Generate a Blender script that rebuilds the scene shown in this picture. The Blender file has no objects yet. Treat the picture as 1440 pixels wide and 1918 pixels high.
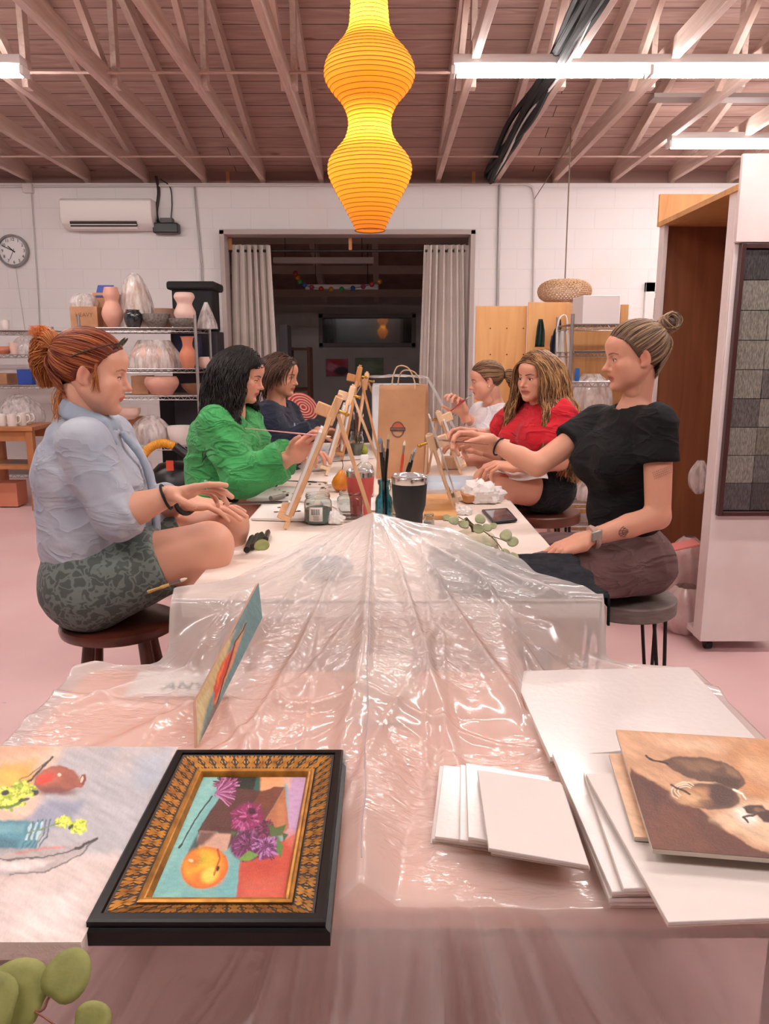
import bpy, math, random
import numpy as np
from mathutils import Vector, Matrix, Euler
random.seed(7); RNG=np.random.default_rng(7)
C=bpy.context.scene.collection
F=1440.0; TILT=math.radians(11.54); CAMZ=1.34
ct,st=math.cos(TILT),math.sin(TILT)
def ray(px,py):
    u=(px-720)/F; v=(959-py)/F
    return np.array([u, ct+v*st, -st+v*ct])
def P(px,py,d):
    r=ray(px,py); return np.array([0,0,CAMZ])+r*(d/r[1])
def PZ(px,py,z):
    r=ray(px,py); return np.array([0,0,CAMZ])+r*((z-CAMZ)/r[2])
def lin(h):
    h=h.lstrip('#'); o=[]
    for i in (0,2,4):
        c=int(h[i:i+2],16)/255; o.append(c/12.92 if c<=.04045 else ((c+.055)/1.055)**2.4)
    return (*o,1)
def A(*a): return np.array(a,float)
def nrm(v):
    v=np.asarray(v,float); n=np.linalg.norm(v); return v/n if n>1e-9 else v
# ---------------------------------------------------------------- materials
M={}
def newmat(name):
    m=bpy.data.materials.new(name); m.use_nodes=True; nt=m.node_tree
    return m,nt,nt.nodes['Principled BSDF']
def mat(name,col,rough=.6,col2=None,scale=8,detail=4,bump=0,bscale=60,metal=0,trans=0,sss=0,spec=.5,stretch=(1,1,1),emit=0,coat=0,alpha=1,lo=.35,hi=.65,sheen=0,vcol=None):
    if name in M: return M[name]
    m,nt,b=newmat(name); N=nt.nodes; L=nt.links
    b.inputs['Base Color'].default_value=lin(col); b.inputs['Roughness'].default_value=rough
    b.inputs['Metallic'].default_value=metal; b.inputs['Transmission Weight'].default_value=trans
    b.inputs['Specular IOR Level'].default_value=spec; b.inputs['Coat Weight'].default_value=coat; b.inputs['Coat Roughness'].default_value=.15
    b.inputs['Alpha'].default_value=alpha; b.inputs['Sheen Weight'].default_value=sheen
    if sss: b.inputs['Subsurface Weight'].default_value=sss; b.inputs['Subsurface Radius'].default_value=(.012,.005,.003); b.inputs['Subsurface Scale'].default_value=1
    if emit: b.inputs['Emission Color'].default_value=lin(col); b.inputs['Emission Strength'].default_value=emit
    tc=N.new('ShaderNodeTexCoord'); mp=N.new('ShaderNodeMapping'); mp.inputs['Scale'].default_value=stretch
    L.new(tc.outputs['Object'],mp.inputs['Vector'])
    src=None
    if vcol:
        a=N.new('ShaderNodeAttribute'); a.attribute_name=vcol; src=a.outputs['Color']; L.new(src,b.inputs['Base Color'])
    if col2:
        n=N.new('ShaderNodeTexNoise'); n.inputs['Scale'].default_value=scale; n.inputs['Detail'].default_value=detail
        L.new(mp.outputs[0],n.inputs['Vector'])
        mr=N.new('ShaderNodeMapRange'); mr.inputs['From Min'].default_value=lo; mr.inputs['From Max'].default_value=hi
        L.new(n.outputs['Fac'],mr.inputs['Value'])
        mx=N.new('ShaderNodeMix'); mx.data_type='RGBA'; mx.inputs['A'].default_value=lin(col); mx.inputs['B'].default_value=lin(col2)
        if src: L.new(src,mx.inputs['A'])
        L.new(mr.outputs[0],mx.inputs['Factor']); L.new(mx.outputs['Result'],b.inputs['Base Color'])
    if bump:
        n=N.new('ShaderNodeTexNoise'); n.inputs['Scale'].default_value=bscale; n.inputs['Detail'].default_value=3
        L.new(mp.outputs[0],n.inputs['Vector'])
        bp=N.new('ShaderNodeBump'); bp.inputs['Strength'].default_value=bump; bp.inputs['Distance'].default_value=.004
        L.new(n.outputs['Fac'],bp.inputs['Height']); L.new(bp.outputs[0],b.inputs['Normal'])
    M[name]=m; return m
# ---------------------------------------------------------------- mesh builder
class MB:
    def __init__(s): s.v=[]; s.f=[]; s.n=0; s.c=[]
    def add(s,v,f,col=None):
        v=np.asarray(v,float).reshape(-1,3); s.v.append(v)
        s.f.extend([tuple(int(i)+s.n for i in q) for q in f]); s.n+=len(v)
        if col is not None:
            col=np.asarray(col,float); 
            if col.ndim==1: col=np.tile(col[:3],(len(v),1))
            s.c.append(col[:,:3])
        else: s.c.append(np.ones((len(v),3)))
        return s
    def box(s,c,size,R=None,col=None,taper=1):
        x,y,z=[k/2 for k in size]
        v=A([-x,-y,-z],[x,-y,-z],[x,y,-z],[-x,y,-z],[-x,-y,z],[x,-y,z],[x,y,z],[-x,y,z])
        v[4:,:2]*=taper
        if R is not None: v=v@np.array(R).T
        return s.add(v+np.asarray(c,float),[(0,3,2,1),(4,5,6,7),(0,1,5,4),(1,2,6,5),(2,3,7,6),(3,0,4,7)],col)
    def beam(s,a,b,w,h,up=(0,0,1),col=None):
        a=np.asarray(a,float); b=np.asarray(b,float); d=nrm(b-a); sd=nrm(np.cross(d,up)); 
        if np.linalg.norm(np.cross(d,up))<1e-6: sd=A(1,0,0)
        u=np.cross(sd,d); R=np.stack([sd,d,u],1)
        return s.box((a+b)/2,(w,np.linalg.norm(b-a),h),R,col)
    def tube(s,pts,r,n=8,cap=True,col=None,flat=1,up=None):
        pts=np.asarray(pts,float); k=len(pts); r=np.broadcast_to(np.asarray(r,float),(k,))
        T=np.gradient(pts,axis=0); T/=np.linalg.norm(T,axis=1)[:,None]+1e-12
        ref=A(0,0,1) if up is None else np.asarray(up,float)
        if abs(T[0]@ref)>.95 and up is None: ref=A(1,0,0)
        N0=nrm(np.cross(T[0],ref)); V=[]
        for i in range(k):
            N0=nrm(N0-T[i]*(N0@T[i])); B=np.cross(T[i],N0)
            a=np.arange(n)*2*np.pi/n
            V.append(pts[i]+r[i]*(np.cos(a)[:,None]*N0+np.sin(a)[:,None]*B*flat))
        V=np.concatenate(V); f=[]
        for i in range(k-1):
            for j in range(n):
                a=i*n+j; b=i*n+(j+1)%n; f.append((a,b,b+n,a+n))
        if cap: f.append(tuple(range(n))[::-1]); f.append(tuple((k-1)*n+j for j in range(n)))
        return s.add(V,f,col)
    def cyl(s,a,b,r,r2=None,n=16,col=None): return s.tube([a,b],[r,r if r2 is None else r2],n,col=col)
    def lathe(s,prof,c=(0,0,0),n=24,col=None,R=None,sx=1,sy=1,wob=0):
        prof=np.asarray(prof,float); k=len(prof); a=np.arange(n)*2*np.pi/n
        V=np.zeros((k,n,3)); V[:,:,0]=prof[:,0:1]*np.cos(a)*sx; V[:,:,1]=prof[:,0:1]*np.sin(a)*sy; V[:,:,2]=prof[:,1:2]
        if wob: V[:,:,:2]*=(1+wob*np.sin(a*3+1)+wob*np.sin(a*5))[None,:,None]
        V=V.reshape(-1,3)
        if R is not None: V=V@np.array(R).T
        f=[(i*n+j,i*n+(j+1)%n,(i+1)*n+(j+1)%n,(i+1)*n+j) for i in range(k-1) for j in range(n)]
        return s.add(V+np.asarray(c,float),f,col)
    def ell(s,c,r,n=16,m=10,R=None,col=None):
        r=np.broadcast_to(np.asarray(r,float),(3,))
        V=[(0,0,-1)]
        for i in range(1,m):
            t=-math.pi/2+math.pi*i/m
            for j in range(n):
                a=2*math.pi*j/n; V.append((math.cos(t)*math.cos(a),math.cos(t)*math.sin(a),math.sin(t)))
        V.append((0,0,1)); V=np.array(V)*r
        if R is not None: V=V@np.array(R).T
        f=[(0,1+(j+1)%n,1+j) for j in range(n)]
        for i in range(m-2):
            for j in range(n):
                a=1+i*n+j; b=1+i*n+(j+1)%n; f.append((a,b,b+n,a+n))
        e=1+(m-1)*n; o=1+(m-2)*n
        f+=[(o+j,o+(j+1)%n,e) for j in range(n)]
        return s.add(V+np.asarray(c,float),f,col)
    def prism(s,poly,z0,z1,R=None,c=(0,0,0),col=None):
        k=len(poly); V=[(p[0],p[1],z0) for p in poly]+[(p[0],p[1],z1) for p in poly]; V=np.array(V,float)
        if R is not None: V=V@np.array(R).T
        f=[tuple(range(k))[::-1],tuple(range(k,2*k))]+[(i,(i+1)%k,k+(i+1)%k,k+i) for i in range(k)]
        return s.add(V+np.asarray(c,float),f,col)
    def hexa(s,v8,col=None): # bottom 4, top 4
        return s.add(v8,[(0,3,2,1),(4,5,6,7),(0,1,5,4),(1,2,6,5),(2,3,7,6),(3,0,4,7)],col)
    def grid(s,X,col=None): # X (nu,nv,3)
        nu,nv=X.shape[:2]; i=np.arange(nu-1)[:,None]*nv+np.arange(nv-1)[None]
        f=np.stack([i,i+nv,i+nv+1,i+1],-1).reshape(-1,4)
        return s.add(X.reshape(-1,3),f.tolist(),col)
    def xf(s,R=None,t=(0,0,0),sc=1):
        s.v=[((v*sc)@np.array(R).T if R is not None else v*sc)+np.asarray(t,float) for v in s.v]; return s
    def out(s): return (np.concatenate(s.v) if s.v else np.zeros((0,3))), s.f, (np.concatenate(s.c) if s.c else None)
def mesh_from(name,V,Fc,col=None,angle=40):
    me=bpy.data.meshes.new(name); V=np.asarray(V,float)
    me.from_pydata(V.tolist(),[],[tuple(f) for f in Fc] if not isinstance(Fc,np.ndarray) else Fc.tolist())
    if col is not None:
        at=me.color_attributes.new('Col','FLOAT_COLOR','POINT')
        c4=np.ones((len(V),4),np.float32); c4[:,:3]=col; at.data.foreach_set('color',c4.ravel())
    me.polygons.foreach_set('use_smooth',[True]*len(me.polygons))
    if angle and angle<180: me.set_sharp_from_angle(angle=math.radians(angle))
    me.update(); return me
def obj(name,mb,m,parent=None,bevel=0,angle=40,world=True,solid=0,sub=0,usecol=False):
    V,Fc,c=mb.out() if isinstance(mb,MB) else (mb+(None,))[:3]
    if parent is not None and world:
        V=V-wloc(parent)
    me=mesh_from(name,V,Fc,c if (usecol or not isinstance(mb,MB)) else None,angle)
    me.materials.append(m); o=bpy.data.objects.new(name,me); C.objects.link(o)
    if parent is not None: o.parent=parent
    if bevel:
        b=o.modifiers.new('b','BEVEL'); b.width=bevel; b.segments=2; b.limit_method='ANGLE'
    if solid:
        b=o.modifiers.new('s','SOLIDIFY'); b.thickness=solid; b.offset=0
    if sub:
        b=o.modifiers.new('d','SUBSURF'); b.levels=sub; b.render_levels=sub
    return o
def wloc(o):
    l=np.zeros(3)
    while o is not None: l+=np.array(o.location); o=o.parent
    return l
def tag(o,label,cat,group=None,kind=None):
    o['label']=label; o['category']=cat
    if group: o['group']=group
    if kind: o['kind']=kind
    return o
def struct(o): o['kind']='structure'; return o
def thing(name,label,cat,loc=(0,0,0),group=None):
    o=bpy.data.objects.new(name,None); C.objects.link(o); o.location=tuple(float(k) for k in loc); o.empty_display_size=.05
    return tag(o,label,cat,group)
def single(name,mb,m,label,cat,loc,group=None,**k):
    "one-mesh thing with its origin at loc (vertices given in world space)"
    V,Fc,c=mb.out() if isinstance(mb,MB) else mb
    V=V-np.asarray(loc,float)
    o=obj(name,(V,Fc,c if k.get('usecol') else None),m,None,**{q:w for q,w in k.items() if q!='usecol'}); o.location=tuple(float(q) for q in loc)
    return tag(o,label,cat,group)
def dup(root,loc,rotz=0,label=None,group=None,scale=None):
    r=root.copy(); C.objects.link(r); r.location=tuple(float(q) for q in loc); r.rotation_euler=(0,0,rotz)
    if scale: r.scale=(scale,)*3 if not hasattr(scale,'__len__') else scale
    if label: r['label']=label
    if group: r['group']=group
    for ch in list(root.children):
        c=ch.copy(); C.objects.link(c); c.parent=r
        for g in ch.children: d=g.copy(); C.objects.link(d); d.parent=c
    return r
def Rx(a): c,s=math.cos(a),math.sin(a); return np.array([[1,0,0],[0,c,-s],[0,s,c]])
def Ry(a): c,s=math.cos(a),math.sin(a); return np.array([[c,0,s],[0,1,0],[-s,0,c]])
def Rz(a): c,s=math.cos(a),math.sin(a); return np.array([[c,-s,0],[s,c,0],[0,0,1]])
def text_mb(txt,size,m4,extr=.0005,align='CENTER'):
    "letters as mesh data; m4: function mapping local (x,y,z) array to world"
    cu=bpy.data.curves.new('t','FONT'); cu.body=txt; cu.size=size; cu.extrude=extr; cu.align_x=align; cu.align_y='CENTER'; cu.resolution_u=3
    o=bpy.data.objects.new('t',cu); C.objects.link(o); bpy.context.view_layer.update()
    me=bpy.data.meshes.new_from_object(o.evaluated_get(bpy.context.evaluated_depsgraph_get()))
    V=np.array([v.co[:] for v in me.vertices]).reshape(-1,3); Fc=[tuple(p.vertices) for p in me.polygons]
    bpy.data.objects.remove(o); bpy.data.curves.remove(cu); bpy.data.meshes.remove(me)
    mb=MB(); mb.add(m4(V),Fc); return mb
def curve(pts,n=24):
    "catmull-rom through pts"
    p=np.asarray(pts,float); 
    if len(p)==2: t=np.linspace(0,1,n)[:,None]; return p[0]*(1-t)+p[1]*t
    q=np.vstack([2*p[0]-p[1],p,2*p[-1]-p[-2]]); k=len(p)-1; out=[]
    for s in np.linspace(0,k-1e-6,n):
        i=int(s); t=s-i; a,b,c,d=q[i:i+4]
        out.append(.5*(2*b+(c-a)*t+(2*a-5*b+4*c-d)*t*t+(3*b-a-3*c+d)*t**3))
    return np.array(out)
def sm(a,b,x):
    t=np.clip((x-a)/(b-a),0,1); return t*t*(3-2*t)
def vnoise(x,y,seed=0):
    "cheap smooth 2d value noise, vectorised"
    x=np.asarray(x,float); y=np.asarray(y,float)
    xi=np.floor(x).astype(int); yi=np.floor(y).astype(int); fx=x-xi; fy=y-yi
    fx=fx*fx*(3-2*fx); fy=fy*fy*(3-2*fy)
    def h(a,b):
        n=(a*374761393+b*668265263+seed*2147483)&0x7fffffff; n=((n^(n>>13))*1274126177)&0x7fffffff
        return ((n^(n>>16))&0xffff)/65535.
    return (h(xi,yi)*(1-fx)+h(xi+1,yi)*fx)*(1-fy)+(h(xi,yi+1)*(1-fx)+h(xi+1,yi+1)*fx)*fy
def fbm(x,y,seed=0,o=4):
    r=0; a=.5
    for k in range(o): r=r+a*vnoise(x*2**k,y*2**k,seed+k*17); a*=.5
    return r/(1-.5**o)
# ---------------------------------------------------------------- camera, world
cam=bpy.data.cameras.new('camera'); cam.sensor_width=36; cam.sensor_fit='AUTO'; cam.lens=F/1918*36; cam.clip_start=.05
co=bpy.data.objects.new('camera',cam); C.objects.link(co); co.location=(0,0,CAMZ); co.rotation_euler=(math.pi/2-TILT,0,0)
bpy.context.scene.camera=co
sc=bpy.context.scene
sc.view_settings.view_transform='Standard'; sc.view_settings.look='None'; sc.view_settings.gamma=1; sc.view_settings.exposure=-.28
w=bpy.data.worlds.new('world'); sc.world=w; w.use_nodes=True
w.node_tree.nodes['Background'].inputs[0].default_value=(1,.93,.91,1); w.node_tree.nodes['Background'].inputs[1].default_value=.13
# ---------------------------------------------------------------- shared materials
mat('white_paint','#ece6e3',.45); mat('white_plastic','#f2eeea',.35); mat('black_plastic','#141416',.4); mat('black_matte','#0d0d0f',.75)
mat('chrome','#c9c6c4',.25,metal=1); mat('steel','#b9b6b2',.3,metal=.9); mat('dark_steel','#3a3836',.4,metal=.8)
mat('pine','#d8a878',.5,'#bf8a58',6,stretch=(1,1,8),bump=.1); mat('black_iron','#17120f',.5)
mat('glass','#ffffff',.02,trans=1,spec=.5)
def wood(name,c1,c2,c3=None,axis=0,rough=.55,scale=1,lo=.3,hi=.7,plank=0,seam='#4a332a',plankax=1):
    m,nt,b=newmat(name); N=nt.nodes; L=nt.links
    tc=N.new('ShaderNodeTexCoord'); mp=N.new('ShaderNodeMapping'); s=[14*scale]*3; s[axis]=1.2*scale; mp.inputs['Scale'].default_value=s
    L.new(tc.outputs['Object'],mp.inputs['Vector'])
    n=N.new('ShaderNodeTexNoise'); n.inputs['Scale'].default_value=1.6; n.inputs['Detail'].default_value=6; n.inputs['Distortion'].default_value=1.2
    L.new(mp.outputs[0],n.inputs['Vector'])
    cr=N.new('ShaderNodeValToRGB'); cr.color_ramp.elements[0].position=lo; cr.color_ramp.elements[1].position=hi
    cr.color_ramp.elements[0].color=lin(c1); cr.color_ramp.elements[1].color=lin(c2)
    L.new(n.outputs['Fac'],cr.inputs[0]); out=cr.outputs[0]
    if c3:
        n2=N.new('ShaderNodeTexNoise'); n2.inputs['Scale'].default_value=2.2; L.new(tc.outputs['Object'],n2.inputs['Vector'])
        mr=N.new('ShaderNodeMapRange'); mr.inputs['From Min'].default_value=.45; mr.inputs['From Max'].default_value=.7; L.new(n2.outputs['Fac'],mr.inputs['Value'])
        mx=N.new('ShaderNodeMix'); mx.data_type='RGBA'; L.new(mr.outputs[0],mx.inputs['Factor']); L.new(out,mx.inputs['A']); mx.inputs['B'].default_value=lin(c3); out=mx.outputs['Result']
    if plank:
        bt=N.new('ShaderNodeTexBrick'); bt.inputs['Scale'].default_value=1; bt.inputs['Mortar Size'].default_value=.0035; bt.inputs['Mortar Smooth'].default_value=.1
        bt.inputs['Brick Width'].default_value=3.1; bt.inputs['Row Height'].default_value=plank; bt.inputs['Color1'].default_value=(1,1,1,1); bt.inputs['Color2'].default_value=(.82,.8,.8,1); bt.inputs['Mortar'].default_value=lin(seam)
        uv=N.new('ShaderNodeUVMap'); L.new(uv.outputs[0],bt.inputs['Vector'])
        mx=N.new('ShaderNodeMix'); mx.data_type='RGBA'; mx.blend_type='MULTIPLY'; mx.inputs['Factor'].default_value=1
        L.new(out,mx.inputs['A']); L.new(bt.outputs['Color'],mx.inputs['B']); out=mx.outputs['Result']
        # knots
        vo=N.new('ShaderNodeTexVoronoi'); vo.inputs['Scale'].default_value=1.0; mk=N.new('ShaderNodeMapping'); mk.inputs['Scale'].default_value=(1.6,5,1); L.new(uv.outputs[0],mk.inputs['Vector']); L.new(mk.outputs[0],vo.inputs['Vector'])
        mr=N.new('ShaderNodeMapRange'); mr.inputs['From Min'].default_value=.05; mr.inputs['From Max'].default_value=.11; L.new(vo.outputs['Distance'],mr.inputs['Value'])
        mx2=N.new('ShaderNodeMix'); mx2.data_type='RGBA'; L.new(mr.outputs[0],mx2.inputs['Factor']); mx2.inputs['A'].default_value=lin('#8a5f50'); L.new(out,mx2.inputs['B']); out=mx2.outputs['Result']
    L.new(out,b.inputs['Base Color']); b.inputs['Roughness'].default_value=rough
    M[name]=m; return m
wood('deck','#ab8a80','#cdaea3','#bb9a8f',axis=0,plank=.17,seam='#3d2a25',rough=.7)
wood('truss','#c4a89b','#decabf','#d0b5a8',axis=1,rough=.65)
wood('ply','#c58a52','#dcaa72','#d19c63',axis=2,rough=.55,scale=.6)
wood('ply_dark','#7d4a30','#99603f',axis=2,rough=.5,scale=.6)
wood('easel','#d6a073','#e8bd93',axis=2,rough=.5); wood('easel_light','#e3bb95','#f0d2b1',axis=2,rough=.5); wood('easel_dark','#b57a48','#cc9460',axis=2,rough=.5)
# ---------------------------------------------------------------- floor, wall
m,nt,b=newmat('pink_floor'); N=nt.nodes; L=nt.links
tc=N.new('ShaderNodeTexCoord'); n=N.new('ShaderNodeTexNoise'); n.inputs['Scale'].default_value=1.3; n.inputs['Detail'].default_value=6; L.new(tc.outputs['Object'],n.inputs['Vector'])
cr=N.new('ShaderNodeValToRGB'); cr.color_ramp.elements[0].position=.3; cr.color_ramp.elements[1].position=.75; cr.color_ramp.elements[0].color=lin('#dfb2b2'); cr.color_ramp.elements[1].color=lin('#ecc9c7'); L.new(n.outputs['Fac'],cr.inputs[0])
n2=N.new('ShaderNodeTexNoise'); n2.inputs['Scale'].default_value=9; n2.inputs['Detail'].default_value=3; mp=N.new('ShaderNodeMapping'); mp.inputs['Scale'].default_value=(1,2.5,1); L.new(tc.outputs['Object'],mp.inputs['Vector']); L.new(mp.outputs[0],n2.inputs['Vector'])
mr=N.new('ShaderNodeMapRange'); mr.inputs['From Min'].default_value=.74; mr.inputs['From Max'].default_value=.78; L.new(n2.outputs['Fac'],mr.inputs['Value'])
mx=N.new('ShaderNodeMix'); mx.data_type='RGBA'; L.new(mr.outputs[0],mx.inputs['Factor']); L.new(cr.outputs[0],mx.inputs['A']); mx.inputs['B'].default_value=lin('#a78f8e'); L.new(mx.outputs['Result'],b.inputs['Base Color'])
b.inputs['Roughness'].default_value=.38
pf=m
mb=MB(); mb.box((0,6,-.05),(14,17.4,.1)); struct(obj('floor',mb,pf))
m,nt,b=newmat('block_wall'); N=nt.nodes; L=nt.links
tc=N.new('ShaderNodeTexCoord'); mp=N.new('ShaderNodeMapping'); mp.inputs['Rotation'].default_value=(math.pi/2,0,0); L.new(tc.outputs['Object'],mp.inputs['Vector'])
bt=N.new('ShaderNodeTexBrick'); bt.inputs['Scale'].default_value=1; bt.inputs['Brick Width'].default_value=.4; bt.inputs['Row Height'].default_value=.203; bt.inputs['Mortar Size'].default_value=.005; bt.inputs['Mortar Smooth'].default_value=.4
bt.inputs['Color1'].default_value=lin('#ebe7e6'); bt.inputs['Color2'].default_value=lin('#e9e5e4'); bt.inputs['Mortar'].default_value=lin('#e3dfdd'); L.new(mp.outputs[0],bt.inputs['Vector'])
n=N.new('ShaderNodeTexNoise'); n.inputs['Scale'].default_value=30; L.new(tc.outputs['Object'],n.inputs['Vector'])
ad=N.new('ShaderNodeMath'); ad.operation='MULTIPLY_ADD'; ad.inputs[1].default_value=.25; L.new(n.outputs['Fac'],ad.inputs[0]); L.new(bt.outputs['Fac'],ad.inputs[2])
bp=N.new('ShaderNodeBump'); bp.invert=True; bp.inputs['Strength'].default_value=.22; bp.inputs['Distance'].default_value=.01; L.new(ad.outputs[0],bp.inputs['Height']); L.new(bp.outputs[0],b.inputs['Normal'])
n3=N.new('ShaderNodeTexNoise'); n3.inputs['Scale'].default_value=1.1; n3.inputs['Detail'].default_value=5; L.new(tc.outputs['Object'],n3.inputs['Vector'])
mr=N.new('ShaderNodeMapRange'); mr.inputs['From Min'].default_value=.6; mr.inputs['From Max'].default_value=.85; mr.inputs['To Max'].default_value=.5; L.new(n3.outputs['Fac'],mr.inputs['Value'])
mx=N.new('ShaderNodeMix'); mx.data_type='RGBA'; L.new(mr.outputs[0],mx.inputs['Factor']); L.new(bt.outputs['Color'],mx.inputs['A']); mx.inputs['B'].default_value=lin('#e6cfc0'); L.new(mx.outputs['Result'],b.inputs['Base Color']); b.inputs['Roughness'].default_value=.5
M['block']=m
WY=8.5
dl=P(414,436,WY)[0]; dr=P(889,436,WY)[0]; dt=P(650,434,WY)[2]; WT=P(650,343,WY)[2]
mb=MB(); T=.2
mb.box(((-7+dl)/2,WY+T/2,WT/2),(dl+7,T,WT)); mb.box(((7+dr)/2,WY+T/2,WT/2),(7-dr,T,WT)); mb.box(((dl+dr)/2,WY+T/2,(WT+dt)/2),(dr-dl,T,WT-dt))
struct(obj('wall_back',mb,M['block']))
mb=MB(); mb.box((dl+.03,WY-.0,dt/2),(.05,.26,dt)); mb.box((dr-.03,WY,dt/2),(.05,.26,dt)); mb.box(((dl+dr)/2,WY,dt-.02),(dr-dl-.01,.26,.05))
struct(obj('trim_1',mb,mat('jamb','#b5aaa4',.6),bevel=.004))
# far room
FY=14.2
farz=lambda y:2.40+(FY-y)*.276
m=mat('far_wall_paint','#ddd5d1',.7,'#cfc6c2',2)
mb=MB(); z1=2.46
fw0=P(601,592,FY); fw1=P(774,646,FY)
mb.box((-4.5+(fw0[0]-0)/2+.0,FY+.1,z1/2),(9+fw0[0],.2,z1)); mb.box(((fw1[0]+9)/2,FY+.1,z1/2),(9-fw1[0],.2,z1))
mb.box(((fw0[0]+fw1[0])/2,FY+.1,fw1[2]/2),(fw1[0]-fw0[0],.2,fw1[2])); mb.box(((fw0[0]+fw1[0])/2,FY+.1,(z1+fw0[2])/2),(fw1[0]-fw0[0],.2,z1-fw0[2]))
struct(obj('wall_far',mb,m))
mb=MB(); mb.box((-3.9,11.45,1.8),(.1,5.5,3.6)); struct(obj('wall_far_left',mb,m))
mb=MB(); mb.box((4.1,11.45,1.8),(.1,5.5,3.6)); struct(obj('wall_far_right',mb,m))
r=thing('window_1','x','x',((fw0[0]+fw1[0])/2,FY,fw0[2])); del r['label'],r['category']; struct(r)
mb=MB(); cx=(fw0[0]+fw1[0])/2; w_=fw1[0]-fw0[0]; zc_=(fw0[2]+fw1[2])/2; h_=fw0[2]-fw1[2]
for s_ in(-1,1):
    mb.box((cx+s_*w_/2,FY-.02,zc_),(.07,.1,h_+.1)); mb.box((cx,FY-.02,zc_+s_*h_/2),(w_+.07,.1,.07))
obj('window_frame',mb,mat('far_frame','#8a817f',.6),r,bevel=.005)
mb=MB(); mb.box((cx,FY+.05,zc_),(w_,.02,h_)); obj('pane',mb,mat('night_glass','#050608',.03,spec=1,coat=1),r)
mb=MB(); mb.beam((0,8.7,farz(8.7)+.04),(0,FY+.1,farz(FY)+.04),8,.06); struct(obj('ceiling_far',mb,mat('far_ceil','#c9ab9e',.8,'#b5968a',3)))
mb=MB()
for i in range(7): mb.beam((-2.9+i*.92,8.75,farz(8.75)-.06),(-2.9+i*.92,FY,farz(FY)-.06),.09,.17)
for yy in(9.3,10.4,11.5,12.6,13.6): mb.box((0,yy,farz(yy)-.19),(8,.09,.12))
struct(obj('trim_2',mb,mat('far_beam','#f0e2d8',.8)))
# roof deck : slope 16.3 deg up towards the camera, ridge at y=2.6
SL=math.tan(math.radians(16.3)); RY=1.9
def roofz(y): return WT+.16+(WY-max(y,2*RY-y))*SL
def deck():
    V=[];Fc=[];ys=[(8.72),(RY),(-3.4)]
    for y in ys: V+= [(-7,y,roofz(y)),(7,y,roofz(y))]
    for y in ys: V+= [(-7,y,roofz(y)+.06),(7,y,roofz(y)+.06)]
    Fc=[(0,1,3,2),(2,3,5,4),(6,8,9,7),(8,10,11,9),(0,6,7,1),(4,5,11,10),(0,2,8,6),(2,4,10,8),(1,7,9,3),(3,9,11,5)]
    o=obj('ceiling',(np.array(V),Fc,None),M['deck'],angle=5)
    uv=o.data.uv_layers.new(name='UVMap')
    for l in o.data.loops:
        v=o.data.vertices[l.vertex_index].co; uv.data[l.index].uv=(v.x,v.y*1.042)
    struct(o)
deck()
for sx,nm in((-6.9,'wall_left'),(6.9,'wall_right')):
    pl=[(WY+.2,0),(WY+.2,WT+.1),(RY,roofz(RY)-.02),(-3.3,roofz(-3.3)-.02),(-3.3,0)]; mb=MB(); mb.prism(pl,sx-.1,sx+.1,R=np.array([[0,0,1],[1,0,0],[0,1,0]])); struct(obj(nm,mb,M['block']))
# blocking between the rafters on the wall top
mb=MB(); mb.box((0,WY+.12,WT+.06),(14,.05,.19)); struct(obj('trim_3',mb,mat('blocking','#8f6f66',.8)))
ordn=['first','second','third','fourth','fifth','sixth','seventh','eighth','ninth']
CB=WT+.03
for k in range(-9,10):
    X=-.05+.61*k
    if abs(X)>5.6: continue
    if k==0: lab='whitewashed timber roof truss directly above the yellow paper lantern'
    else: lab='whitewashed timber roof truss, %s to the %s of the paper lantern'%(ordn[abs(k)-1],'left' if k<0 else 'right')
    t=thing('roof_truss',lab,'roof truss',(X,WY,CB),'roof trusses of the studio ceiling')
    mb=MB(); mb.box((X,(WY+.1-3)/2,CB+.06),(.05,WY+3.1,.12)); obj('bottom_chord',mb,M['truss'],t,bevel=.003)
    mb=MB()
    for (ya,yb) in((WY+.1,RY),(RY,-3)):
        za,zb=roofz(ya)-.065,roofz(yb)-.065; mb.beam((X,ya,za),(X,yb,zb),.048,.125)
    obj('top_chord',mb,M['truss'],t)
    for yv in (5.75,3.9,1.9):
        mb=MB(); mb.box((X+.044,yv,(CB+roofz(yv))/2-.02),(.04,.085,roofz(yv)-CB-.06)); obj('web',mb,M['truss'],t,bevel=.002)
    mb=MB(); mb.beam((X-.044,5.9,CB+.07),(X-.044,3.9,roofz(3.9)-.08),.04,.08); obj('web',mb,M['truss'],t)
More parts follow.
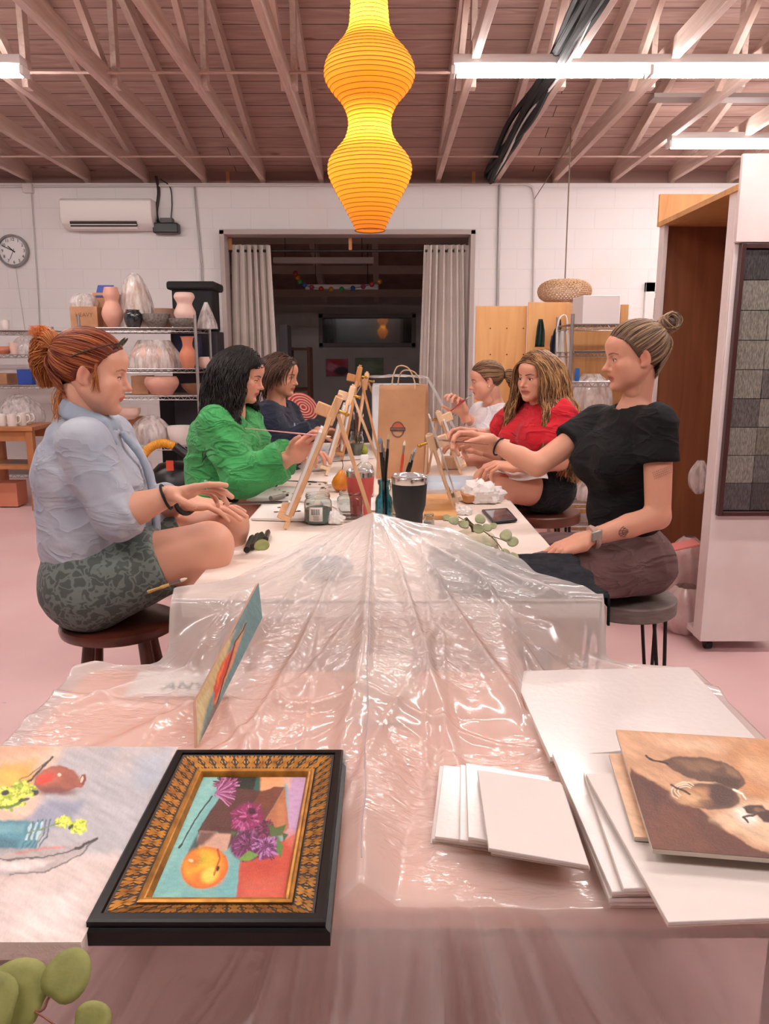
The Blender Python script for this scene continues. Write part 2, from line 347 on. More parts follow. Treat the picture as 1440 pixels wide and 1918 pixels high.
# ---------------------------------------------------------------- fluorescent fixtures
em=mat('tube_light','#fff4ee',.5,emit=1); em.node_tree.nodes['Principled BSDF'].inputs['Emission Strength'].default_value=88
em.node_tree.nodes['Principled BSDF'].inputs['Emission Color'].default_value=(1,.93,.90,1)
def fixture(x0,y,label,n=2,z=3.075,L_=1.22):
    t=thing('fluorescent_light',label,'ceiling light',(x0,y,z),'fluorescent strip lights')
    mb=MB(); mb.box((x0+n*L_/2,y,z+.045),(n*L_,.11,.05)); mb.prism([(-.055,0),(.055,0),(.03,-.03),(-.03,-.03)],0,n*L_,R=np.array([[0,0,1],[1,0,0],[0,1,0]]),c=(x0,y,z+.02))
    obj('housing',mb,M['white_paint'],t,bevel=.003)
    for i in range(n):
        for s_ in(-1,1):
            mb=MB(); mb.cyl((x0+i*L_+.03,y+s_*.035,z-.022),(x0+(i+1)*L_-.03,y+s_*.035,z-.022),.016,n=8); obj('tube',mb,em,t)
    for i in range(n+1): mb=MB(); mb.box((x0+i*L_,y,z-.015),(.025,.1,.05)); obj('socket',mb,M['white_plastic'],t,bevel=.003)
    for xx in (x0+.3,x0+n*L_-.3): mb=MB(); mb.cyl((xx,y,z+.07),(xx,y,CB+.02),.004,n=6); obj('hanger',mb,M['steel'],t)
fixture(P(848,128,5.22)[0],5.22,'long fluorescent strip light right of the paper lantern')
fixture(P(47,150,5.22)[0]-2.44,5.22,'fluorescent strip light cut by the left edge of the picture')
fixture(P(1253,266,6.9)[0],6.9,'farther fluorescent strip light above the white display cabinet')

for y in(2.7,.2):  # strip lights out of view, added for the light they throw on the tables
    for x in(-2.9,.45): fixture(x,y,'overhead fluorescent strip light above the %s, %s row'%('middle of the table' if y>1 else 'foreground panels','left' if x<0 else 'right'))
# ================================================================ tables
FT=.62; BT=.76; NE=.895; FE=1.69; BE=1.76
def table(name,label,x0,x1,y0,y1,z,th,m,mleg,leg=.03,inset=.06):
    t=thing(name,label,'table',((x0+x1)/2,(y0+y1)/2,0))
    mb=MB(); mb.box(((x0+x1)/2,(y0+y1)/2,z-th/2),(x1-x0,y1-y0,th)); obj('tabletop',mb,m,t,bevel=.003)
    for sx in(0,1):
        for sy in(0,1):
            xx=(x0+inset,x1-inset)[sx]; yy=(y0+inset,y1-inset)[sy]
            mb=MB(); mb.box((xx,yy,(z-th)/2),(leg*2,leg*2,z-th)); obj('leg',mb,mleg,t,bevel=.003)
    zz=z-th-.045
    for yy in (y0+inset,y1-inset): mb=MB(); mb.box(((x0+x1)/2,yy,zz),(x1-x0-2*inset-leg*2+.002,.02,.09)); obj('rail',mb,mleg,t)
    return t
wood('salmon','#e8a184','#f4b99f',axis=0,rough=.5); wood('plum_wood','#5c3f3b','#6e4c46',axis=0,rough=.6)
table('low_table','low salmon pink table under the plastic sheet in the foreground',-.69,.72,NE+.004,FE,FT-.006,.03,M['salmon'],M['plum_wood'],inset=.1)
table('work_table','long pale work table nearest the plastic sheet',-.49,.52,BE+.01,3.15,BT-.008,.035,mat('table_white','#e9dfd8',.5),M['pine'])
table('work_table','second pale work table, farther end of the row by the curtained doorway',-.47,.47,3.17,5.15,BT-.008,.035,M['table_white'],M['pine'])
# cloth cover on the long tables
mb=MB(); ny,nx=150,50; G=np.zeros((ny,nx+1,3))
for i in range(ny):
    y=1.77+(5.17-1.77)*i/(ny-1); xa=-.505+.02*(y-1.77)/3.4; xb=.535-.06*(y-1.77)/3.4
    for j in range(nx+1):
        s=-1.22+2.44*j/nx; e=max(0,abs(s)-1); 
        x=(xa+xb)/2+(xb-xa)/2*(max(-1,min(1,s))); x+=math.copysign(e*.05*(1+.8*math.sin(y*23+s)),s)
        z=BT-.002-e*.62+.0035*vnoise(x*9,y*9,3)
        G[i,j]=(x,y,z)
mb.grid(G)
cov=single('table_cover',mb,mat('cream_cloth','#ecdcd0',.65,bump=.15,bscale=40),'creamy white cloth covering the long row of work tables','tablecloth',(0,1.9,BT),solid=.0015)
# ================================================================ the plastic sheet
PKX=-.032
def Wd(y): return .505+.20*(1-sm(1.665,1.712,y))
def support(x,y):
    base=FT+.007+(BT+.004-FT)*sm(1.695,BE,y)+.022*sm(.05,.2,x)*sm(1.72,1.8,y)
    xr=x-PKX
    ax_=np.abs(xr)
    yb=np.interp(ax_,[0,.10,.22,.30,.35,.50,.7],[1.10,1.18,1.28,1.34,1.60,1.70,1.74]); t=np.clip((y-yb)/(BE+.005-yb),0,1)
    ramp=FT+.007+(BT-.001-FT)*t**1.15; k=.012; h_=np.clip(k-np.abs(ramp-base),0,None)/k; base=np.maximum(base,ramp)+h_*h_*k*.25
    hy=np.interp(y,[.85,.95,1.1,1.3,1.5,1.76,2.06,2.2],[.035,.04,.035,.038,.055,.075,.142,.142])
    wl=np.interp(y,[.85,1.0,1.2,1.5,1.76,2.06],[.045,.055,.075,.14,.25,.46])
    wr=np.interp(y,[.85,1.0,1.2,1.5,1.76,2.06],[.045,.06,.10,.24,.34,.50])
    uL=np.clip(-xr/wl,0,1); uR=np.clip(xr/wr,0,1)
    pL=(1-uL)**1.35; pR=(1-uR**1.3)*(1-.25*uR)
    return base+hy*np.where(xr<0,pL,pR)
ns,nt_=400,420
s_=np.linspace(-1.28,1.28,ns); tt=np.linspace(-.60,1.0,nt_)
S_,T_=np.meshgrid(s_,tt,indexing='ij')
drop=np.clip(-T_,0,None); yy=np.where(T_<0,NE,NE+(2.07-.31*np.clip(np.abs(S_-PKX),0,1)**2.6-NE)*np.clip(T_,0,1))
W_=Wd(yy); ex=np.clip(np.abs(S_)-1,0,None)
x=np.sign(S_)*np.minimum(np.abs(S_),1)*(W_+.006)
x=x+np.where(S_>0,.012,0)*sm(.8,1,np.abs(S_))
# folds: compress samples near ridge not needed
z=support(x,yy)
r_=np.hypot(x-PKX,2.07-yy); th=np.arctan2(x-PKX,2.09-yy)
rad=.5-np.abs(((th*4.1+.3*vnoise(th*3,r_*2,5))%1)-.5); 
z=z+sm(.02,.25,r_)*(1-sm(.75,1.15,r_))*.017*(np.exp(-(rad/.10)**2)-.25)*sm(0,.12,2.07-yy)
flat=1-.93*np.clip(sm(.13,.2,x)*(yy<1.27)+sm(.26,.31,x)*(yy<1.68)+sm(.05,.10,-x)*(yy<1.24),0,1)
z=z+.006*(fbm(x*7+3,yy*7,11,3)-.5)*sm(.85,1,yy)*flat+.004*flat*(1-np.abs(fbm(x*14+yy*5,yy*11-x*4,23,3)*2-1))
# big soft diagonal pulls
for (a,b,c_,hh,wd) in((1,.45,.33,.010,.012),(-.8,.6,1.02,.009,.012),(.25,1,1.36,.006,.009),(1,-.7,-.62,.007,.010),(1,-.35,-1.0+.55,.006,.009)):
    q=(a*x+b*yy-c_)/math.hypot(a,b); z=z+flat*hh*np.exp(-(q/wd)**2)*sm(.9,1.1,yy)*(1-sm(1.6,1.75,yy))
for (xc,hh,ya,yb) in((-.145,.0045,1.0,1.9),(.085,.006,1.05,2.0),(.115,.004,1.0,1.7),(-.45,.004,1.0,1.66),(.40,.003,.9,1.66)):
    q=x-xc-.03*(yy-1.4)*(1 if xc>0 else -.3)+.006*np.sin(yy*9+xc*30); z=z+flat*hh*np.exp(-(q/.006)**2)*sm(ya,ya+.2,yy)*(1-sm(yb-.15,yb,yy))
q=np.hypot(x-PKX-.02,(yy-1.33)*.8); a_=np.arctan2(yy-1.33,x-PKX); z=z+flat*.008*np.exp(-((q-.14)/.10)**2)*(np.abs(np.sin(a_*5+2))**.5-.6)*sm(1.0,1.15,yy)
yo=yy.copy()
# front drop
rdg=lambda q:(1-np.abs(np.sin(q)))**1.6
thf=np.arctan2(x-PKX,drop*.8+.34); w_=thf*13+2.0*vnoise(thf*5+9,drop*3,41); fold=.095*rdg(w_)+.045*rdg(w_*2.3+1+drop*2)+.014*rdg(w_*5.1+drop*5)-.06
fold2=.06*np.exp(-((x-PKX-.01)/.05)**2)
fr=drop>0
zf=z-drop
yo=np.where(fr,NE-.012-.10*np.clip(drop,0,.6)**.8-(fold*.8+fold2)*np.clip(drop*3.2,0,1),yo)
rc=.012
z=np.where(fr,np.where(drop<.02,z-drop*.4,z-(drop-.012)),z)
# side drop
flare=ex*.12+(.012*np.sin(yo*31)+.01*np.sin(yo*13+ex*9))*np.clip(ex*8,0,1)
x=x+np.sign(S_)*flare; z=z-ex*1.5
# corner behind the low table: the sheet sinks towards the floor between the two widths
G=np.stack([x,yo,z],-1)
mb=MB(); mb.grid(G)
m,nt,b=newmat('plastic_sheet'); N=nt.nodes; L=nt.links
b.inputs['Base Color'].default_value=lin('#f3eeeb'); b.inputs['Roughness'].default_value=.16; b.inputs['Specular IOR Level'].default_value=.65
b.inputs['Coat Weight'].default_value=1; b.inputs['Coat Roughness'].default_value=.07; b.inputs['Coat IOR'].default_value=1.6
tc=N.new('ShaderNodeTexCoord'); mp=N.new('ShaderNodeMapping'); mp.inputs['Rotation'].default_value=(0,0,.5); mp.inputs['Scale'].default_value=(1,2.6,1); L.new(tc.outputs['Object'],mp.inputs['Vector'])
n=N.new('ShaderNodeTexNoise'); n.inputs['Scale'].default_value=21; n.inputs['Detail'].default_value=2; n.inputs['Distortion'].default_value=.5; L.new(mp.outputs[0],n.inputs['Vector'])
n2=N.new('ShaderNodeTexNoise'); n2.inputs['Scale'].default_value=5; n2.inputs['Detail'].default_value=2; L.new(tc.outputs['Object'],n2.inputs['Vector'])
ab=N.new('ShaderNodeMath'); ab.operation='SUBTRACT'; ab.inputs[1].default_value=.5; L.new(n.outputs['Fac'],ab.inputs[0])
a2=N.new('ShaderNodeMath'); a2.operation='ABSOLUTE'; L.new(ab.outputs[0],a2.inputs[0])
a3=N.new('ShaderNodeMath'); a3.operation='MULTIPLY_ADD'; L.new(a2.outputs[0],a3.inputs[0]); n4=N.new('ShaderNodeTexNoise'); n4.inputs['Scale'].default_value=3.2; L.new(tc.outputs['Object'],n4.inputs['Vector']); mk=N.new('ShaderNodeMapRange'); mk.inputs['From Min'].default_value=.45; mk.inputs['From Max'].default_value=.62; mk.inputs['To Min'].default_value=0; mk.inputs['To Max'].default_value=-1.6; L.new(n4.outputs['Fac'],mk.inputs['Value']); L.new(mk.outputs[0],a3.inputs[1]); L.new(n2.outputs['Fac'],a3.inputs[2])
bp=N.new('ShaderNodeBump'); bp.inputs['Strength'].default_value=.6; bp.inputs['Distance'].default_value=.012; L.new(a3.outputs[0],bp.inputs['Height']); L.new(bp.outputs[0],b.inputs['Normal']); L.new(bp.outputs[0],b.inputs['Coat Normal'])
tl=N.new('ShaderNodeBsdfTranslucent'); tl.inputs[0].default_value=(.95,.92,.9,1); tr=N.new('ShaderNodeBsdfTransparent'); tr.inputs[0].default_value=(.97,.96,.95,1)
m1=N.new('ShaderNodeMixShader'); m1.inputs[0].default_value=.40; L.new(b.outputs[0],m1.inputs[1]); L.new(tl.outputs[0],m1.inputs[2])
m2=N.new('ShaderNodeMixShader'); m2.inputs[0].default_value=.33; L.new(m1.outputs[0],m2.inputs[1]); L.new(tr.outputs[0],m2.inputs[2])
L.new(m2.outputs[0],N['Material Output'].inputs[0]); M['sheet']=m
sheet=single('plastic_sheet',mb,m,'crinkled translucent plastic dust sheet tented over the foreground tables','plastic sheet',(0,1.3,FT),angle=180)
# centre crease of the sheet
def zsheet(X,Y):
    i=np.argmin((G[:,:,0]-X)**2+(G[:,:,1]-Y)**2+np.where(T_<0,1,0)+np.where(ex>0,1,0)); return G.reshape(-1,3)[i][2]
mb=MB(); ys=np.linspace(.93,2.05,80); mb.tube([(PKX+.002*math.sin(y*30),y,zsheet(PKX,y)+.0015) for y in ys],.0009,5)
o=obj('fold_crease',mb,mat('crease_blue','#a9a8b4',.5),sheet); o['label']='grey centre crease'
# support inside the tent: upturned box, stack
t=thing('cardboard_box','closed cardboard box hidden under the tented plastic sheet','box',(PKX+.04,1.5,FT))
mb=MB(); mb.box((PKX+.03,1.52,FT+.032),(.12,.22,.06)); obj('body',mb,mat('dim_card','#d9c3b4',.8),t,bevel=.004)
t=thing('wrapped_bundle','bluish bundle showing faintly through the plastic sheet','bundle',(-.16,1.96,BT))
mb=MB(); mb.ell((-.15,1.97,BT+.03),(.07,.05,.028)); obj('bundle',mb,mat('dim_blue','#8ea3b8',.8),t)
# printed notice under the sheet
p0=PZ(355,1283,FT+.001); mb=MB(); mb.box((p0[0]+.0,p0[1]+.005,FT+.001),(.26,.13,.0015)); 
t=thing('printed_notice','white printed notice lying beneath the plastic on the pink table','sign',tuple(p0))
obj('paper',mb.xf(t=(0,0,.0015)),mat('paper','#efe9e6',.7),t)
tm=text_mb('ANY E',.045,lambda V:V*A(1,1.3,1)+A(p0[0]+.01,p0[1]-.015,FT+.0040),.0003); obj('lettering',tm,mat('notice_grey','#4a554e',.7),t)
# ================================================================ painter: pigment colours on real panels
class Pt:
    def __init__(s,uv,base,seed=1,wob=3.0,wf=.05):
        s.p=np.asarray(uv,float).copy(); s.seed=seed
        s.q=s.p+wob*(np.stack([fbm(s.p[:,0]*wf,s.p[:,1]*wf,seed,3),fbm(s.p[:,0]*wf+31,s.p[:,1]*wf,seed+5,3)],1)-.5)*2
        s.c=np.tile(np.array(lin(base)[:3]),(len(s.p),1))
    def blend(s,a,col):
        a=np.clip(a,0,1)[:,None]; c=np.array(lin(col)[:3]) if isinstance(col,str) else col; s.c=s.c*(1-a)+c*a
    def sd(s,poly,q=None):
        q=s.q if q is None else q; poly=np.asarray(poly,float); d=np.full(len(q),1e9); ins=np.zeros(len(q),bool)
        for i in range(len(poly)):
            a=poly[i]; b=poly[(i+1)%len(poly)]; e=b-a; w=q-a; t=np.clip((w@e)/(e@e+1e-9),0,1); dd=np.hypot(*(w-t[:,None]*e).T); d=np.minimum(d,dd)
            c=((a[1]>q[:,1])!=(b[1]>q[:,1])); 
            if abs(e[1])>1e-9: ins^=c&(q[:,0]<a[0]+(q[:,1]-a[1])/e[1]*e[0])
        return np.where(ins,-d,d)
    def poly(s,poly,col,soft=1.5,op=1): s.blend(op*(1-sm(-soft,soft,s.sd(poly))),col); return s
    def ell(s,cx,cy,rx,ry,rot,col,soft=.08,op=1):
        c,n=math.cos(rot),math.sin(rot); d=s.q-A(cx,cy); u=(d[:,0]*c+d[:,1]*n)/rx; v=(-d[:,0]*n+d[:,1]*c)/ry
        s.blend(op*(1-sm(1-soft,1+soft,np.hypot(u,v))),col); return s
    def stroke(s,pts,w,col,soft=.8,op=1,taper=False):
        q=s.q; d=np.full(len(q),1e9); pts=np.asarray(pts,float)
        lo=pts.min(0)-w*2-4; hi=pts.max(0)+w*2+4; k=np.where((q>lo).all(1)&(q<hi).all(1))[0]
        if not len(k): return s
        q=q[k]; d=d[k]
        for i in range(len(pts)-1):
            a,b=pts[i],pts[i+1]; e=b-a; t=np.clip(((q-a)@e)/(e@e+1e-9),0,1); ww=w*(1-(i+t)/(len(pts)-1)*.8) if taper else w
            d=np.minimum(d,np.hypot(*((q-a)-t[:,None]*e).T)-ww)
        al=np.zeros(len(s.q)); al[k]=op*(1-sm(-soft,soft,d)); s.blend(al,col); return s
    def brush(s,amt=.12,f=.06,ang=.6,ratio=5,seed=3):
        c,n=math.cos(ang),math.sin(ang); u=s.p[:,0]*c+s.p[:,1]*n; v=-s.p[:,0]*n+s.p[:,1]*c
        k=(fbm(u*f,v*f*ratio,seed,4)-.5)*2*amt*2; s.c=np.clip(s.c*(1+k[:,None]),0,1); return s
    def petals(s,cx,cy,r,n,cols,w,seed=0,sq=.8,inner=.15):
        rg=random.Random(seed)
        for i in range(n):
            a=rg.uniform(0,2*math.pi); r1=r*(1-.75*i/n)*rg.uniform(.8,1.05); 
            s.stroke([(cx+math.cos(a)*r1,cy+math.sin(a)*r1*sq),(cx+math.cos(a+.15)*r1*inner*2,cy+math.sin(a+.15)*r1*sq*inner*2)],w*rg.uniform(.6,1.2),rg.choice(cols),op=.95)
        return s
def pquad(c4,nu,nv):
    "bilinear patch TL,TR,BR,BL -> (nu,nv,3)"
    u=np.linspace(0,1,nu)[:,None,None]; v=np.linspace(0,1,nv)[None,:,None]; a,b,c,d=[np.asarray(q,float) for q in c4]
    return (a*(1-u)+b*u)*(1-v)+(d*(1-u)+c*u)*v
def proj(X):
    X=np.asarray(X,float).reshape(-1,3)-A(0,0,CAMZ); zc=X[:,1]*ct-X[:,2]*st; yc=X[:,1]*st+X[:,2]*ct
    return np.stack([720+F*X[:,0]/zc,959-F*yc/zc],1)
def slab(mb,c4,th,col=None):
    "c4 top corners TL,TR,BR,BL"
    a=[np.asarray(q,float) for q in c4]; n=nrm(np.cross(a[1]-a[0],a[3]-a[0])); n=n if n@(A(0,0,CAMZ)-sum(a)/4)<0 else -n
    lo=[q+n*th for q in a]; V=[lo[3],lo[2],lo[1],lo[0],a[3],a[2],a[1],a[0]]; return mb.hexa(np.array(V),col)
def painting(name,label,c4,th,nu,nv,fn,edge,cat='painting',rough=.45,lift=.0006,extra=None):
    a=[np.asarray(q,float) for q in c4]; n=nrm(np.cross(a[1]-a[0],a[3]-a[0])); n=n if n@(A(0,0,CAMZ)-sum(a)/4)>0 else -n
    ctr=sum(a)/4; t=thing(name,label,cat,tuple(ctr-n*th))
    mb=MB(); slab(mb,c4,th); obj('panel',mb,edge,t,bevel=.001)
    X=pquad([q+n*lift for q in a],nu,nv); pt=fn(proj(X)); mb=MB(); mb.grid(X,pt.c)
    obj('painted_surface',mb,mat('oil_paint','#ffffff',rough,vcol='Col',bump=.25,bscale=300,spec=.4),t,usecol=True,angle=180)
    return t
# ================================================================ things on the front table
zt=FT+.012
# --- big canvas at left
def f_canvas(uv):
    p=Pt(uv,'#d9cfca',seed=4,wob=5)
    p.poly([(-120,1380),(60,1385),(210,1395),(190,1450),(150,1490),(60,1650),(-150,1700)],'#e5c3ac',12)
    p.poly([(-150,1440),(0,1430),(70,1420),(60,1470),(0,1500),(-150,1560)],'#f4a552',16,.9); p.ell(5,1462,45,22,-.3,'#ffc15a',.6)
    p.poly([(-60,1390),(60,1392),(100,1400),(0,1425),(-80,1430)],'#d69a72',10,.6)
    p.poly([(120,1395),(330,1395),(240,1600),(60,1600),(60,1530)],'#b9b7bb',14,.95)
    p.poly([(230,1395),(330,1398),(300,1440),(200,1450)],'#cfc3c0',14,.7); p.poly([(250,1420),(320,1400),(300,1470),(255,1480)],'#a9b7c6',14,.6)
    p.poly([(95,1500),(160,1500),(130,1545),(40,1570),(30,1540)],'#8e93ab',8,.8)
    p.poly([(-100,1610),(240,1600),(160,1790),(-200,1800)],'#ddcac3',14,.9); p.poly([(60,1690),(150,1660),(120,1760),(20,1750)],'#ecdfda',18,.8)
    p.poly([(0,1600),(90,1600),(60,1640),(0,1660)],'#bfa8a4',16,.6)
    p.ell(106,1461,44,25,-.1,'#9c5440',.08); p.ell(94,1455,26,14,-.2,'#b8614a',.4); p.ell(84,1458,17,9,-.3,'#d2402c',.35); p.ell(106,1483,36,8,0,'#6d3a35',.5,.8)
    p.poly([(142,1462),(162,1453),(164,1465),(150,1476),(138,1474)],'#a4573f',1.5); p.ell(157,1461,7,9,.3,'#7c3a2b',.2); p.ell(155,1461,3.5,6,.3,'#e8c6b0',.2); p.ell(112,1452,4,3,0,'#ffe9cf',.3)
    p.ell(63,1484,9,6,0,'#26202e',.2)
    p.stroke([(97,1420),(50,1466)],2,'#2c2b22',taper=False); p.stroke([(90,1425),(40,1462)],1,'#5c5a38')
    for s,(cx,cy,r) in enumerate([(20,1492,34),(42,1478,24),(0,1500,30),(120,1540,16),(146,1547,17)]):
        p.petals(cx,cy,r,110,['#d9df3e','#b4c432','#eef07a','#8fa52c','#e9e65a'],2.6,seed=s,sq=.75)
    p.ell(9,1484,8,5,0,'#1c1b22',.2); p.stroke([(-40,1520),(10,1513),(40,1502)],2.5,'#5f7a2e'); p.stroke([(40,1500),(52,1497)],3,'#3a4a28'); p.stroke([(130,1550),(136,1545)],2.5,'#3a4a28')
    p.poly([(-150,1535),(80,1536),(66,1598),(-150,1600)],'#4f8c9d',3); p.poly([(-100,1543),(50,1543),(40,1560),(-100,1560)],'#78aeb9',5,.8); p.poly([(-80,1575),(40,1570),(30,1592),(-80,1595)],'#2f6273',5,.8)
    for k in range(5): p.stroke([(64+k*8,1535),(54+k*8,1568),(34+k*8,1596)],1.2,'#41606c')
    for k in range(3): p.stroke([(60+k*10,1540),(50+k*9,1570)],2.2,'#cfe2e6',op=.8)
    p.stroke([(50,1560),(112,1542)],1.2,'#6f8a5a')
    p.poly([(-80,1590),(70,1588),(120,1585),(182,1568),(150,1600),(90,1630),(20,1640),(-80,1640)],'#b3a7a4',4,.8); p.poly([(0,1615),(60,1610),(100,1612),(60,1628),(0,1632)],'#e9dcd7',5,.9)
    p.stroke([(182,1569),(140,1592),(80,1606),(20,1610),(-60,1606)],1.4,'#4c4443'); p.stroke([(182,1569),(150,1602),(90,1630),(20,1638)],1.4,'#6e6260'); p.stroke([(120,1585),(70,1590),(30,1600)],2,'#e2725a',op=.6); p.stroke([(182,1570),(160,1583),(140,1590)],2.4,'#3c3638')
    return p.brush(.10,.03,.5,4,5).brush(.05,.15,2.0,3,9)
z=zt+.028
c4=[PZ(-190,1396,z),PZ(334,1400,z),PZ(152,1766,z),PZ(-420,1766,z)]
painting('stretched_canvas','large pale canvas with a teal jar, red vase and yellow flowers, left corner',c4,.024,300,200,f_canvas,mat('raw_canvas','#e6d9cf',.8,bump=.3,bscale=200))
# --- framed painting
zf=FT+.05
o4=[PZ(326,1407,zf),PZ(641,1398,zf),PZ(613,1722,zf),PZ(163,1727,zf)]
ax=(o4[0][0]+o4[3][0])/2; bx=(o4[1][0]+o4[2][0])/2; y0=(o4[2][1]+o4[3][1])/2; y1=(o4[0][1]+o4[1][1])/2
t=thing('framed_painting','ornate black and gold frame holding a peach and purple flowers','framed painting',((ax+bx)/2,(y0+y1)/2,FT+.01))
def frame_sweep(prof,mtl,nm,inner=0,pattern=None,bev=0):
    # prof: list of (inset,z) closed; mitred sweep round the rectangle
    for side in range(4):
        V=[]
        for (ins,z_) in prof:
            xa,xb,ya,yb=ax+ins,bx-ins,y0+ins,y1-ins
            V.append([[(xa,ya,z_),(xb,ya,z_)],[(xb,ya,z_),(xb,yb,z_)],[(xb,yb,z_),(xa,yb,z_)],[(xa,yb,z_),(xa,ya,z_)]][side])
        V=np.array(V); k=len(prof); mb=MB(); f=[(i,(i+1)%k,(i+1)%k+k,i+k) for i in range(k)]
        mb.add(np.concatenate([V[:,0],V[:,1]]),f+[tuple(range(k)),tuple(range(2*k-1,k-1,-1))]); obj(nm,mb,mtl,t,angle=30)
zb=FT+.016; blk=mat('ebony','#070606',.35,coat=0,spec=.25)
frame_sweep([(0,zb+.004),(-.006,zb+.004),(-.006,zf-.012),(0,zf-.010),(0,zf-.002),(.003,zf),(.013,zf),(.015,zf-.004),(.015,zb),(0,zb)],blk,'outer_rail')
gold=mat('old_gold','#b98232',.38,'#8a5a22',40,metal=.55); dk=mat('frame_brown','#241a14',.5)
frame_sweep([(.015,zf-.003),(.046,zf-.014),(.046,zf-.020),(.015,zf-.02)],dk,'patterned_cove')
frame_sweep([(.046,zf-.011),(.049,zf-.009),(.052,zf-.012),(.055,zf-.011),(.058,zf-.015),(.060,zf-.021),(.046,zf-.021)],gold,'gold_slip')
# gold stencil motif on the cove: one mesh per side
def cove(pt,side): # pt: (along 0..1, across 0..1)
    ins=.0165+.028*pt[1]; z_=zf-.003-(ins-.015)/.031*.011+.0006
    xa,xb,ya,yb=ax+ins,bx-ins,y0+ins,y1-ins; q=[((xa,ya),(xb,ya)),((xb,ya),(xb,yb)),((xb,yb),(xa,yb)),((xa,yb),(xa,ya))][side]
    return (q[0][0]*(1-pt[0])+q[1][0]*pt[0],q[0][1]*(1-pt[0])+q[1][1]*pt[0],z_)
for side in range(4):
    n=12 if side%2==0 else 17; mb=MB()
    for i in range(n):
        c=(i+.5)/n; w=.42/n
        for (du,dv,du2,dv2,wd) in((-.9,.12,.9,.88,.11),(-.9,.88,.9,.12,.11),(-.25,.5,.25,.5,.2),(-1,.5,-.7,.5,.1),(.7,.5,1,.5,.1),(0,.05,0,.3,.14),(0,.7,0,.95,.14)):
            a=A(c+du*w,dv); b_=A(c+du2*w,dv2); d=b_-a; ln=np.hypot(d[0]/w*.4,d[1]); nn=A(-d[1]*w*2.2,d[0]/(w*2.2)); nn=nn/(np.hypot(nn[0]/(w*2.2),nn[1])+1e-9)*wd
            mb.add([cove(a+nn,side),cove(b_+nn,side),cove(b_-nn,side),cove(a-nn,side)],[(0,3,2,1)])
    o=obj('gold_ornament',mb,gold,t); o['label']='gold stencilled ornament'
def f_peach(uv):
    p=Pt(uv,'#79b3b0',seed=8,wob=2.2)
    p.poly([(240,1710),(400,1440),(350,1440)],'#9ad0c4',10,.5)
    p.poly([(375,1440),(485,1440),(485,1480),(400,1470)],'#10201c',2); p.poly([(478,1440),(492,1440),(488,1480),(470,1480)],'#2c5b52',2)
    p.poly([(485,1440),(555,1440),(540,1470),(488,1482)],'#f0a878',4); p.poly([(545,1440),(602,1440),(596,1560),(560,1590),(555,1500)],'#c5a0c2',6); p.poly([(530,1440),(560,1440),(556,1470)],'#e8b9a0',8)
    p.poly([(405,1470),(490,1478),(420,1600),(392,1560),(350,1570),(345,1560)],'#4d2a22',2); p.poly([(405,1470),(490,1478),(530,1470),(440,1560),(345,1566)],'#54302a',3,.8)
    p.poly([(488,1480),(520,1468),(545,1470),(500,1545),(455,1530)],'#6e3b2a',2); p.poly([(545,1470),(562,1552),(545,1570),(500,1545)],'#b06c48',2); p.poly([(530,1500),(548,1500),(556,1550),(535,1555)],'#c5835b',5,.7)
    p.poly([(350,1560),(425,1566),(420,1600),(345,1600)],'#c9a08c',3); p.poly([(350,1560),(390,1563),(360,1590),(345,1592)],'#5b3a36',5,.9)
    p.poly([(345,1568),(352,1598),(325,1622),(318,1620)],'#1c2a2b',4,.85)
    p.poly([(450,1622),(590,1560),(590,1540),(600,1560),(566,1710),(446,1710)],'#c14b38',2); p.poly([(540,1560),(600,1555),(596,1620)],'#d9806c',10,.6); p.poly([(460,1660),(560,1650),(550,1705),(455,1705)],'#cf6450',14,.7); p.poly([(470,1625),(530,1625),(520,1650)],'#b23c2c',10,.5)
    p.poly([(245,1705),(330,1670),(300,1705)],'#8fc7b6',10,.5); p.poly([(400,1640),(450,1625),(446,1700),(400,1690)],'#6fb0b4',8,.6)
    p.stroke([(374,1488),(350,1520),(325,1560),(306,1594)],1.5,'#1d2b26',taper=False); p.stroke([(310,1588),(305,1595)],2.2,'#2a2f2a')
    p.petals(402,1466,36,110,['#7a2b57','#b0618f','#8f3f6d','#5a1d3f','#c98bb0'],1.6,seed=2,sq=.7,inner=.1); p.ell(388,1484,8,5,.5,'#4a1b38',.4)
    for k in range(14): a=-1.3+k*.16; p.stroke([(382,1484),(382+46*math.cos(a),1484+36*math.sin(a))],1.5,['#a35587','#c48bb4','#7a2b57'][k%3])
    for cx,cy,r,s,ks in((462,1533,46,3,['#7e2253','#a8447b','#c06d9b','#5d163b','#8e2f63']),(465,1590,47,4,['#5a1c44','#7b3563','#94568a','#43122f']),(510,1590,42,5,['#6c2a5a','#9a5b94','#b583b4','#4b1740']),(505,1555,26,6,['#5e1c3f','#8c3d68','#45132e'])):
        p.ell(cx,cy,r*.85,r*.66,0,ks[0],.15); p.petals(cx,cy,r,150,ks,1.8,seed=s,sq=.78,inner=.3)
    p.ell(470,1520,12,7,0,'#3d0f2a',.4)
    for q,c in(([(440,1562),(424,1560),(430,1572)],'#3f5a35'),([(495,1608),(470,1600),(445,1618),(470,1622)],'#6f9a3e'),([(512,1545),(530,1552),(556,1545),(545,1568),(520,1572)],'#4c6233'),([(535,1570),(552,1590),(548,1616),(534,1600)],'#567b38'),([(545,1562),(562,1566),(552,1580)],'#3e5530')): p.poly(q,c,2)
    p.ell(368,1635,55,42,-.12,'#c8461f',.05); p.ell(368,1635,50,38,-.12,'#e9902a',.3); p.ell(362,1628,38,28,-.2,'#f3bd33',.5); p.ell(350,1618,22,14,-.4,'#c9b02f',.6); p.ell(375,1655,36,18,0,'#e76f22',.5,.8); p.ell(382,1650,20,15,-.3,'#ffd45a',.4)
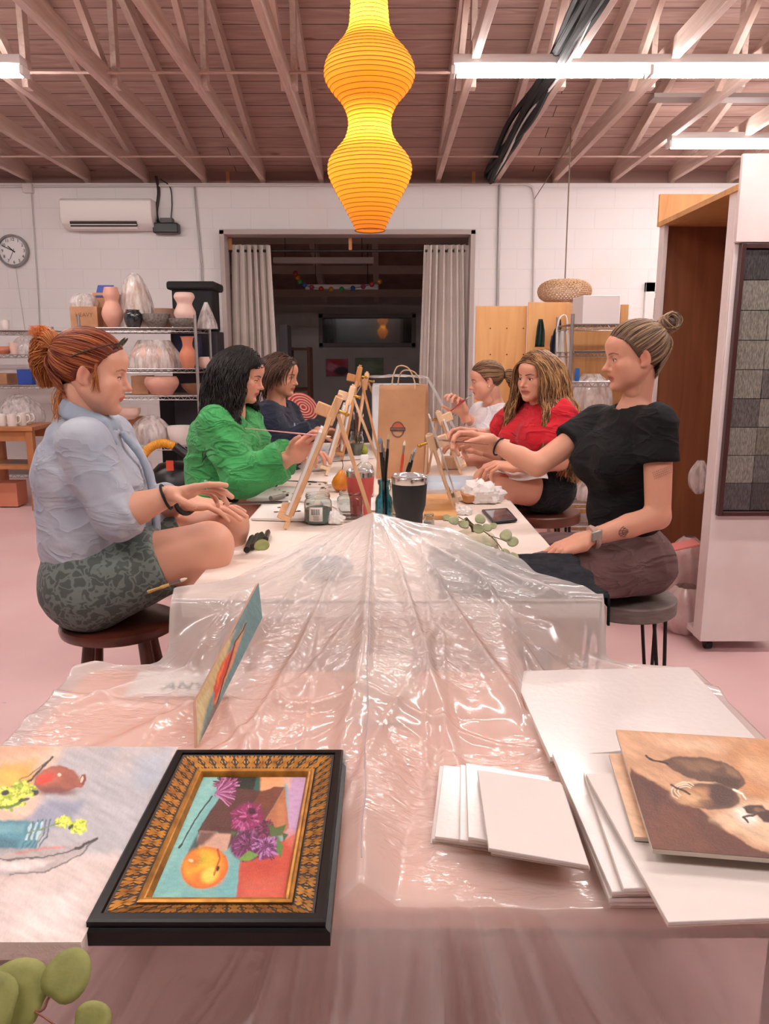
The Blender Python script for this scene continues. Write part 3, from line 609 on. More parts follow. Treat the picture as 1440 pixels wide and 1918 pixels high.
    p.ell(340,1620,16,20,.4,'#e0582a',.5,.6); p.stroke([(396,1598),(402,1615),(398,1632),(392,1650)],2.4,'#b8391c',op=.8); p.ell(400,1638,3.4,6,.3,'#3b1610',.3); p.ell(335,1620,5,3,.2,'#f6d8b0',.5)
    return p.brush(.07,.08,.0,3,5).brush(.05,.3,1.57,2,7)
zi=zf-.019; ii=.058
c4=[(ax+ii,y1-ii,zi),(bx-ii,y1-ii,zi),(bx-ii,y0+ii,zi),(ax+ii,y0+ii,zi)]
X=pquad(c4,230,330); pp=proj(X)
src=[(348,1449),(597,1446),(562,1703),(245,1703)] # warp into the drawing frame
u=np.linspace(0,1,230)[:,None]; v=np.linspace(0,1,330)[None]
# perspective-correct lookup: use homography of unit square -> src
def homog(src):
    a=np.zeros((8,8)); b_=np.zeros(8)
    for i,((U,V),(x_,y_)) in enumerate(zip(((0,0),(1,0),(1,1),(0,1)),src)):
        a[2*i]=[U,V,1,0,0,0,-U*x_,-V*x_]; a[2*i+1]=[0,0,0,U,V,1,-U*y_,-V*y_]; b_[2*i]=x_; b_[2*i+1]=y_
    return np.append(np.linalg.solve(a,b_),1).reshape(3,3)
def hmap(src,nu,nv):
    U,V=np.meshgrid(np.linspace(0,1,nu),np.linspace(0,1,nv),indexing='ij'); q=np.stack([U,V,np.ones_like(U)],-1).reshape(-1,3)@homog(src).T; return q[:,:2]/q[:,2:]
mb=MB(); mb.grid(X,f_peach(hmap(src,230,330)).c); obj('painted_surface',mb,mat('oil_paint_','#ffffff',.4,vcol='Col',bump=.3,bscale=500,spec=.4),t,usecol=True,angle=180)
mb=MB(); mb.box(((ax+bx)/2,(y0+y1)/2,zi-.006),(bx-ax-.1,y1-y0-.1,.008)); obj('backing_board',mb,mat('board','#8a6a4a',.8),t)
# --- leaning study panel
def f_lean(uv):
    p=Pt(uv,'#6d8586',seed=3,wob=2)
    p.poly([(483,1088),(492,1158),(400,1330),(420,1250)],'#5c7a7c',4,.7); p.poly([(440,1180),(420,1240),(385,1330),(366,1400),(360,1300)],'#c2a878',3); p.poly([(366,1320),(392,1290),(372,1400),(360,1400)],'#cdb98c',5)
    p.poly([(455,1175),(462,1165),(440,1230),(405,1320),(398,1320),(410,1260)],'#c98a62',2); p.poly([(442,1205),(432,1240),(412,1290),(400,1318),(400,1285),(415,1245)],'#c8432a',2); p.poly([(428,1222),(415,1260),(405,1290),(407,1270)],'#e8783e',3)
    p.stroke([(462,1168),(440,1205),(405,1320)],1.2,'#4a2c22'); p.poly([(400,1318),(385,1360),(372,1398),(395,1360),(420,1310)],'#7b5a4a',4,.8)
    return p.brush(.12,.08,1.1,4,2)
c4=[P(484,1091,1.70),P(491,1157,1.635),P(370,1399,1.30)]
_n=np.cross(c4[1]-c4[0],c4[2]-c4[0]); _r=ray(367,1312); c4.append(A(0,0,CAMZ)+_r*(((c4[0]-A(0,0,CAMZ))@_n)/(_r@_n)))
t=painting('painting','narrow study of a red pod on teal, leaning on the plastic ridge',c4,.011,60,220,f_lean,mat('panel_edge','#c99f87',.6))
# --- pear painting and white panels
def f_pear(uv):
    p=Pt(uv,'#c79a78',seed=6,wob=4)
    p.poly([(1153,1365),(1500,1388),(1500,1420),(1300,1400),(1160,1420)],'#d6a986',14,.9); p.poly([(1350,1390),(1445,1390),(1445,1560),(1390,1480)],'#c08658',22,.8); p.ell(1420,1440,40,22,.6,'#e3b48c',.7,.8); p.ell(1300,1395,60,10,.1,'#e8c7a8',.7,.7)
    p.poly([(1178,1440),(1225,1465),(1290,1500),(1380,1570),(1450,1605),(1450,1640),(1200,1620)],'#5a2f20',3); p.poly([(1200,1480),(1300,1530),(1330,1600),(1220,1592)],'#6b3b28',14,.7); p.poly([(1190,1450),(1240,1490),(1230,1520)],'#3f1f16',10,.6)
    p.poly([(1330,1535),(1450,1592),(1450,1500),(1400,1498)],'#e6c4a2',9,.85); p.ell(1398,1528,24,14,.4,'#fbeadb',.6)
    U_=[(1236,1424),(1270,1417),(1310,1418),(1350,1427),(1382,1444),(1396,1466),(1380,1480),(1340,1474),(1300,1460),(1262,1444)]
    p.poly(U_,'#634637',2); p.poly([(1262,1424),(1310,1424),(1350,1436),(1330,1448),(1290,1440)],'#8a6851',5,.85); p.poly([(1330,1452),(1385,1458),(1382,1476),(1340,1470)],'#442b22',4,.85); p.poly([(1352,1432),(1380,1446),(1384,1456),(1360,1448)],'#9a7a60',4,.7)
    p.stroke([(1210,1415),(1222,1422),(1250,1430)],1.8,'#33201a')
    p.ell(1322,1490,66,26,.12,'#d9b48f',.05); p.ell(1322,1492,62,24,.12,'#6b4a38',.06); p.ell(1300,1492,40,18,.1,'#b98a64',.35); p.ell(1290,1494,22,11,.1,'#cfa47c',.4); p.ell(1352,1487,26,19,.3,'#4c3128',.3); p.ell(1340,1506,36,7,.1,'#3c261e',.5,.6)
    for r in(24,18,13): p.stroke([(1283+r*math.cos(a),1482+r*.7*math.sin(a)) for a in np.linspace(2.2,5.4,12)],.9,'#f2ddc4')
    p.stroke([(1256,1470),(1290,1486)],1.6,'#3a241c'); p.stroke([(1372,1480),(1390,1486),(1396,1496)],2,'#fff3e4')
    p.poly([(1390,1512),(1405,1507),(1425,1508),(1432,1516),(1450,1522),(1450,1544),(1430,1540),(1418,1526),(1400,1524)],'#4a3329',2); p.ell(1420,1516,10,4,.2,'#7a5a45',.3); p.stroke([(1392,1530),(1410,1527),(1425,1520)],2.2,'#4a3329'); p.stroke([(1395,1532),(1402,1540)],1.6,'#3a241c')
    return p.brush(.12,.035,.5,4,5).brush(.06,.12,.5,4,9)
wp=mat('gesso','#e3dbd7',.3,coat=.55,bump=.25,bscale=60); wpe=mat('panel_side','#cdbfae',.7); wm=mat('gesso_matte','#dfd5cf',.6)
def wpanel(px4,z,th,label,m=wp,name='art_board',grp='blank white painting panels'):
    c4=[PZ(*q,z) for q in px4]; ctr=sum(c4)/4; t=thing(name,label,'panel',tuple(ctr-A(0,0,th)),grp)
    mb=MB(); slab(mb,c4,th*.75); mb.v[-1][:,2]-=0; obj('panel',mb,m,t,bevel=.001)
    mb=MB(); slab(mb,[q-A(0,0,th*.76) for q in c4],th*.24); o=obj('backing',mb,wpe,t); return t
wpanel([(964,1262),(1296,1254),(1432,1404),(1034,1424)],zt+.002,.012,'large white panel, lower of the two beside the plastic ridge')
wpanel([(958,1257),(1290,1249),(1415,1382),(1030,1418)],zt+.016,.012,'largest glossy white panel on top, beside the plastic ridge')
base=zt
wpanel([(1040,1424),(1220,1424),(1330,1690),(1143,1690)],base+.008,.008,'white panel at the bottom of the stack under the pear painting')
wpanel([(1037,1418),(1220,1418),(1330,1682),(1141,1682)],base+.018,.009,'white panel second from the bottom under the pear painting')
wpanel([(1034,1411),(1205,1411),(1325,1666),(1146,1670)],base+.028,.008,'glossy white panel third up in the stack under the pear painting')
wpanel([(1093,1446),(1235,1440),(1320,1660),(1168,1664)],base+.038,.008,'white panel fourth up in the stack under the pear painting')
wpanel([(1097,1449),(1500,1440),(1640,1712),(1251,1727)],base+.050,.007,'big matt white panel jutting towards the viewer below the pear painting',wm)
k=[([(824,1436),(1010,1462),(1064,1608),(806,1578)],'lowest white panel of the small pile'),
   ([(823,1434),(1000,1460),(1050,1603),(809,1571)],'second white panel from the bottom of the small pile'),
   ([(830,1433),(990,1450),(1060,1598),(814,1566)],'third white panel from the bottom of the small pile, at its left edge'),
   ([(862,1432),(1010,1452),(1080,1602),(861,1572)],'fourth white panel up in the small pile'),
   ([(872,1429),(1027,1455),(1090,1606),(877,1567)],'fifth white panel up in the small pile, glossy back edge showing'),
   ([(897,1445),(1053,1469),(1105,1624),(920,1594)],'white panel just below the top of the small pile')]
for i,(q,l) in enumerate(k): wpanel(q,base+.004+.0075*i,.0065,l)
wpanel([(894,1441),(1050,1465),(1103,1621),(915,1588)],base+.004+.0075*6,.006,'smooth matt white panel on top of the small pile',wm)
c4=[PZ(q[0],q[1],base+.058) for q in((1140,1412),(1300,1418),(1330,1580),(1188,1568))]
painting('painting','tan toned panel peeking out beneath the pear painting',c4,.006,60,80,lambda uv:Pt(uv,'#dcb493',2).brush(.12,.05,.4,4,2),wpe)
c4=[PZ(q[0],q[1],base+.072) for q in((1153,1367),(1470,1387),(1560,1618),(1222,1590))]
painting('painting','brown monochrome painting of two pears on the white panels',c4,.007,260,200,f_pear,wpe)
# --- eucalyptus sprig at the lower left corner
def leaf(mb,c,r,n,up=(0,0,1),dirn=(0,1,0),cup=.04,nr=24,notch=.15):
    n=nrm(n); a=nrm(np.asarray(dirn,float)-n*np.dot(dirn,n)); b=np.cross(n,a); V=[np.asarray(c,float)]
    for k in range(1,4):
        for j in range(nr):
            t=2*math.pi*j/nr; rr=r*k/3*(1-notch*math.exp(-((t-math.pi)/.5)**2)+.07*math.cos(t)+.03*math.sin(3*t+1))
            V.append(np.asarray(c)+a*rr*math.cos(t)+b*rr*math.sin(t)*.92-n*cup*r*(k/3)**2*(.5+.5*math.cos(2*t)))
    f=[(0,1+j,1+(j+1)%nr) for j in range(nr)]
    for k in range(2):
        for j in range(nr): q=1+k*nr+j; w=1+k*nr+(j+1)%nr; f.append((q,q+nr,w+nr,w))
    return mb.add(V,f)
mat('eucalyptus','#8e8f4c',.6,'#77793c',30,bump=.2,bscale=90); mat('eucalyptus_pale','#a7a981',.55,'#8d9068',30,bump=.2,bscale=120); mat('leaf_stem','#7c4a3a',.6); mat('green_stem','#5a5235',.6)
cn=P(64,1895,.73)
t=thing('eucalyptus_sprig','eucalyptus sprig with round green leaves hanging over the lower left corner','sprig',tuple(PZ(-80,1830,zt+.02)))
mb=MB(); st0=PZ(-160,1800,zt+.03); mb.tube(curve([st0,P(-60,1860,.78),cn,P(92,1868,.74)],20),.0016,6); obj('stem',mb,M['leaf_stem'],t)
mb=MB(); mb.tube(curve([cn,P(80,1904,.72),P(110,1925,.71)],10),.0012,6); obj('stem',mb,M['leaf_stem'],t)
vw=A(0,-.65,.75)
for (px,py,d,r,dr_) in((122,1832,.745,.029,(.3,0,.8)),(34,1864,.74,.040,(-.7,0,.3)),(168,1912,.71,.021,(.9,0,.1)),(-20,1885,.72,.036,(-1,0,.1))):
    mb=MB(); leaf(mb,P(px,py,d),r,vw+A(.1*random.random(),0,0),dirn=dr_); obj('leaf',mb,M['eucalyptus'],t,solid=.0008,angle=35)
# ================================================================ signed-distance figure builder
class Fld:
    def __init__(s,lo,hi,h):
        s.lo=np.asarray(lo,float); s.h=h; s.n=np.ceil((np.asarray(hi)-s.lo)/h).astype(int)+1
        s.D=np.full(s.n,.05,np.float32)
        s.ax=[(s.lo[i]+h*np.arange(s.n[i])).astype(np.float32) for i in range(3)]
    def blk(s,lo,hi):
        i0=np.clip(np.floor((np.asarray(lo)-s.lo)/s.h).astype(int),0,s.n); i1=np.clip(np.ceil((np.asarray(hi)-s.lo)/s.h).astype(int)+1,0,s.n)
        if (i1<=i0).any(): return None,None
        sl=tuple(slice(a,b) for a,b in zip(i0,i1)); X,Y,Z=np.meshgrid(s.ax[0][sl[0]],s.ax[1][sl[1]],s.ax[2][sl[2]],indexing='ij')
        return sl,(X,Y,Z)
    def put(s,f,lo,hi,k=.01,op='add'):
        m=.045+k; sl,g=s.blk(np.asarray(lo)-m,np.asarray(hi)+m)
        if sl is None: return s
        d=f(*g); D=s.D[sl]
        if op=='add':
            hh=np.clip(k-np.abs(D-d),0,None)/k; s.D[sl]=np.minimum(D,d)-hh*hh*k*.25
        elif op=='sub':
            d=-d; hh=np.clip(k-np.abs(D-d),0,None)/k; s.D[sl]=np.maximum(D,d)+hh*hh*k*.25
        return s
    def cap(s,a,b,ra,rb=None,k=.01,op='add',side=None,wf=1,flat=0,prof=None):
        a=np.asarray(a,float); b=np.asarray(b,float); rb=ra if rb is None else rb; ba=b-a; L2=ba@ba+1e-12
        sd=None if side is None else nrm(np.asarray(side,float))
        def f(X,Y,Z):
            x=X-a[0]; y=Y-a[1]; z=Z-a[2]; t0=(x*ba[0]+y*ba[1]+z*ba[2])/L2; t=np.clip(t0,0,1)
            x=x-t*ba[0]; y=y-t*ba[1]; z=z-t*ba[2]; q=x*x+y*y+z*z
            if sd is not None:
                u=x*sd[0]+y*sd[1]+z*sd[2]; q=q-u*u*(1-1/wf**2)
            r=ra+(rb-ra)*t if prof is None else np.interp(t,np.linspace(0,1,len(prof)),prof)
            d=np.sqrt(q)-r
            if flat: 
                L=math.sqrt(L2)
                if flat&1: d=np.maximum(d,(t0-1)*L)
                if flat&2: d=np.maximum(d,-t0*L)
            return d
        R=max(ra,rb,max(prof) if prof is not None else 0)*max(1,wf)
        return s.put(f,np.minimum(a,b)-R,np.maximum(a,b)+R,k,op)
    def ell(s,c,r,R=None,k=.01,op='add'):
        c=np.asarray(c,float); r=np.broadcast_to(np.asarray(r,float),(3,)); R=np.eye(3) if R is None else np.array(R)
        def f(X,Y,Z):
            x=X-c[0]; y=Y-c[1]; z=Z-c[2]; u=[(x*R[0,i]+y*R[1,i]+z*R[2,i]) for i in range(3)]
            k0=np.sqrt(sum((u[i]/r[i])**2 for i in range(3)))+1e-9; k1=np.sqrt(sum((u[i]/r[i]**2)**2 for i in range(3)))+1e-9
            return k0*(k0-1)/k1
        return s.put(f,c-r.max(),c+r.max(),k,op)
    def cut(s,p,n):
        "remove everything on the side n points to"
        n=nrm(n); X,Y,Z=np.meshgrid(*s.ax,indexing='ij'); d=(X-p[0])*n[0]+(Y-p[1])*n[1]+(Z-p[2])*n[2]; s.D=np.maximum(s.D,d); return s
    def mesh(s):
        D=s.D; S=D<0; c=[D[i:D.shape[0]-1+i,j:D.shape[1]-1+j,k:D.shape[2]-1+k] for i in(0,1) for j in(0,1) for k in(0,1)]
        sg=sum((q<0).astype(np.int8) for q in c); act=(sg>0)&(sg<8); idx=np.argwhere(act); m=len(idx)
        vals=[q[act] for q in c]; offs=[np.array((i,j,k)) for i in(0,1) for j in(0,1) for k in(0,1)]
        pos=np.zeros((m,3)); cnt=np.zeros(m)
        for a in range(8):
            for b in range(a+1,8):
                if np.abs(offs[a]-offs[b]).sum()!=1: continue
                va,vb=vals[a],vals[b]; msk=(va<0)!=(vb<0); t=np.where(msk,va/(va-vb+1e-12),0)
                pos+=np.where(msk[:,None],offs[a]+(offs[b]-offs[a])*t[:,None],0); cnt+=msk
        V=(idx+pos/cnt[:,None])*s.h+s.lo
        im=np.full(act.shape,-1,np.int64); im[act]=np.arange(m); F_=[]
        for ax in range(3):
            o=[0,1,2]; o.remove(ax); sl0=[slice(None)]*3; sl1=[slice(None)]*3; sl0[ax]=slice(0,-1); sl1[ax]=slice(1,None)
            a=S[tuple(sl0)]; b=S[tuple(sl1)]; e=np.argwhere(a!=b); 
            ok=np.all([(e[:,q]>0)&(e[:,q]<D.shape[q]-1) for q in o],axis=0); e=e[ok]
            flip=a[tuple(e.T)]
            def g(d1,d2):
                q=e.copy(); q[:,o[0]]-=d1; q[:,o[1]]-=d2; return im[tuple(q.T)]
            Q=np.stack([g(1,1),g(0,1),g(0,0),g(1,0)],1)
            if ax==1: flip=~flip
            Q=np.where(flip[:,None],Q,Q[:,::-1]); F_.append(Q)
        Fc=np.concatenate(F_); Fc=Fc[(Fc>=0).all(1)]
        return V,Fc
def n3(Pn,seed=0):
    x,y,z=Pn.T; xi,yi,zi=[np.floor(q).astype(np.int64) for q in (x,y,z)]; fx,fy,fz=x-xi,y-yi,z-zi; fx,fy,fz=[q*q*(3-2*q) for q in(fx,fy,fz)]
    def h(a,b,c):
        n=(a*374761393+b*668265263+c*1440662683+seed*974711)&0x7fffffff; n=((n^(n>>13))*1274126177)&0x7fffffff; return ((n^(n>>16))&0xffff)/65535.
    r=0
    for i in(0,1):
        for j in(0,1):
            for k in(0,1): r=r+h(xi+i,yi+j,zi+k)*(fx if i else 1-fx)*(fy if j else 1-fy)*(fz if k else 1-fz)
    return r
def vnorm(V,Fc):
    a,b,c,d=[V[Fc[:,i]] for i in range(4)]; n=np.cross(c-a,d-b); N_=np.zeros_like(V)
    for i in range(4): np.add.at(N_,Fc[:,i],n)
    return N_/(np.linalg.norm(N_,axis=1)[:,None]+1e-12)
def smooth_mesh(V,Fc,it=1):
    for _ in range(it):
        S=np.zeros_like(V); n=np.zeros(len(V))
        for i in range(4):
            a,b=Fc[:,i],Fc[:,(i+1)%4]; np.add.at(S,a,V[b]); np.add.at(n,a,1); np.add.at(S,b,V[a]); np.add.at(n,b,1)
        V=V*.4+.6*S/np.maximum(n,1)[:,None]
    return V
def wrinkle(V,Fc,amp,sc,seed=0,aniso=None,sharp=1.0):
    N_=vnorm(V,Fc); Q=V*np.asarray(sc,float) if aniso is None else (V@np.array(aniso))*np.asarray(sc,float)
    Q=Q+.9*np.stack([n3(V*6+9,seed+1),n3(V*6+3,seed+2),n3(V*6+5,seed+3)],1)
    r=1-np.abs(n3(Q,seed)*2-1); r2=1-np.abs(n3(Q*2.1+7,seed+9)*2-1)
    return V+N_*((amp*(r**sharp-.5)+amp*.4*(r2-.5))[:,None])
# ---------------------------------------------------------------- head
def frame_of(fwd,up=(0,0,1),roll=0):
    f=nrm(fwd); u=nrm(np.asarray(up,float)-f*np.dot(f,up)); r=np.cross(f,u)
    if roll: u,r=u*math.cos(roll)+r*math.sin(roll),r*math.cos(roll)-u*math.sin(roll)
    return np.stack([r,f,u*.93],1)    # columns right, forward, up
def head_mesh(Hc,R,sc=1.,h=.0026,neck=None,open_=.5,skin='#d59f88',lip='#b9655c',brow='#6b4a38',full=1.,nose=1.,blush='#cf7f6c',smile=0,lash='#3a2620'):
    f=Fld((-.1,-.125,-.17),(.1,.135,.14),h)
    f.ell((0,-.018,.036),(.072,.094,.084))
    f.ell((0,.022,-.028),(.058*full,.058,.082),k=.03)
    f.ell((0,.04,.045),(.055,.048,.045),k=.02)
    for s in(-1,1):
        f.cap((s*.050*full,-.008,-.05),(s*.018,.052,-.092),.019,.018,k=.03)
        f.ell((s*.040,.046,-.026),(.023,.024,.02),k=.025)
        f.cap((s*.018,.070,.013),(s*.043,.055,.016),.010,.008,k=.014)
        f.ell((s*.045*full,.03,-.055),(.02,.028,.028),k=.03)
    f.cap((0,.06,-.096),(0,.065,-.098),.017,k=.02); 
    f.ell((0,.055,-.055),(.032,.03,.026),k=.02)
    for s in(-1,1): f.ell((s*.031,.081,-.001),(.016,.0115,.012),k=.012,op='sub')
    f.cap((0,.070,.012),(0,.091*nose**.5,-.027),.0085,.0092,k=.012); f.ell((0,.096*nose**.5,-.033),(.0095,.011,.0088),k=.008)
    for s in(-1,1):
        f.ell((s*.0105,.082,-.037),(.0075,.010,.0065),k=.006)
        f.ell((s*.0055,.088,-.0435),(.003,.005,.0025),k=.002,op='sub')
    # lips
    ly=.0795; w_=.021+.003*smile; lz=-.064
    f.cap((-w_,.068,lz+smile*.005),(0,ly+.003,lz+.004),.0035,.0058,k=.006); f.cap((w_,.068,lz+smile*.005),(0,ly+.003,lz+.004),.0035,.0058,k=.006)
    f.cap((-.012,.075,lz-.007),(.012,.075,lz-.007),.0062,k=.006)
    for s in(-1,1): f.cap((0,ly+.0085,lz-.0012),(s*(w_+.002),.073,lz+smile*.006-.001),.0018,.0012,k=.003,op='sub')
    f.ell((0,.080,-.082),(.016,.007,.006),k=.01,op='sub')
    # eyes
    gz=-.002
    for s in(-1,1):
        e=A(s*.031,.0635,gz); f.ell(e,.0150,k=.005)
        f.ell(e+A(0,.0145,-.001-(.5-open_)*.002),(.0128,.010,.0008+.0052*open_),k=.0015,op='sub')
        # crease
        f.cap(e+A(-.012,.0125,.0065),e+A(.011,.011,.0068),.0012,k=.003,op='sub')
    # ears
    for s in(-1,1):
        Re=Rz(s*.38)@Rx(-.15)
        f.ell((s*.076,-.016,-.006),(.0065,.017,.030),Re,k=.008)
        f.ell((s*.0815,-.011,-.002),(.0045,.0085,.017),Re,k=.004,op='sub'); f.ell((s*.074,-.008,-.030),(.006,.008,.009),k=.006)
    # neck stub
    f.cap((0,-.020,-.04),(0,.000,-.125),.043*full**.5,.036,k=.025)
    V,Fc=f.mesh(); V=smooth_mesh(V,Fc,1)
    x,y,z=V.T; c=np.tile(np.array(lin(skin)[:3]),(len(V),1))
    def bl(a,col):
        nonlocal c
        a=np.clip(a,0,1)[:,None]; c=c*(1-a)+a*np.array(lin(col)[:3])
    bl(.55*np.exp(-(((np.abs(x)-.042)/.02)**2+((y-.055)/.03)**2+((z+.032)/.02)**2)),blush)
    bl(.5*np.exp(-((x/.014)**2+((y-.1)/.018)**2+((z+.033)/.012)**2)),blush)
    bl(.7*np.exp(-(((np.abs(x)-.078)/.012)**2+((y+.012)/.02)**2+((z)/.03)**2)),blush)
    bl((y>.06)*np.clip(1.25-np.sqrt((x/(w_+.003))**2+((z-lz+.0015)/.0095)**2),0,.25)*4,lip)
    bl((y>.06)*np.exp(-((z-lz+.001+abs(x)*0-smile*.1*np.abs(x))/.0014)**2)*(np.abs(x)<w_)*.75,'#6a2c2a')
    ab=np.abs(x); bz=.0185+.0045*np.clip((ab-.012)/.022,0,1)-.006*np.clip((ab-.036)/.014,0,1)
    bl((y>.03)*np.clip(1-np.abs(z-bz)/(.0042-.0022*np.clip((ab-.02)/.03,0,1)),0,1)*(ab>.011)*(ab<.051)*1.9,brow)
    ez=gz-.001+.0008+.0052*open_; q=np.sqrt(((ab-.031)/.0142)**2+0); arc=gz+.0005+(.0018+.0056*open_)*np.sqrt(np.clip(1-q*q,0,1))
    bl((y>.05)*(q<1)*np.exp(-((z-arc)/.0019)**2)*1.5,lash)
    bl((y>.05)*np.exp(-(((ab-.031)/.018)**2+((z-.007)/.006)**2))*.28,'#a0604f')
    return V*sc@R.T+Hc,Fc,c
def ico(mb,c,r,R,cols,iris='#4a3323',gaze=0.):
    m2=MB(); m2.ell((0,0,0),r,20,16); V=m2.v[0]; f=m2.f
    g=nrm(A(0,1,gaze)); d=(V@g)/r; col=np.tile(np.array(lin('#e9ddd6')[:3]),(len(V),1)); col[d>.86]=lin(iris)[:3]; col[d>.965]=(.004,.004,.004)
    mb.add(V@R.T+c,f,col)
def hand_mesh(W,dirn,palm,side=1,curl=(.5,.5,.5,.5),thumb=.4,sc=1.,h=.0024,spread=.06,tips=None,thumb_dir=None):
    """W wrist, dirn wrist->knuckles, palm = direction palm faces, side=+1 thumb on +cross(dirn,palm)"""
    Fd=nrm(dirn); N_=nrm(np.asarray(palm,float)-Fd*np.dot(Fd,palm)); S=np.cross(Fd,N_)*side
    R=np.stack([S,Fd,N_],1)
    f=Fld((-.085,-.05,-.05),(.10,.20,.115),h)
    f.cap((0,-.045,0),(0,.01,0),.0235,.021,k=.01,side=(1,0,0),wf=1.2)
    f.cap((.0,.012,0),(.0,.070,-.002),.0150,.0125,k=.02,side=(1,0,0),wf=2.4)
    f.cap((.022,.018,.006),(.028,.05,.006),.014,.010,k=.015); f.cap((-.024,.02,.006),(-.026,.055,.004),.012,.009,k=.015)
    L=[(.043,.026,.021),(.048,.030,.023),(.045,.028,.022),(.035,.021,.019)]; X0=[.028,.0095,-.0095,-.027]; Y0=[.083,.088,.084,.075]; r0=[.0092,.0095,.009,.0080]
    tipp=[]
    for i in range(4):
        p=A(X0[i],Y0[i],-.001); f.cap((X0[i]*.8,.045,0),p,.010,r0[i]*1.08,k=.006)
        a=0; sp=(1.5-i)*spread
        for j in range(3):
            a+=curl[i]*(.9,1.15,.75)[j] if not hasattr(curl[i],'__len__') else curl[i][j]
            d=A(math.sin(sp)*math.cos(a),math.cos(sp)*math.cos(a),math.sin(a)); q=p+d*L[i][j]; ra=r0[i]*(1,.93,.86)[j]
            f.cap(p,q,ra,ra*.9,k=.0025); p=q
        tipp.append(p)
    td=nrm(thumb_dir) if thumb_dir is not None else nrm(A(.75,.60,.25+thumb))
    p=A(.024,.018,.006); q=p+td*.044; f.cap(p,q,.0145,.0108,k=.012)
    td2=nrm(td*.8+A(-.15,.45,.1+thumb*.5)); q2=q+td2*.032; f.cap(q,q2,.0105,.0095,k=.003); td3=nrm(td2+A(-.2,.2,.05)); q3=q2+td3*.024; f.cap(q2,q3,.0095,.0078,k=.002)
    V,Fc=f.mesh(); V=smooth_mesh(V,Fc,1)
    g=lambda a:np.asarray(a)*sc@R.T+W
    return g(V),Fc,[g(t) for t in tipp],g(q3)
def join(parts):
    V=[];Fc=[];Cc=[];n=0
    for v,f,c in parts:
        V.append(v); Fc.append(np.asarray(f)+n); Cc.append(np.tile(np.array(lin(c)[:3]),(len(v),1)) if isinstance(c,str) else c); n+=len(v)
    return np.concatenate(V),np.concatenate(Fc),np.concatenate(Cc)
skin_m=mat('skin','#ffffff',.48,vcol='Col',sss=.12,bump=.08,bscale=400,spec=.4)
# ---------------------------------------------------------------- hair
HC=A(0,-.016,.036); HR=A(.079,.1,.090)
def hcol(cols,n,rg): 
    a=np.array([lin(q)[:3] for q in cols]); i=rg.integers(0,len(a),n); j=rg.integers(0,len(a),n); t=rg.random(n)[:,None]*.5; return a[i]*(1-t)+a[j]*t
def strands_mesh(paths,rad,cols,ns=4):
    "paths (n,k,3)"
    n,k=paths.shape[:2]; T=np.gradient(paths,axis=1); T/=np.linalg.norm(T,axis=2,keepdims=True)+1e-9
    ref=np.array([.3,.2,.93]); S=np.cross(T,ref); S/=np.linalg.norm(S,axis=2,keepdims=True)+1e-9; B=np.cross(T,S)
    tp=np.sin(np.linspace(.35,math.pi-.12,k))**.5; r=np.asarray(rad).reshape(-1,1)*tp[None]
    a=np.arange(ns)*2*np.pi/ns; V=paths[:,:,None]+r[:,:,None,None]*(np.cos(a)[:,None]*S[:,:,None]+np.sin(a)[:,None]*B[:,:,None])
    base=(np.arange(n)[:,None,None]*k+np.arange(k-1)[None,:,None])*ns; j=np.arange(ns)[None,None]; j2=(j+1)%ns
    Fc=np.stack([base+j,base+j2,base+ns+j2,base+ns+j],-1).reshape(-1,4)
    return V.reshape(-1,3),Fc,np.repeat(cols,k*ns,axis=0)
def hair_region(p,fz=.066,ear=.0):
    "points p on unit-ish cap in head coords -> bool: has hair"
    x,y,z=p.T; ab=np.abs(x)
    front=z>(.082-ab*.25-.9*(ab>.05)*(ab-.05))        # above hairline in front
    side=(y<.030-np.clip(.045-z,0,1)*.55)&(z>-.005)
    back=(y<-.034)&(z>-.075)
    return (front|side|back)
def cap_mesh(Hc,R,sc,infl=0.,h=.004,nape=-.07):
    f=Fld((-.1,-.13,-.1),(.1,.1,.15),h); r=HR+infl
    f.ell(HC,r); X,Y,Z=np.meshgrid(*f.ax,indexing='ij'); ab=np.abs(X)
    zl=.080-ab*.25-.9*np.clip(ab-.05,0,1)
    yl=np.where(Z>.045,.030,.030-(.045-Z)*.55); yl=np.where(Z<-.005,-.036,yl)
    m=np.minimum(np.maximum(Y-yl,-1),1); keep=np.minimum(m,zl-Z); keep=np.maximum(keep,nape-Z)
    f.D=np.maximum(f.D,keep.astype(np.float32)); V,Fc=f.mesh(); V=smooth_mesh(V,Fc,2); return V*sc@R.T+Hc,Fc
def scalp(n,rg,infl=0):
    out=[]
    while sum(map(len,out))<n:
        d=rg.normal(size=(n*2,3)); d/=np.linalg.norm(d,axis=1)[:,None]; p=HC+d*(HR+infl); out.append(p[hair_region(p)])
    return np.concatenate(out)[:n]
def pulled(n,tie,rg,k=14,lift=.0035):
    "strands lying on the scalp from anywhere to the tie point (head coords)"
    p=scalp(n,rg); dt=nrm((np.asarray(tie)-HC)/HR); d0=(p-HC)/HR; t=np.linspace(0,1,k)[None,:,None]
    d=d0[:,None]*(1-t)+dt*t; mid=np.abs((d0@dt))[:,None,None]; d/=np.linalg.norm(d,axis=2,keepdims=True)
    off=1+(.01+.05*rg.random((n,1,1)))*np.sin(np.pi*np.clip(t*1.1,0,1))+.02*t
    q=HC+d*HR*off; q=q+(np.asarray(tie)-q)*(sm(.8,1,t)); return q
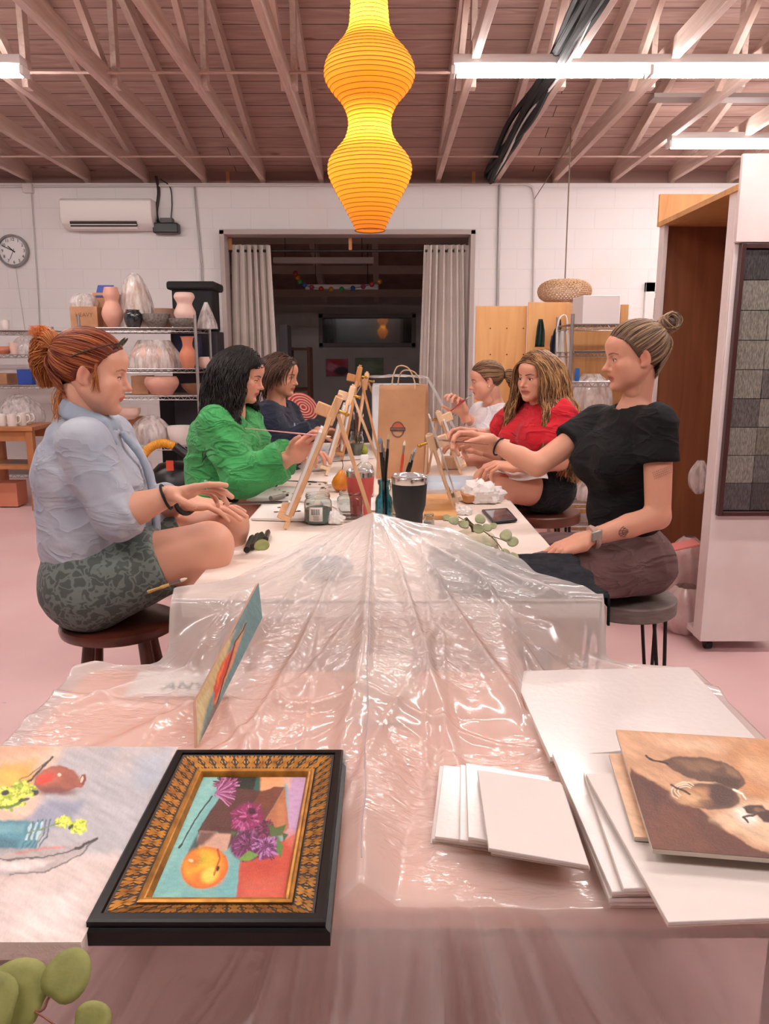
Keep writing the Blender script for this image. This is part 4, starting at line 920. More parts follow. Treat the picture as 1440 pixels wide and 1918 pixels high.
def nape(n,tie,rg,k=12):
    "short hair of the nape combed up to the tie"
    x=rg.uniform(-.052,.052,n); z=rg.uniform(-.088,-.03,n); y=-.058-.02*(z+.088)/.058*1.2+.35*np.abs(x)**1.0*.5-.004; p=np.stack([x,y,z],1); t=np.linspace(0,1,k)[None,:,None]
    q=p[:,None]*(1-t)+np.asarray(tie)*t; q[:,:,1]-=(.030*np.sin(np.pi*t[...,0]))*(1+.2*rg.random((n,1))); return q
def tail(n,guide,r0,r1,rg,k=18,wave=.008,freq=9,cl=9):
    "bundle of strands along a guide polyline with radius profile"
    g=curve(guide,k); T=np.gradient(g,axis=0); T/=np.linalg.norm(T,axis=1)[:,None]; S=np.cross(T,[.2,.1,1]); S/=np.linalg.norm(S,axis=1)[:,None]; B=np.cross(T,S)
    t=np.linspace(0,1,k); a=rg.random(n)*2*np.pi; rr=np.sqrt(rg.random(n)); prof=np.interp(t,np.linspace(0,1,len(r1)),r1) if hasattr(r1,'__len__') else r0+(r1-r0)*np.sin(t*np.pi*.75)
    c=rg.integers(0,cl,n); ph=rg.random(cl)*6.28
    u=rr[:,None]*np.cos(a)[:,None]*prof+wave*np.sin(t*freq+ph[c][:,None])*t; v=rr[:,None]*np.sin(a)[:,None]*prof+wave*np.cos(t*freq*.8+ph[c][:,None]*2)*t
    ln=.8+.35*rg.random((n,1)); tt=np.clip(t*ln,0,1.1)
    gi=np.stack([np.interp(tt,t,g[:,i]) for i in range(3)],-1)+np.clip(tt-1,0,1)[...,None]*T[-1]*.2
    return gi+u[...,None]*S[None]+v[...,None]*B[None]
def flow(p,v,steps,ds,cols,rg,wave=.006,freq=38,cl=60,grav=(0,0,-1),clampf=None):
    "falling hair: world coords, colliders = list of (center, radii, R) ellipsoids"
    n=len(p); g=np.asarray(grav,float); path=[p.copy()]; c=rg.integers(0,cl,n); ph=rg.random(cl)*6.28
    cols=[(c_,r_,R_/np.linalg.norm(R_,axis=0)) for c_,r_,R_ in cols]
    for s in range(steps-1):
        v=v*.72+g*.28; v/=np.linalg.norm(v,axis=1)[:,None]; p=p+v*ds
        for (cc,rr,R) in cols:
            q=(p-cc)@R; e=q/rr; l=np.linalg.norm(e,axis=1); ins=l<1; q2=np.where(ins[:,None],e/np.maximum(l,1e-6)[:,None]*rr,q); p=q2@R.T+cc
        if clampf is not None: p=clampf(p)
        path.append(p.copy())
    P_=np.stack(path,1); t=np.linspace(0,1,steps); sd=np.cross(v,[0,0,1.]); 
    w=wave*t[None]*np.sin(t[None]*steps*ds*freq+ph[c][:,None]); w2=wave*.8*t[None]*np.cos(t[None]*steps*ds*freq*.9+ph[c][:,None]*1.7)
    a=rg.random(cl)*6.28; dx=np.stack([np.cos(a[c]),np.sin(a[c]),0*a[c]],1); dy=np.stack([-np.sin(a[c]),np.cos(a[c]),0*a[c]],1)
    return P_+w[...,None]*dx[:,None]+w2[...,None]*dy[:,None]
hair_m=mat('hair','#ffffff',.45,vcol='Col',spec=.3)
def hairobj(t,lst,name='hair',base=None):
    V,Fc,c=join(lst); return obj(name,(V,Fc,c),hair_m,t,angle=180,usecol=True)
def limb(f,pts,rad,k=.012,**kw):
    for i in range(len(pts)-1): f.cap(pts[i],pts[i+1],rad[i],rad[i+1],k=k,**kw)
def person(J,label,w=1.,skin='#d59f88',hd={},hands=(),hb=.0075,wa=1.,bust=.0,tw=None,neckr=.052,extra=None,root=None):
    """J joints dict in world coords. returns root empty + dict"""
    side=nrm(J['shL']-J['shR']); fw=nrm(np.cross(side,A(0,0,1))); 
    allp=np.array([v for k_,v in J.items() if k_ not in('fwd',)])
    f=Fld(allp.min(0)-.16,allp.max(0)+.16,hb); f.D[:]=.05
    pel,wst,ch,nb=J['pel'],J['waist'],J['chest'],J['neck']
    tw=w if tw is None else tw
    f.cap(pel,wst,.098*(w+tw)/2,.088*tw,k=.03,side=J.get('hside',side),wf=1.5)
    f.cap(wst,ch,.088*tw,.098*tw,k=.04,side=side,wf=1.35); f.cap(ch,nb*.75+ch*.25,.098*tw,.05,k=.04,side=side,wf=1.5)
    f.cap(J['shL']*.8+nb*.2-A(0,0,.01),J['shR']*.8+nb*.2-A(0,0,.01),.036*wa,k=.03)
    hd_=dict(hd); Hc=J['head']; R=frame_of(hd_.pop('fwd'),roll=hd_.pop('roll',0));  sc=hd_.get('sc',1.)
    f.cap(nb,Hc+R@A(0,-.025,-.07)*sc,neckr*.98,neckr*.88,k=.025)
    for s in 'LR':
        limb(f,[J['sh'+s],J['el'+s]],[.049*wa,.040*wa],k=.02); limb(f,[J['el'+s],J['el'+s]*.6+J['wr'+s]*.4,J['wr'+s]],[.040*wa,.038*wa,.025*wa],k=.01)
        limb(f,[J['hip'+s],J['kn'+s]],[.092*w,.06*w],k=.03); 
        kn,an=J['kn'+s],J['an'+s]; limb(f,[kn,kn*.7+an*.3,an],[.057*w,.056*w,.036*w],k=.02)
        toe=J['toe'+s]; f.cap(an-A(0,0,.03),toe,.036,.026,k=.02)
        for side_ in(1,-1):
            if bust: f.ell(ch+fw*(.075*w)+side*side_*.065*w-A(0,0,.03),(.055*bust,)*3,k=.04)
    if extra: extra(f,J)
    V,Fc=f.mesh(); V=smooth_mesh(V,Fc,2)
    parts=[(V,Fc,skin)]
    parts.append(head_mesh(Hc,R,skin=skin,**hd_))
    tips={}
    for hh in hands:
        q=dict(hh); s=q.pop('s'); v,fc,tp,th=hand_mesh(J['wr'+s],**q); parts.append((v,fc,skin)); tips[s]=(tp,th)
    V,Fc,c=join(parts)
    t=thing('person',label,'person',tuple(root if root is not None else A(pel[0],pel[1],0)))
    obj('body',(V,Fc,c),skin_m,t,angle=180,usecol=True)
    for s in(-1,1):
        mb=MB(); e=A(s*.031,.0635,-.002)*sc; ico(mb,Hc+R@e,.0132*sc,R,None,gaze=hd_.get('open_',.5)-.65); obj('eye',mb,mat('eye_white','#ffffff',.12,vcol='Col'),t,usecol=True,angle=180)
    return t,R,Hc,side,fw,tips
def cloth(t,name,lo,hi,fn,m,h=.0075,wr=(.006,9,1),it=2,aniso=None,solidc=None):
    f=Fld(lo,hi,h); fn(f); V,Fc=f.mesh(); V=smooth_mesh(V,Fc,it)
    if wr: V=wrinkle(V,Fc,wr[0],wr[1],wr[2],aniso,*(wr[3:]))
    return obj(name,(V,Fc,solidc(V) if solidc else None),m,t,angle=180,usecol=bool(solidc))
def bnd(*pts,m=.15): a=np.array(pts); return a.min(0)-m,a.max(0)+m
def ring(mb,c,ax,r,r2,n=20,sx=1.): 
    ax=nrm(ax); u=nrm(np.cross(ax,A(.3,.2,.9))); v=np.cross(ax,u); a=np.linspace(0,2*np.pi,n+1); return mb.tube([np.asarray(c)+r*(math.cos(q)*u*sx+math.sin(q)*v) for q in a],r2,6,cap=False)
def frames(pts):return None

def fabric(name,c1,c2,rough=.8,fold=.6,fs=7,weave=.15,sheen=.1,dist=.03):
    m,nt,b=newmat(name); N=nt.nodes;L=nt.links; tc=N.new('ShaderNodeTexCoord')
    n=N.new('ShaderNodeTexNoise'); n.inputs['Scale'].default_value=5; n.inputs['Detail'].default_value=3; L.new(tc.outputs['Object'],n.inputs['Vector'])
    mr=N.new('ShaderNodeMapRange'); mr.inputs['From Min'].default_value=.4; mr.inputs['From Max'].default_value=.62; L.new(n.outputs['Fac'],mr.inputs['Value'])
    mx=N.new('ShaderNodeMix'); mx.data_type='RGBA'; mx.inputs['A'].default_value=lin(c1); mx.inputs['B'].default_value=lin(c2); L.new(mr.outputs[0],mx.inputs['Factor']); L.new(mx.outputs['Result'],b.inputs['Base Color'])
    mp=N.new('ShaderNodeMapping'); mp.inputs['Rotation'].default_value=(.4,.6,.3); mp.inputs['Scale'].default_value=(1,1,2.2); L.new(tc.outputs['Object'],mp.inputs['Vector'])
    f=N.new('ShaderNodeTexNoise'); f.inputs['Scale'].default_value=fs; f.inputs['Detail'].default_value=2.5; f.inputs['Distortion'].default_value=.8; L.new(mp.outputs[0],f.inputs['Vector'])
    s_=N.new('ShaderNodeMath'); s_.operation='SUBTRACT'; s_.inputs[1].default_value=.5; L.new(f.outputs['Fac'],s_.inputs[0]); a=N.new('ShaderNodeMath'); a.operation='ABSOLUTE'; L.new(s_.outputs[0],a.inputs[0])
    p=N.new('ShaderNodeMath'); p.operation='POWER'; p.inputs[1].default_value=.6; L.new(a.outputs[0],p.inputs[0])
    b1=N.new('ShaderNodeBump'); b1.invert=True; b1.inputs['Strength'].default_value=fold; b1.inputs['Distance'].default_value=dist; L.new(p.outputs[0],b1.inputs['Height'])
    w=N.new('ShaderNodeTexNoise'); w.inputs['Scale'].default_value=350; L.new(tc.outputs['Object'],w.inputs['Vector'])
    b2=N.new('ShaderNodeBump'); b2.inputs['Strength'].default_value=weave; b2.inputs['Distance'].default_value=.002; L.new(w.outputs['Fac'],b2.inputs['Height']); L.new(b1.outputs[0],b2.inputs['Normal']); L.new(b2.outputs[0],b.inputs['Normal'])
    b.inputs['Roughness'].default_value=rough; b.inputs['Sheen Weight'].default_value=sheen; b.inputs['Specular IOR Level'].default_value=.25; M[name]=m; return m
def top(t,J,side,fw,m,w=1.,bust=1.,ease=.012,sl=.5,slR=None,slL=None,hem=None,hole=.06,vneck=False,wr=(.008,(9,9,14),1,2.),h=.0065,cuff=False,name='t_shirt',wa=1.,flare=0.,aniso=None,sh=.05):
    pel,wst,ch,nb=J['pel'],J['waist'],J['chest'],J['neck']
    lo,hi=bnd(*[J[q] for q in('pel','neck','shL','shR','elR','elL')]+([J['wrL'],J['wrR']] if sl>1 or (slR or 0)>1 or (slL or 0)>1 else []),m=.2)
    def fn(f):
        f.cap(pel,wst,.098*w+ease+flare,.088*w+ease+flare*.5,k=.03,side=side,wf=1.42); f.cap(wst,ch,.088*w+ease+flare*.5,.098*w+ease,k=.04,side=side,wf=1.35)
        f.cap(ch,nb*.6+ch*.4,.098*w+ease,.07,k=.04,side=side,wf=1.45)
        f.cap(J['shL']*.85+nb*.15-A(0,0,.008),J['shR']*.85+nb*.15-A(0,0,.008),sh,k=.03)
        if bust:
            for s_ in(1,-1): f.ell(ch+fw*(.070*w+ease)+side*s_*.068*w-A(0,0,.035),(.055*bust+ease,)*3,k=.05)
        for s_,q in (('R',slR or sl),('L',slL or sl)):
            a=J['sh'+s_];el=J['el'+s_];wr_=J['wr'+s_]; r0=.051*wa+ease; r1=.042*wa+ease*1.15
            if q<=1: e=a*(1-q)+el*q; f.cap(a,e,r0,r0*(1-q*.2)+q*.2*r1+ease*.4,k=.02,flat=1)
            else:
                e=el*(2-q)+wr_*(q-1); f.cap(a,el,r0,r1,k=.02); f.cap(el,e,r1,r1*.92,k=.015,flat=1)
                if cuff: d=nrm(e-el); f.cap(e-d*.045,e+d*.003,r1+.003,r1+.003,k=.003,flat=3)
        for p,n in (hem or [(pel-A(0,0,.08),(0,0,-1))]): f.cut(p,n)
        f.cap(nb-A(0,0,.015),nb+fw*.02+A(0,0,.12),hole,hole+.01,k=.008,op='sub')
        if vneck: f.cap(nb+fw*.05,nb+fw*.15-A(0,0,.10),.032,.018,k=.01,op='sub')
    return cloth(t,name,lo,hi,fn,m,h=h,wr=wr,aniso=aniso)
def bottoms(t,J,side,m,w=1.,ease=.012,frac=1.,name='trousers',wr=(.006,(8,8,9),4,2.),topz=.06,ank=0,h=.0075,seat=.13):
    lo,hi=bnd(*[J[q] for q in('pel','knR','knL','hipL','hipR')]+([J['anL'],J['anR']] if ank else []),m=.2)
    def fn(f):
        f.cap(J['pel'],J['pel']+A(0,0,topz),.100*w+ease,.094*w+ease,k=.03,side=side,wf=1.45)
        for s_ in 'RL':
            a=J['hip'+s_]; b_=J['kn'+s_]; e=a*(1-frac)+b_*frac; f.cap(a-(b_-a)*.12-A(0,0,.01),e,.096*w+ease,(.096*(1-frac)+.066*frac)*w+ease,k=.03,flat=0 if ank else 1)
            if ank: f.cap(e,e*(1-ank)+J['an'+s_]*ank,.07*w,.055*w,k=.02,flat=1)
        f.cut(A(0,0,J['pel'][2]-seat),(0,0,-1)) if not ank else None
    return cloth(t,name,lo,hi,fn,m,h=h,wr=wr)
def legs(J,z=.60,fx=.1):
    for s_ in 'RL':
        J['an'+s_]=J['kn'+s_]+A(-fx,0,0); J['an'+s_][2]=.24; J['toe'+s_]=J['an'+s_]+A(math.copysign(.12,J['kn'+s_][0]-J['hip'+s_][0]),0,-.05)
# ================================================================ woman in the denim shirt (left, nearest)
def woman_denim():
    J=dict(pel=P(180,1075,2.16),waist=P(172,985,2.16),chest=P(160,880,2.15),neck=P(160,775,2.13),head=P(176,698,2.12),
     shR=P(158,832,1.99),shL=P(212,820,2.31),elR=P(217,968,1.97),elL=P(268,950,2.36),wrR=P(318,928,1.99),wrL=P(352,940,2.22),
     hipR=P(195,1080,2.08),hipL=P(200,1062,2.26),knR=P(392,1022,2.10),knL=P(425,985,2.34),anR=P(330,1180,2.18),anL=P(372,1170,2.42))
    J['anR'][2]=.24;J['anL'][2]=.24
    J['toeR']=J['anR']+A(.13,.02,-.05);J['toeL']=J['anL']+A(.13,.02,-.05)
    t,R,Hc,side,fw,tips=person(J,'person in a pale denim shirt and camouflage shorts seated on the dark wooden stool',w=1.12,wa=1.12,tw=.8,neckr=.06,
      hd=dict(fwd=(.95,.20,-.17),sc=.97,open_=.28,full=1.08,brow='#a3674c',lip='#c06a62'),skin='#dca48b',
      hands=[dict(s='R',dirn=(.95,-.02,.22),palm=(.1,-.35,-.9),side=-1,curl=(.12,.3,.42,.5),thumb=.35,h=.0022,sc=.95),
             dict(s='L',dirn=(.96,-.1,-.10),palm=(0,.1,-1),side=1,curl=(.15,.18,.22,.28),thumb=.2,sc=.95)])
    den=fabric('denim','#b9bec9','#a3abba',fold=.45)
    lo,hi=bnd(J['pel'],J['neck'],J['shL'],J['shR'],J['elR'],J['elL'],J['wrR'],m=.2)
    w=1.1
    def shirt(f):
        f.cap(J['pel']-A(-.0,0,.0),J['waist'],.122*w,.118*w,k=.03,side=side,wf=1.38)
        f.cap(J['waist'],J['chest'],.120*w,.112*w,k=.05,side=side,wf=1.33); f.cap(J['chest'],J['neck']*.55+J['chest']*.45,.110*w,.085,k=.05,side=side,wf=1.5)
        for s_ in(1,-1): f.ell(J['chest']+fw*.085+side*s_*.07-A(0,0,.035),(.075,.075,.07),k=.05)
        f.ell(J['waist']+fw*.07-A(0,0,.03),(.085,.12,.09),k=.05)
        f.cap(J['shL']*.82+J['neck']*.18-A(0,0,.012),J['shR']*.82+J['neck']*.18-A(0,0,.012),.052,k=.03)
        for s_ in 'RL':
            el=J['el'+s_]; wr=J['wr'+s_]; mid=el*.72+wr*.28 if s_=='R' else el*.45+wr*.55
            f.cap(J['sh'+s_],el,.066,.062,k=.025); f.cap(el,mid,.062,.058,k=.015,flat=1)
            d=nrm(mid-el); f.cap(mid-d*.055,mid+d*.004,.062,.064,k=.004,flat=3)
        # hem: higher at the hips, cut by a tilted plane
        f.cut(J['pel']+A(-.02,0,-.075),nrm(A(.45,0,-1)))
        f.cut(J['pel']+A(.12,0,.03),nrm(A(.75,.0,-.5)))
        n=J['neck']; f.cap(n-A(.0,0,.02),n+A(.03,0,.12),.066,.075,k=.01,op='sub')
        f.cap(n+fw*.06+A(0,0,.02),n+fw*.16-A(0,0,.10),.035,.02,k=.01,op='sub')
    cloth(t,'shirt',lo,hi,shirt,den,wr=(.0105,(8,8,14),3,1.6),aniso=Ry(.7),h=.006)
    # placket + collar + pocket seam
    cl=mat('denim_dark','#9ba9bb',.75,bump=.3,bscale=400); n=J['neck']
    def collar(f):
        a=np.linspace(-2.3,2.3,15); pts=[n+A(0,0,.015)+(fw*math.cos(q)*.062-A(0,0,.028)*(1+math.cos(q)))+side*math.sin(q)*.075 for q in a]
        for i in range(14): 
            p,q=pts[i],pts[i+1]; o=nrm((p-n)*A(1,1,0)); f.cap(p+A(0,0,.028)-o*.004,q+A(0,0,.028)-nrm((q-n)*A(1,1,0))*.004,.008,k=.004); f.cap(p+o*.010,q+nrm((q-n)*A(1,1,0))*.010,.008,k=.018)
            f.cap(p+A(0,0,.014)+o*.004,q+A(0,0,.014)+nrm((q-n)*A(1,1,0))*.004,.009,k=.012)
        for s_ in(1,-1): 
            p=n+fw*.062+side*s_*.055+A(0,0,-.02); f.cap(p,p+fw*.025-A(0,0,.06),.009,.006,k=.02); f.cap(p+side*s_*.02,p+fw*.02+side*s_*.012-A(0,0,.05),.009,.006,k=.02)
    cloth(t,'collar',n-.17,n+.17,collar,cl,h=.004,wr=None)
    ch=J['chest']
    def placket(f):
        pts=curve([n+fw*.10-A(0,0,.055),ch+fw*.168+A(0,0,.01),J['waist']+fw*.185-A(0,0,.0),J['waist']+fw*.16-A(0,0,.07)],14)
        for i in range(13): f.cap(pts[i]-side*.012,pts[i+1]-side*.012,.010,k=.004,side=side,wf=2.)
    cloth(t,'placket',lo,hi,placket,cl,h=.0055,wr=None)
    # camouflage shorts
    m,nt,b=newmat('camouflage_cloth'); N=nt.nodes;L=nt.links
    tc=N.new('ShaderNodeTexCoord'); vo=N.new('ShaderNodeTexNoise'); vo.inputs['Scale'].default_value=36; vo.inputs['Detail'].default_value=1; vo.inputs['Distortion'].default_value=.7; L.new(tc.outputs['Object'],vo.inputs['Vector'])
    ab=N.new('ShaderNodeMath'); ab.operation='SUBTRACT'; ab.inputs[1].default_value=.5; L.new(vo.outputs['Fac'],ab.inputs[0]); a2=N.new('ShaderNodeMath'); a2.operation='ABSOLUTE'; L.new(ab.outputs[0],a2.inputs[0])
    cr=N.new('ShaderNodeValToRGB'); cr.color_ramp.elements[0].position=.05; cr.color_ramp.elements[1].position=.08; cr.color_ramp.elements[0].color=lin('#6f7975'); cr.color_ramp.elements[1].color=lin('#4f5854'); L.new(a2.outputs[0],cr.inputs[0]); L.new(cr.outputs[0],b.inputs['Base Color']); b.inputs['Roughness'].default_value=.8
    def shorts(f):
        f.cap(J['pel']+A(0,0,.0),J['pel']+A(0,0,.06),.122*w,.118*w,k=.03,side=side,wf=1.42)
        for s_ in 'RL':
            a=J['hip'+s_]; b_=J['kn'+s_]; e=a*.42+b_*.58 if s_=='R' else a*.35+b_*.65; f.cap(a-(b_-a)*.14-A(0,0,.01),e,.122*w,.088*w,k=.03,flat=1)
        f.cut(A(0,0,J['pel'][2]-.125),(0,0,-1))
    lo2,hi2=bnd(J['pel'],J['knR'],J['knL'],J['hipL'],J['hipR'],m=.2)
    cloth(t,'shorts',lo2,hi2,shorts,m,wr=(.006,(9,9,9),5))
    # wrist band, watch strap, ring
    mb=MB(); q=J['wrR']*.93+J['elR']*.07; ring(mb,q,J['wrR']-J['elR'],.034,.0035); obj('hair_tie',mb,M['black_matte'],t)['label']='black band on wrist'
    mb=MB(); q=J['wrL']*.95+J['elL']*.05; ring(mb,q,J['wrL']-J['elL'],.033,.008); obj('watch_strap',mb,M['black_plastic'],t)
    mb=MB(); tp=tips['R'][0][0]; kk=J['wrR']+nrm(A(.95,-.02,.22))*.105+A(0,-.02,.008); ring(mb,kk,(.95,0,.1),.0105,.0035,14); obj('ring',mb,mat('jade','#7fa592',.3),t)
    # hair
    rg=np.random.default_rng(3); sc=.97; cols=['#7a3320','#8f4426','#5c2416','#a65a30','#6b2c1a','#b8703f']
    cv,cf=cap_mesh(Hc,R,sc,.001); tie=A(0,-.108,.052)
    q=pulled(900,tie,rg)*sc@R.T+Hc; sh=strands_mesh(q,.0016+.001*rg.random(900),hcol(cols,900,rg))
    tw=Hc+R@(tie*sc)
    g=[tw,P(92,640,2.12),P(82,668,2.13),P(88,712,2.14)]; q2=tail(900,g,.012,[.012,.030,.036,.032,.016],rg,wave=.010,cl=40); s2=strands_mesh(q2,.0009+.0007*rg.random(900),hcol(['#b06a34','#c98445','#8a4a26','#d9935a','#9a5529'],900,rg))
    g=[tw+A(0,0,.01),P(84,628,2.12),P(68,622,2.12)]; q3=tail(260,g,.01,[.01,.022,.020,.008],rg,k=12,wave=.01,cl=30); s3=strands_mesh(q3,.0009+0*rg.random(260),hcol(['#d8762f','#e28a45','#c4672b'],260,rg))
    # wisps at the nape and by the ear
    p=np.stack([Hc+R@(A(x_,-.07,-.055)*sc) for x_ in np.linspace(-.05,.05,40)]); q4=flow(p+rg.normal(size=p.shape)*.006,np.tile(R@A(0,-1,-.6),(40,1)),14,.007,[],rg,wave=.012)
    s4=strands_mesh(q4,.0011+0*rg.random(40),hcol(['#d99a5e','#b8703f'],40,rg))
    p=np.stack([Hc+R@(A(.073,.012+.012*a,.03+.02*b_)*sc) for a,b_ in rg.random((60,2))*A(.6,.6)]); q5=flow(p,np.tile(R@A(.25,-.35,-1),(60,1)),13,.0065,[],rg,wave=.012,cl=30)
    s5=strands_mesh(q5,.0006+0*rg.random(60),hcol(['#c98445','#a65a30','#8f4426'],60,rg))
    nq=nape(260,tie,rg)*sc@R.T+Hc
    h=hairobj(t,[(cv,cf,'#6a2d1b'),strands_mesh(nq,.0014+.0006*rg.random(260),hcol(cols,260,rg)),sh,s2,s3,s4,s5])
    mb=MB(); ring(mb,tw+R@A(0,.004,0),R@A(0,-1,.35),.0135,.0075,16); obj('hair_tie',mb,M['black_matte'],t)['label']='black hair tie'
    # sunglasses on the head
    mb=MB(); 
    for s_ in(-1,1):
        c=A(s_*.034,.062,.098)*sc; mb.ell(Hc+R@(A(s_*.034,.0625,.098)*sc),(.029,.0035,.024),R=R@Rx(-.55))
        e=Hc+R@(c+A(s_*.026,0,0)); mb.tube(curve([e,Hc+R@(A(s_*.084,0,.07)*sc),Hc+R@(A(s_*.083,-.05,.04)*sc)],8),.002,6)
    mb.tube([Hc+R@(A(-.008,.066,.1)*sc),Hc+R@(A(.008,.066,.1)*sc)],.002,6)
    g_=obj('sunglasses',mb,mat('tortoise','#3a1815',.5),t)
    mb=MB()
    for s_ in(-1,1): mb.ell(Hc+R@(A(s_*.034,.0645,.0992)*sc),(.025,.003,.020),R=R@Rx(-.55))
    obj('lens',mb,mat('lens','#2a1714',.2),g_)
    return J
woman_denim()
# ================================================================ woman in black (right, nearest)
def brush_obj(name,label,a,b,cols,group=None,ferr=.0032,tipc='#e8dcc8',hr=.0032):
    "a = bristle tip, b = handle end"
    a=np.asarray(a,float); b=np.asarray(b,float); d=nrm(b-a); L=np.linalg.norm(b-a); t=thing(name,label,'paintbrush',tuple(b if b[2]<a[2] else a),group)
    q=lambda s:a+d*s
    mb=MB(); mb.tube([q(.046),q(.07),q(.11),q(L*.6),q(L)],[ferr*.9,hr*1.25,hr*1.1,hr*.75,hr*.4],8); obj('handle',mb,cols,t)
    mb=MB(); mb.tube([q(.018),q(.028),q(.05)],[ferr*1.1,ferr,ferr*.95],8); obj('ferrule',mb,M['chrome'] if 'gold' not in name else M['brass'],t)
    mb=MB(); mb.tube([q(0),q(.006),q(.014),q(.02)],[.0006,ferr*.9,ferr*1.2,ferr],8); obj('bristles',mb,mat('bristle'+tipc,tipc,.7),t); return t
mat('brass','#c9a04e',.3,metal=.9); mat('red_lacquer','#8e1f25',.3,coat=.4); mat('brown_lacquer','#6a3326',.35,coat=.4); mat('black_lacquer','#17110f',.3,coat=.4); mat('orange_lacquer','#d8442a',.35,coat=.3); mat('pink_lacquer','#d99a9a',.4)
def woman_black():
    J=dict(pel=P(1168,1040,2.47),waist=P(1166,950,2.46),chest=P(1168,845,2.44),neck=P(1190,757,2.44),head=P(1185,668,2.42),
     shL=P(1232,792,2.29),shR=P(1122,790,2.60),elL=P(1232,968,2.24),elR=P(1006,872,2.52),wrL=P(1098,1010,2.20),wrR=P(925,832,2.62),
     hipL=P(1185,1052,2.38),hipR=P(1150,1045,2.56),knL=P(1012,1085,2.20),knR=P(985,1040,2.52))
    legs(J,fx=-.05); J['anL'][0]+=.05
    t,R,Hc,side,fw,tips=person(J,'person in a fitted black T-shirt and brown trousers reaching out with a brush',w=.98,wa=.93,tw=.86,neckr=.047,
      hd=dict(fwd=(-.985,-.02,-.13),sc=.915,open_=.6,full=.95,nose=1.02,brow='#7a5646',lip='#b5645a',blush='#c4705c'),skin='#d69a80',
      hands=[dict(s='R',dirn=(-.97,.12,.20),palm=(.1,-.75,-.65),side=1,curl=((.35,.7,.4),(.5,.8,.5),(.65,.9,.5),(.8,1.,.5)),thumb=.6,h=.0023,thumb_dir=(.35,.75,.55)),
             dict(s='L',dirn=(-.93,-.05,-.36),palm=(-.15,.2,-.97),side=-1,curl=(.4,.45,.5,.55),thumb=.3,h=.0023)])
    bk=fabric('black_cotton','#101013','#0c0c0f',fold=.5,weave=.05,sheen=.0)
    top(t,J,side,fw,bk,w=.95,bust=1.05,ease=.009,sl=.42,slR=.5,hole=.058,wa=.98,hem=[(J['pel']+A(0,0,.055),nrm(A(-.12,0,-1)))],wr=(.006,(9,9,14),7,2.),h=.006)
    br=fabric('brown_jersey','#6e5150','#5e4443',fold=.7)
    bottoms(t,J,side,br,w=1.0,ease=.012,wr=(.009,(8,8,10),4,2.2),topz=.035,ank=.85)
    # waistband, drawstring, white tag
    mb=MB(); c=J['pel']+A(0,0,.045); n=28; a=np.linspace(0,2*np.pi,n+1)
    mb.tube([c+side*math.cos(q)*.152+fw*math.sin(q)*.106 for q in a],.016,8,cap=False,flat=.5); o=obj('waistband',mb,br,t)
    q=c+fw*.118+A(0,0,-.005); mb=MB(); mb.tube(curve([q+side*.03,q+fw*.03+side*.05-A(0,0,.03),q+fw*.03+side*.02-A(0,0,.075),q+fw*.03-A(0,0,.02),q+A(0,0,0)],18),.0035,6); mb.tube(curve([q,q+fw*.02+side*.035+A(0,0,.01),q+fw*.02+side*.06-A(0,0,.01),q+fw*.02+side*.01-A(0,0,.01),q+fw*.02-side*.03-A(0,0,.06)],18),.0035,6)
    obj('drawstring',mb,mat('drawstring','#c9c2bf',.8),t)
    tp=P(1162,1049,2.255); mb=MB(); mb.box(tp,(.016,.003,.022),Ry(.15)); obj('tag',mb,M['white_plastic'],t)
    # tattoos : small ink leaves on the arm (own marks of the skin, thin raised ink)
    e,wv=J['elL'],J['wrL']; d=nrm(wv-e); mb=MB(); ink=mat('tattoo_ink','#4e3c38',.6)
    u=A(0,-1,0); 
    def skinp(f_,along,h_): 
        c_=e*(1-f_)+wv*f_+d*along; r=.0375*(1-f_)+.026*f_; up=nrm(np.cross(d,u)*-1); ang=h_/r; return c_+r*1.0*(nrm(-up)*math.sin(ang)*-1+u*math.cos(ang))
    for k,(aa,ln) in enumerate([(-.9,.03),(-.45,.036),(0,.036),(.4,.032),(.8,.026)]):
        p=[skinp(.36,.02+math.cos(aa)*s*ln,.004+math.sin(aa)*s*ln*.6) for s in np.linspace(0,1,8)]; mb.tube(np.array(p),.0009,5)
    mb.tube(np.array([skinp(.36,.02+math.cos(q)*.034,.004+math.sin(q)*.020) for q in np.linspace(-1.1,1.1,12)]),.0009,5); mb.tube(np.array([skinp(.36,.02+math.cos(q)*.024,.004+math.sin(q)*.014) for q in np.linspace(-1.1,1.1,12)]),.0007,5)
    obj('tattoo',mb,ink,t)['label']='small winged tattoo on the forearm'
    s_,el=J['shL'],J['elL']; mb=MB()
    for r_ in range(4):
        for k in range(10):
            p=s_*.45+el*.55+A((k-5)*.0052-.004+r_*.002,-.0435,.012-r_*.006+(k)*.0022); mb.box(p,(.003,.0012,.0009))
    o=obj('tattoo',mb,ink,t); o['label']='dashed script tattoo on the upper arm'
    mb=MB(); q=J['wrL']*.9+J['elL']*.1; ring(mb,q,J['wrL']-J['elL'],.0285,.0085,sx=1.05); w_=obj('watch_strap',mb,mat('mauve_strap','#b08f86',.6),t)
    mb=MB(); dd=nrm(J['wrL']-J['elL']); mb.box(q+A(0,-.031,.012),(.034,.010,.030),np.stack([dd,np.cross(A(0,0,1),dd),A(0,0,1)],1)); obj('watch_face',mb,mat('watch_grey','#a5a098',.25,metal=.4),t,bevel=.004)
    mb=MB(); q=J['wrR']*.88+J['elR']*.12; ring(mb,q,J['wrR']-J['elR'],.031,.003); obj('hair_tie',mb,M['black_matte'],t)
    # hair: pulled to a bun
    rg=np.random.default_rng(5); sc=.915; cv,cf=cap_mesh(Hc,R,sc,.001); tie=A(0,-.108,.085); cols=['#6b5040','#84674f','#553f33','#9c7d60','#b89a78','#4a372d']
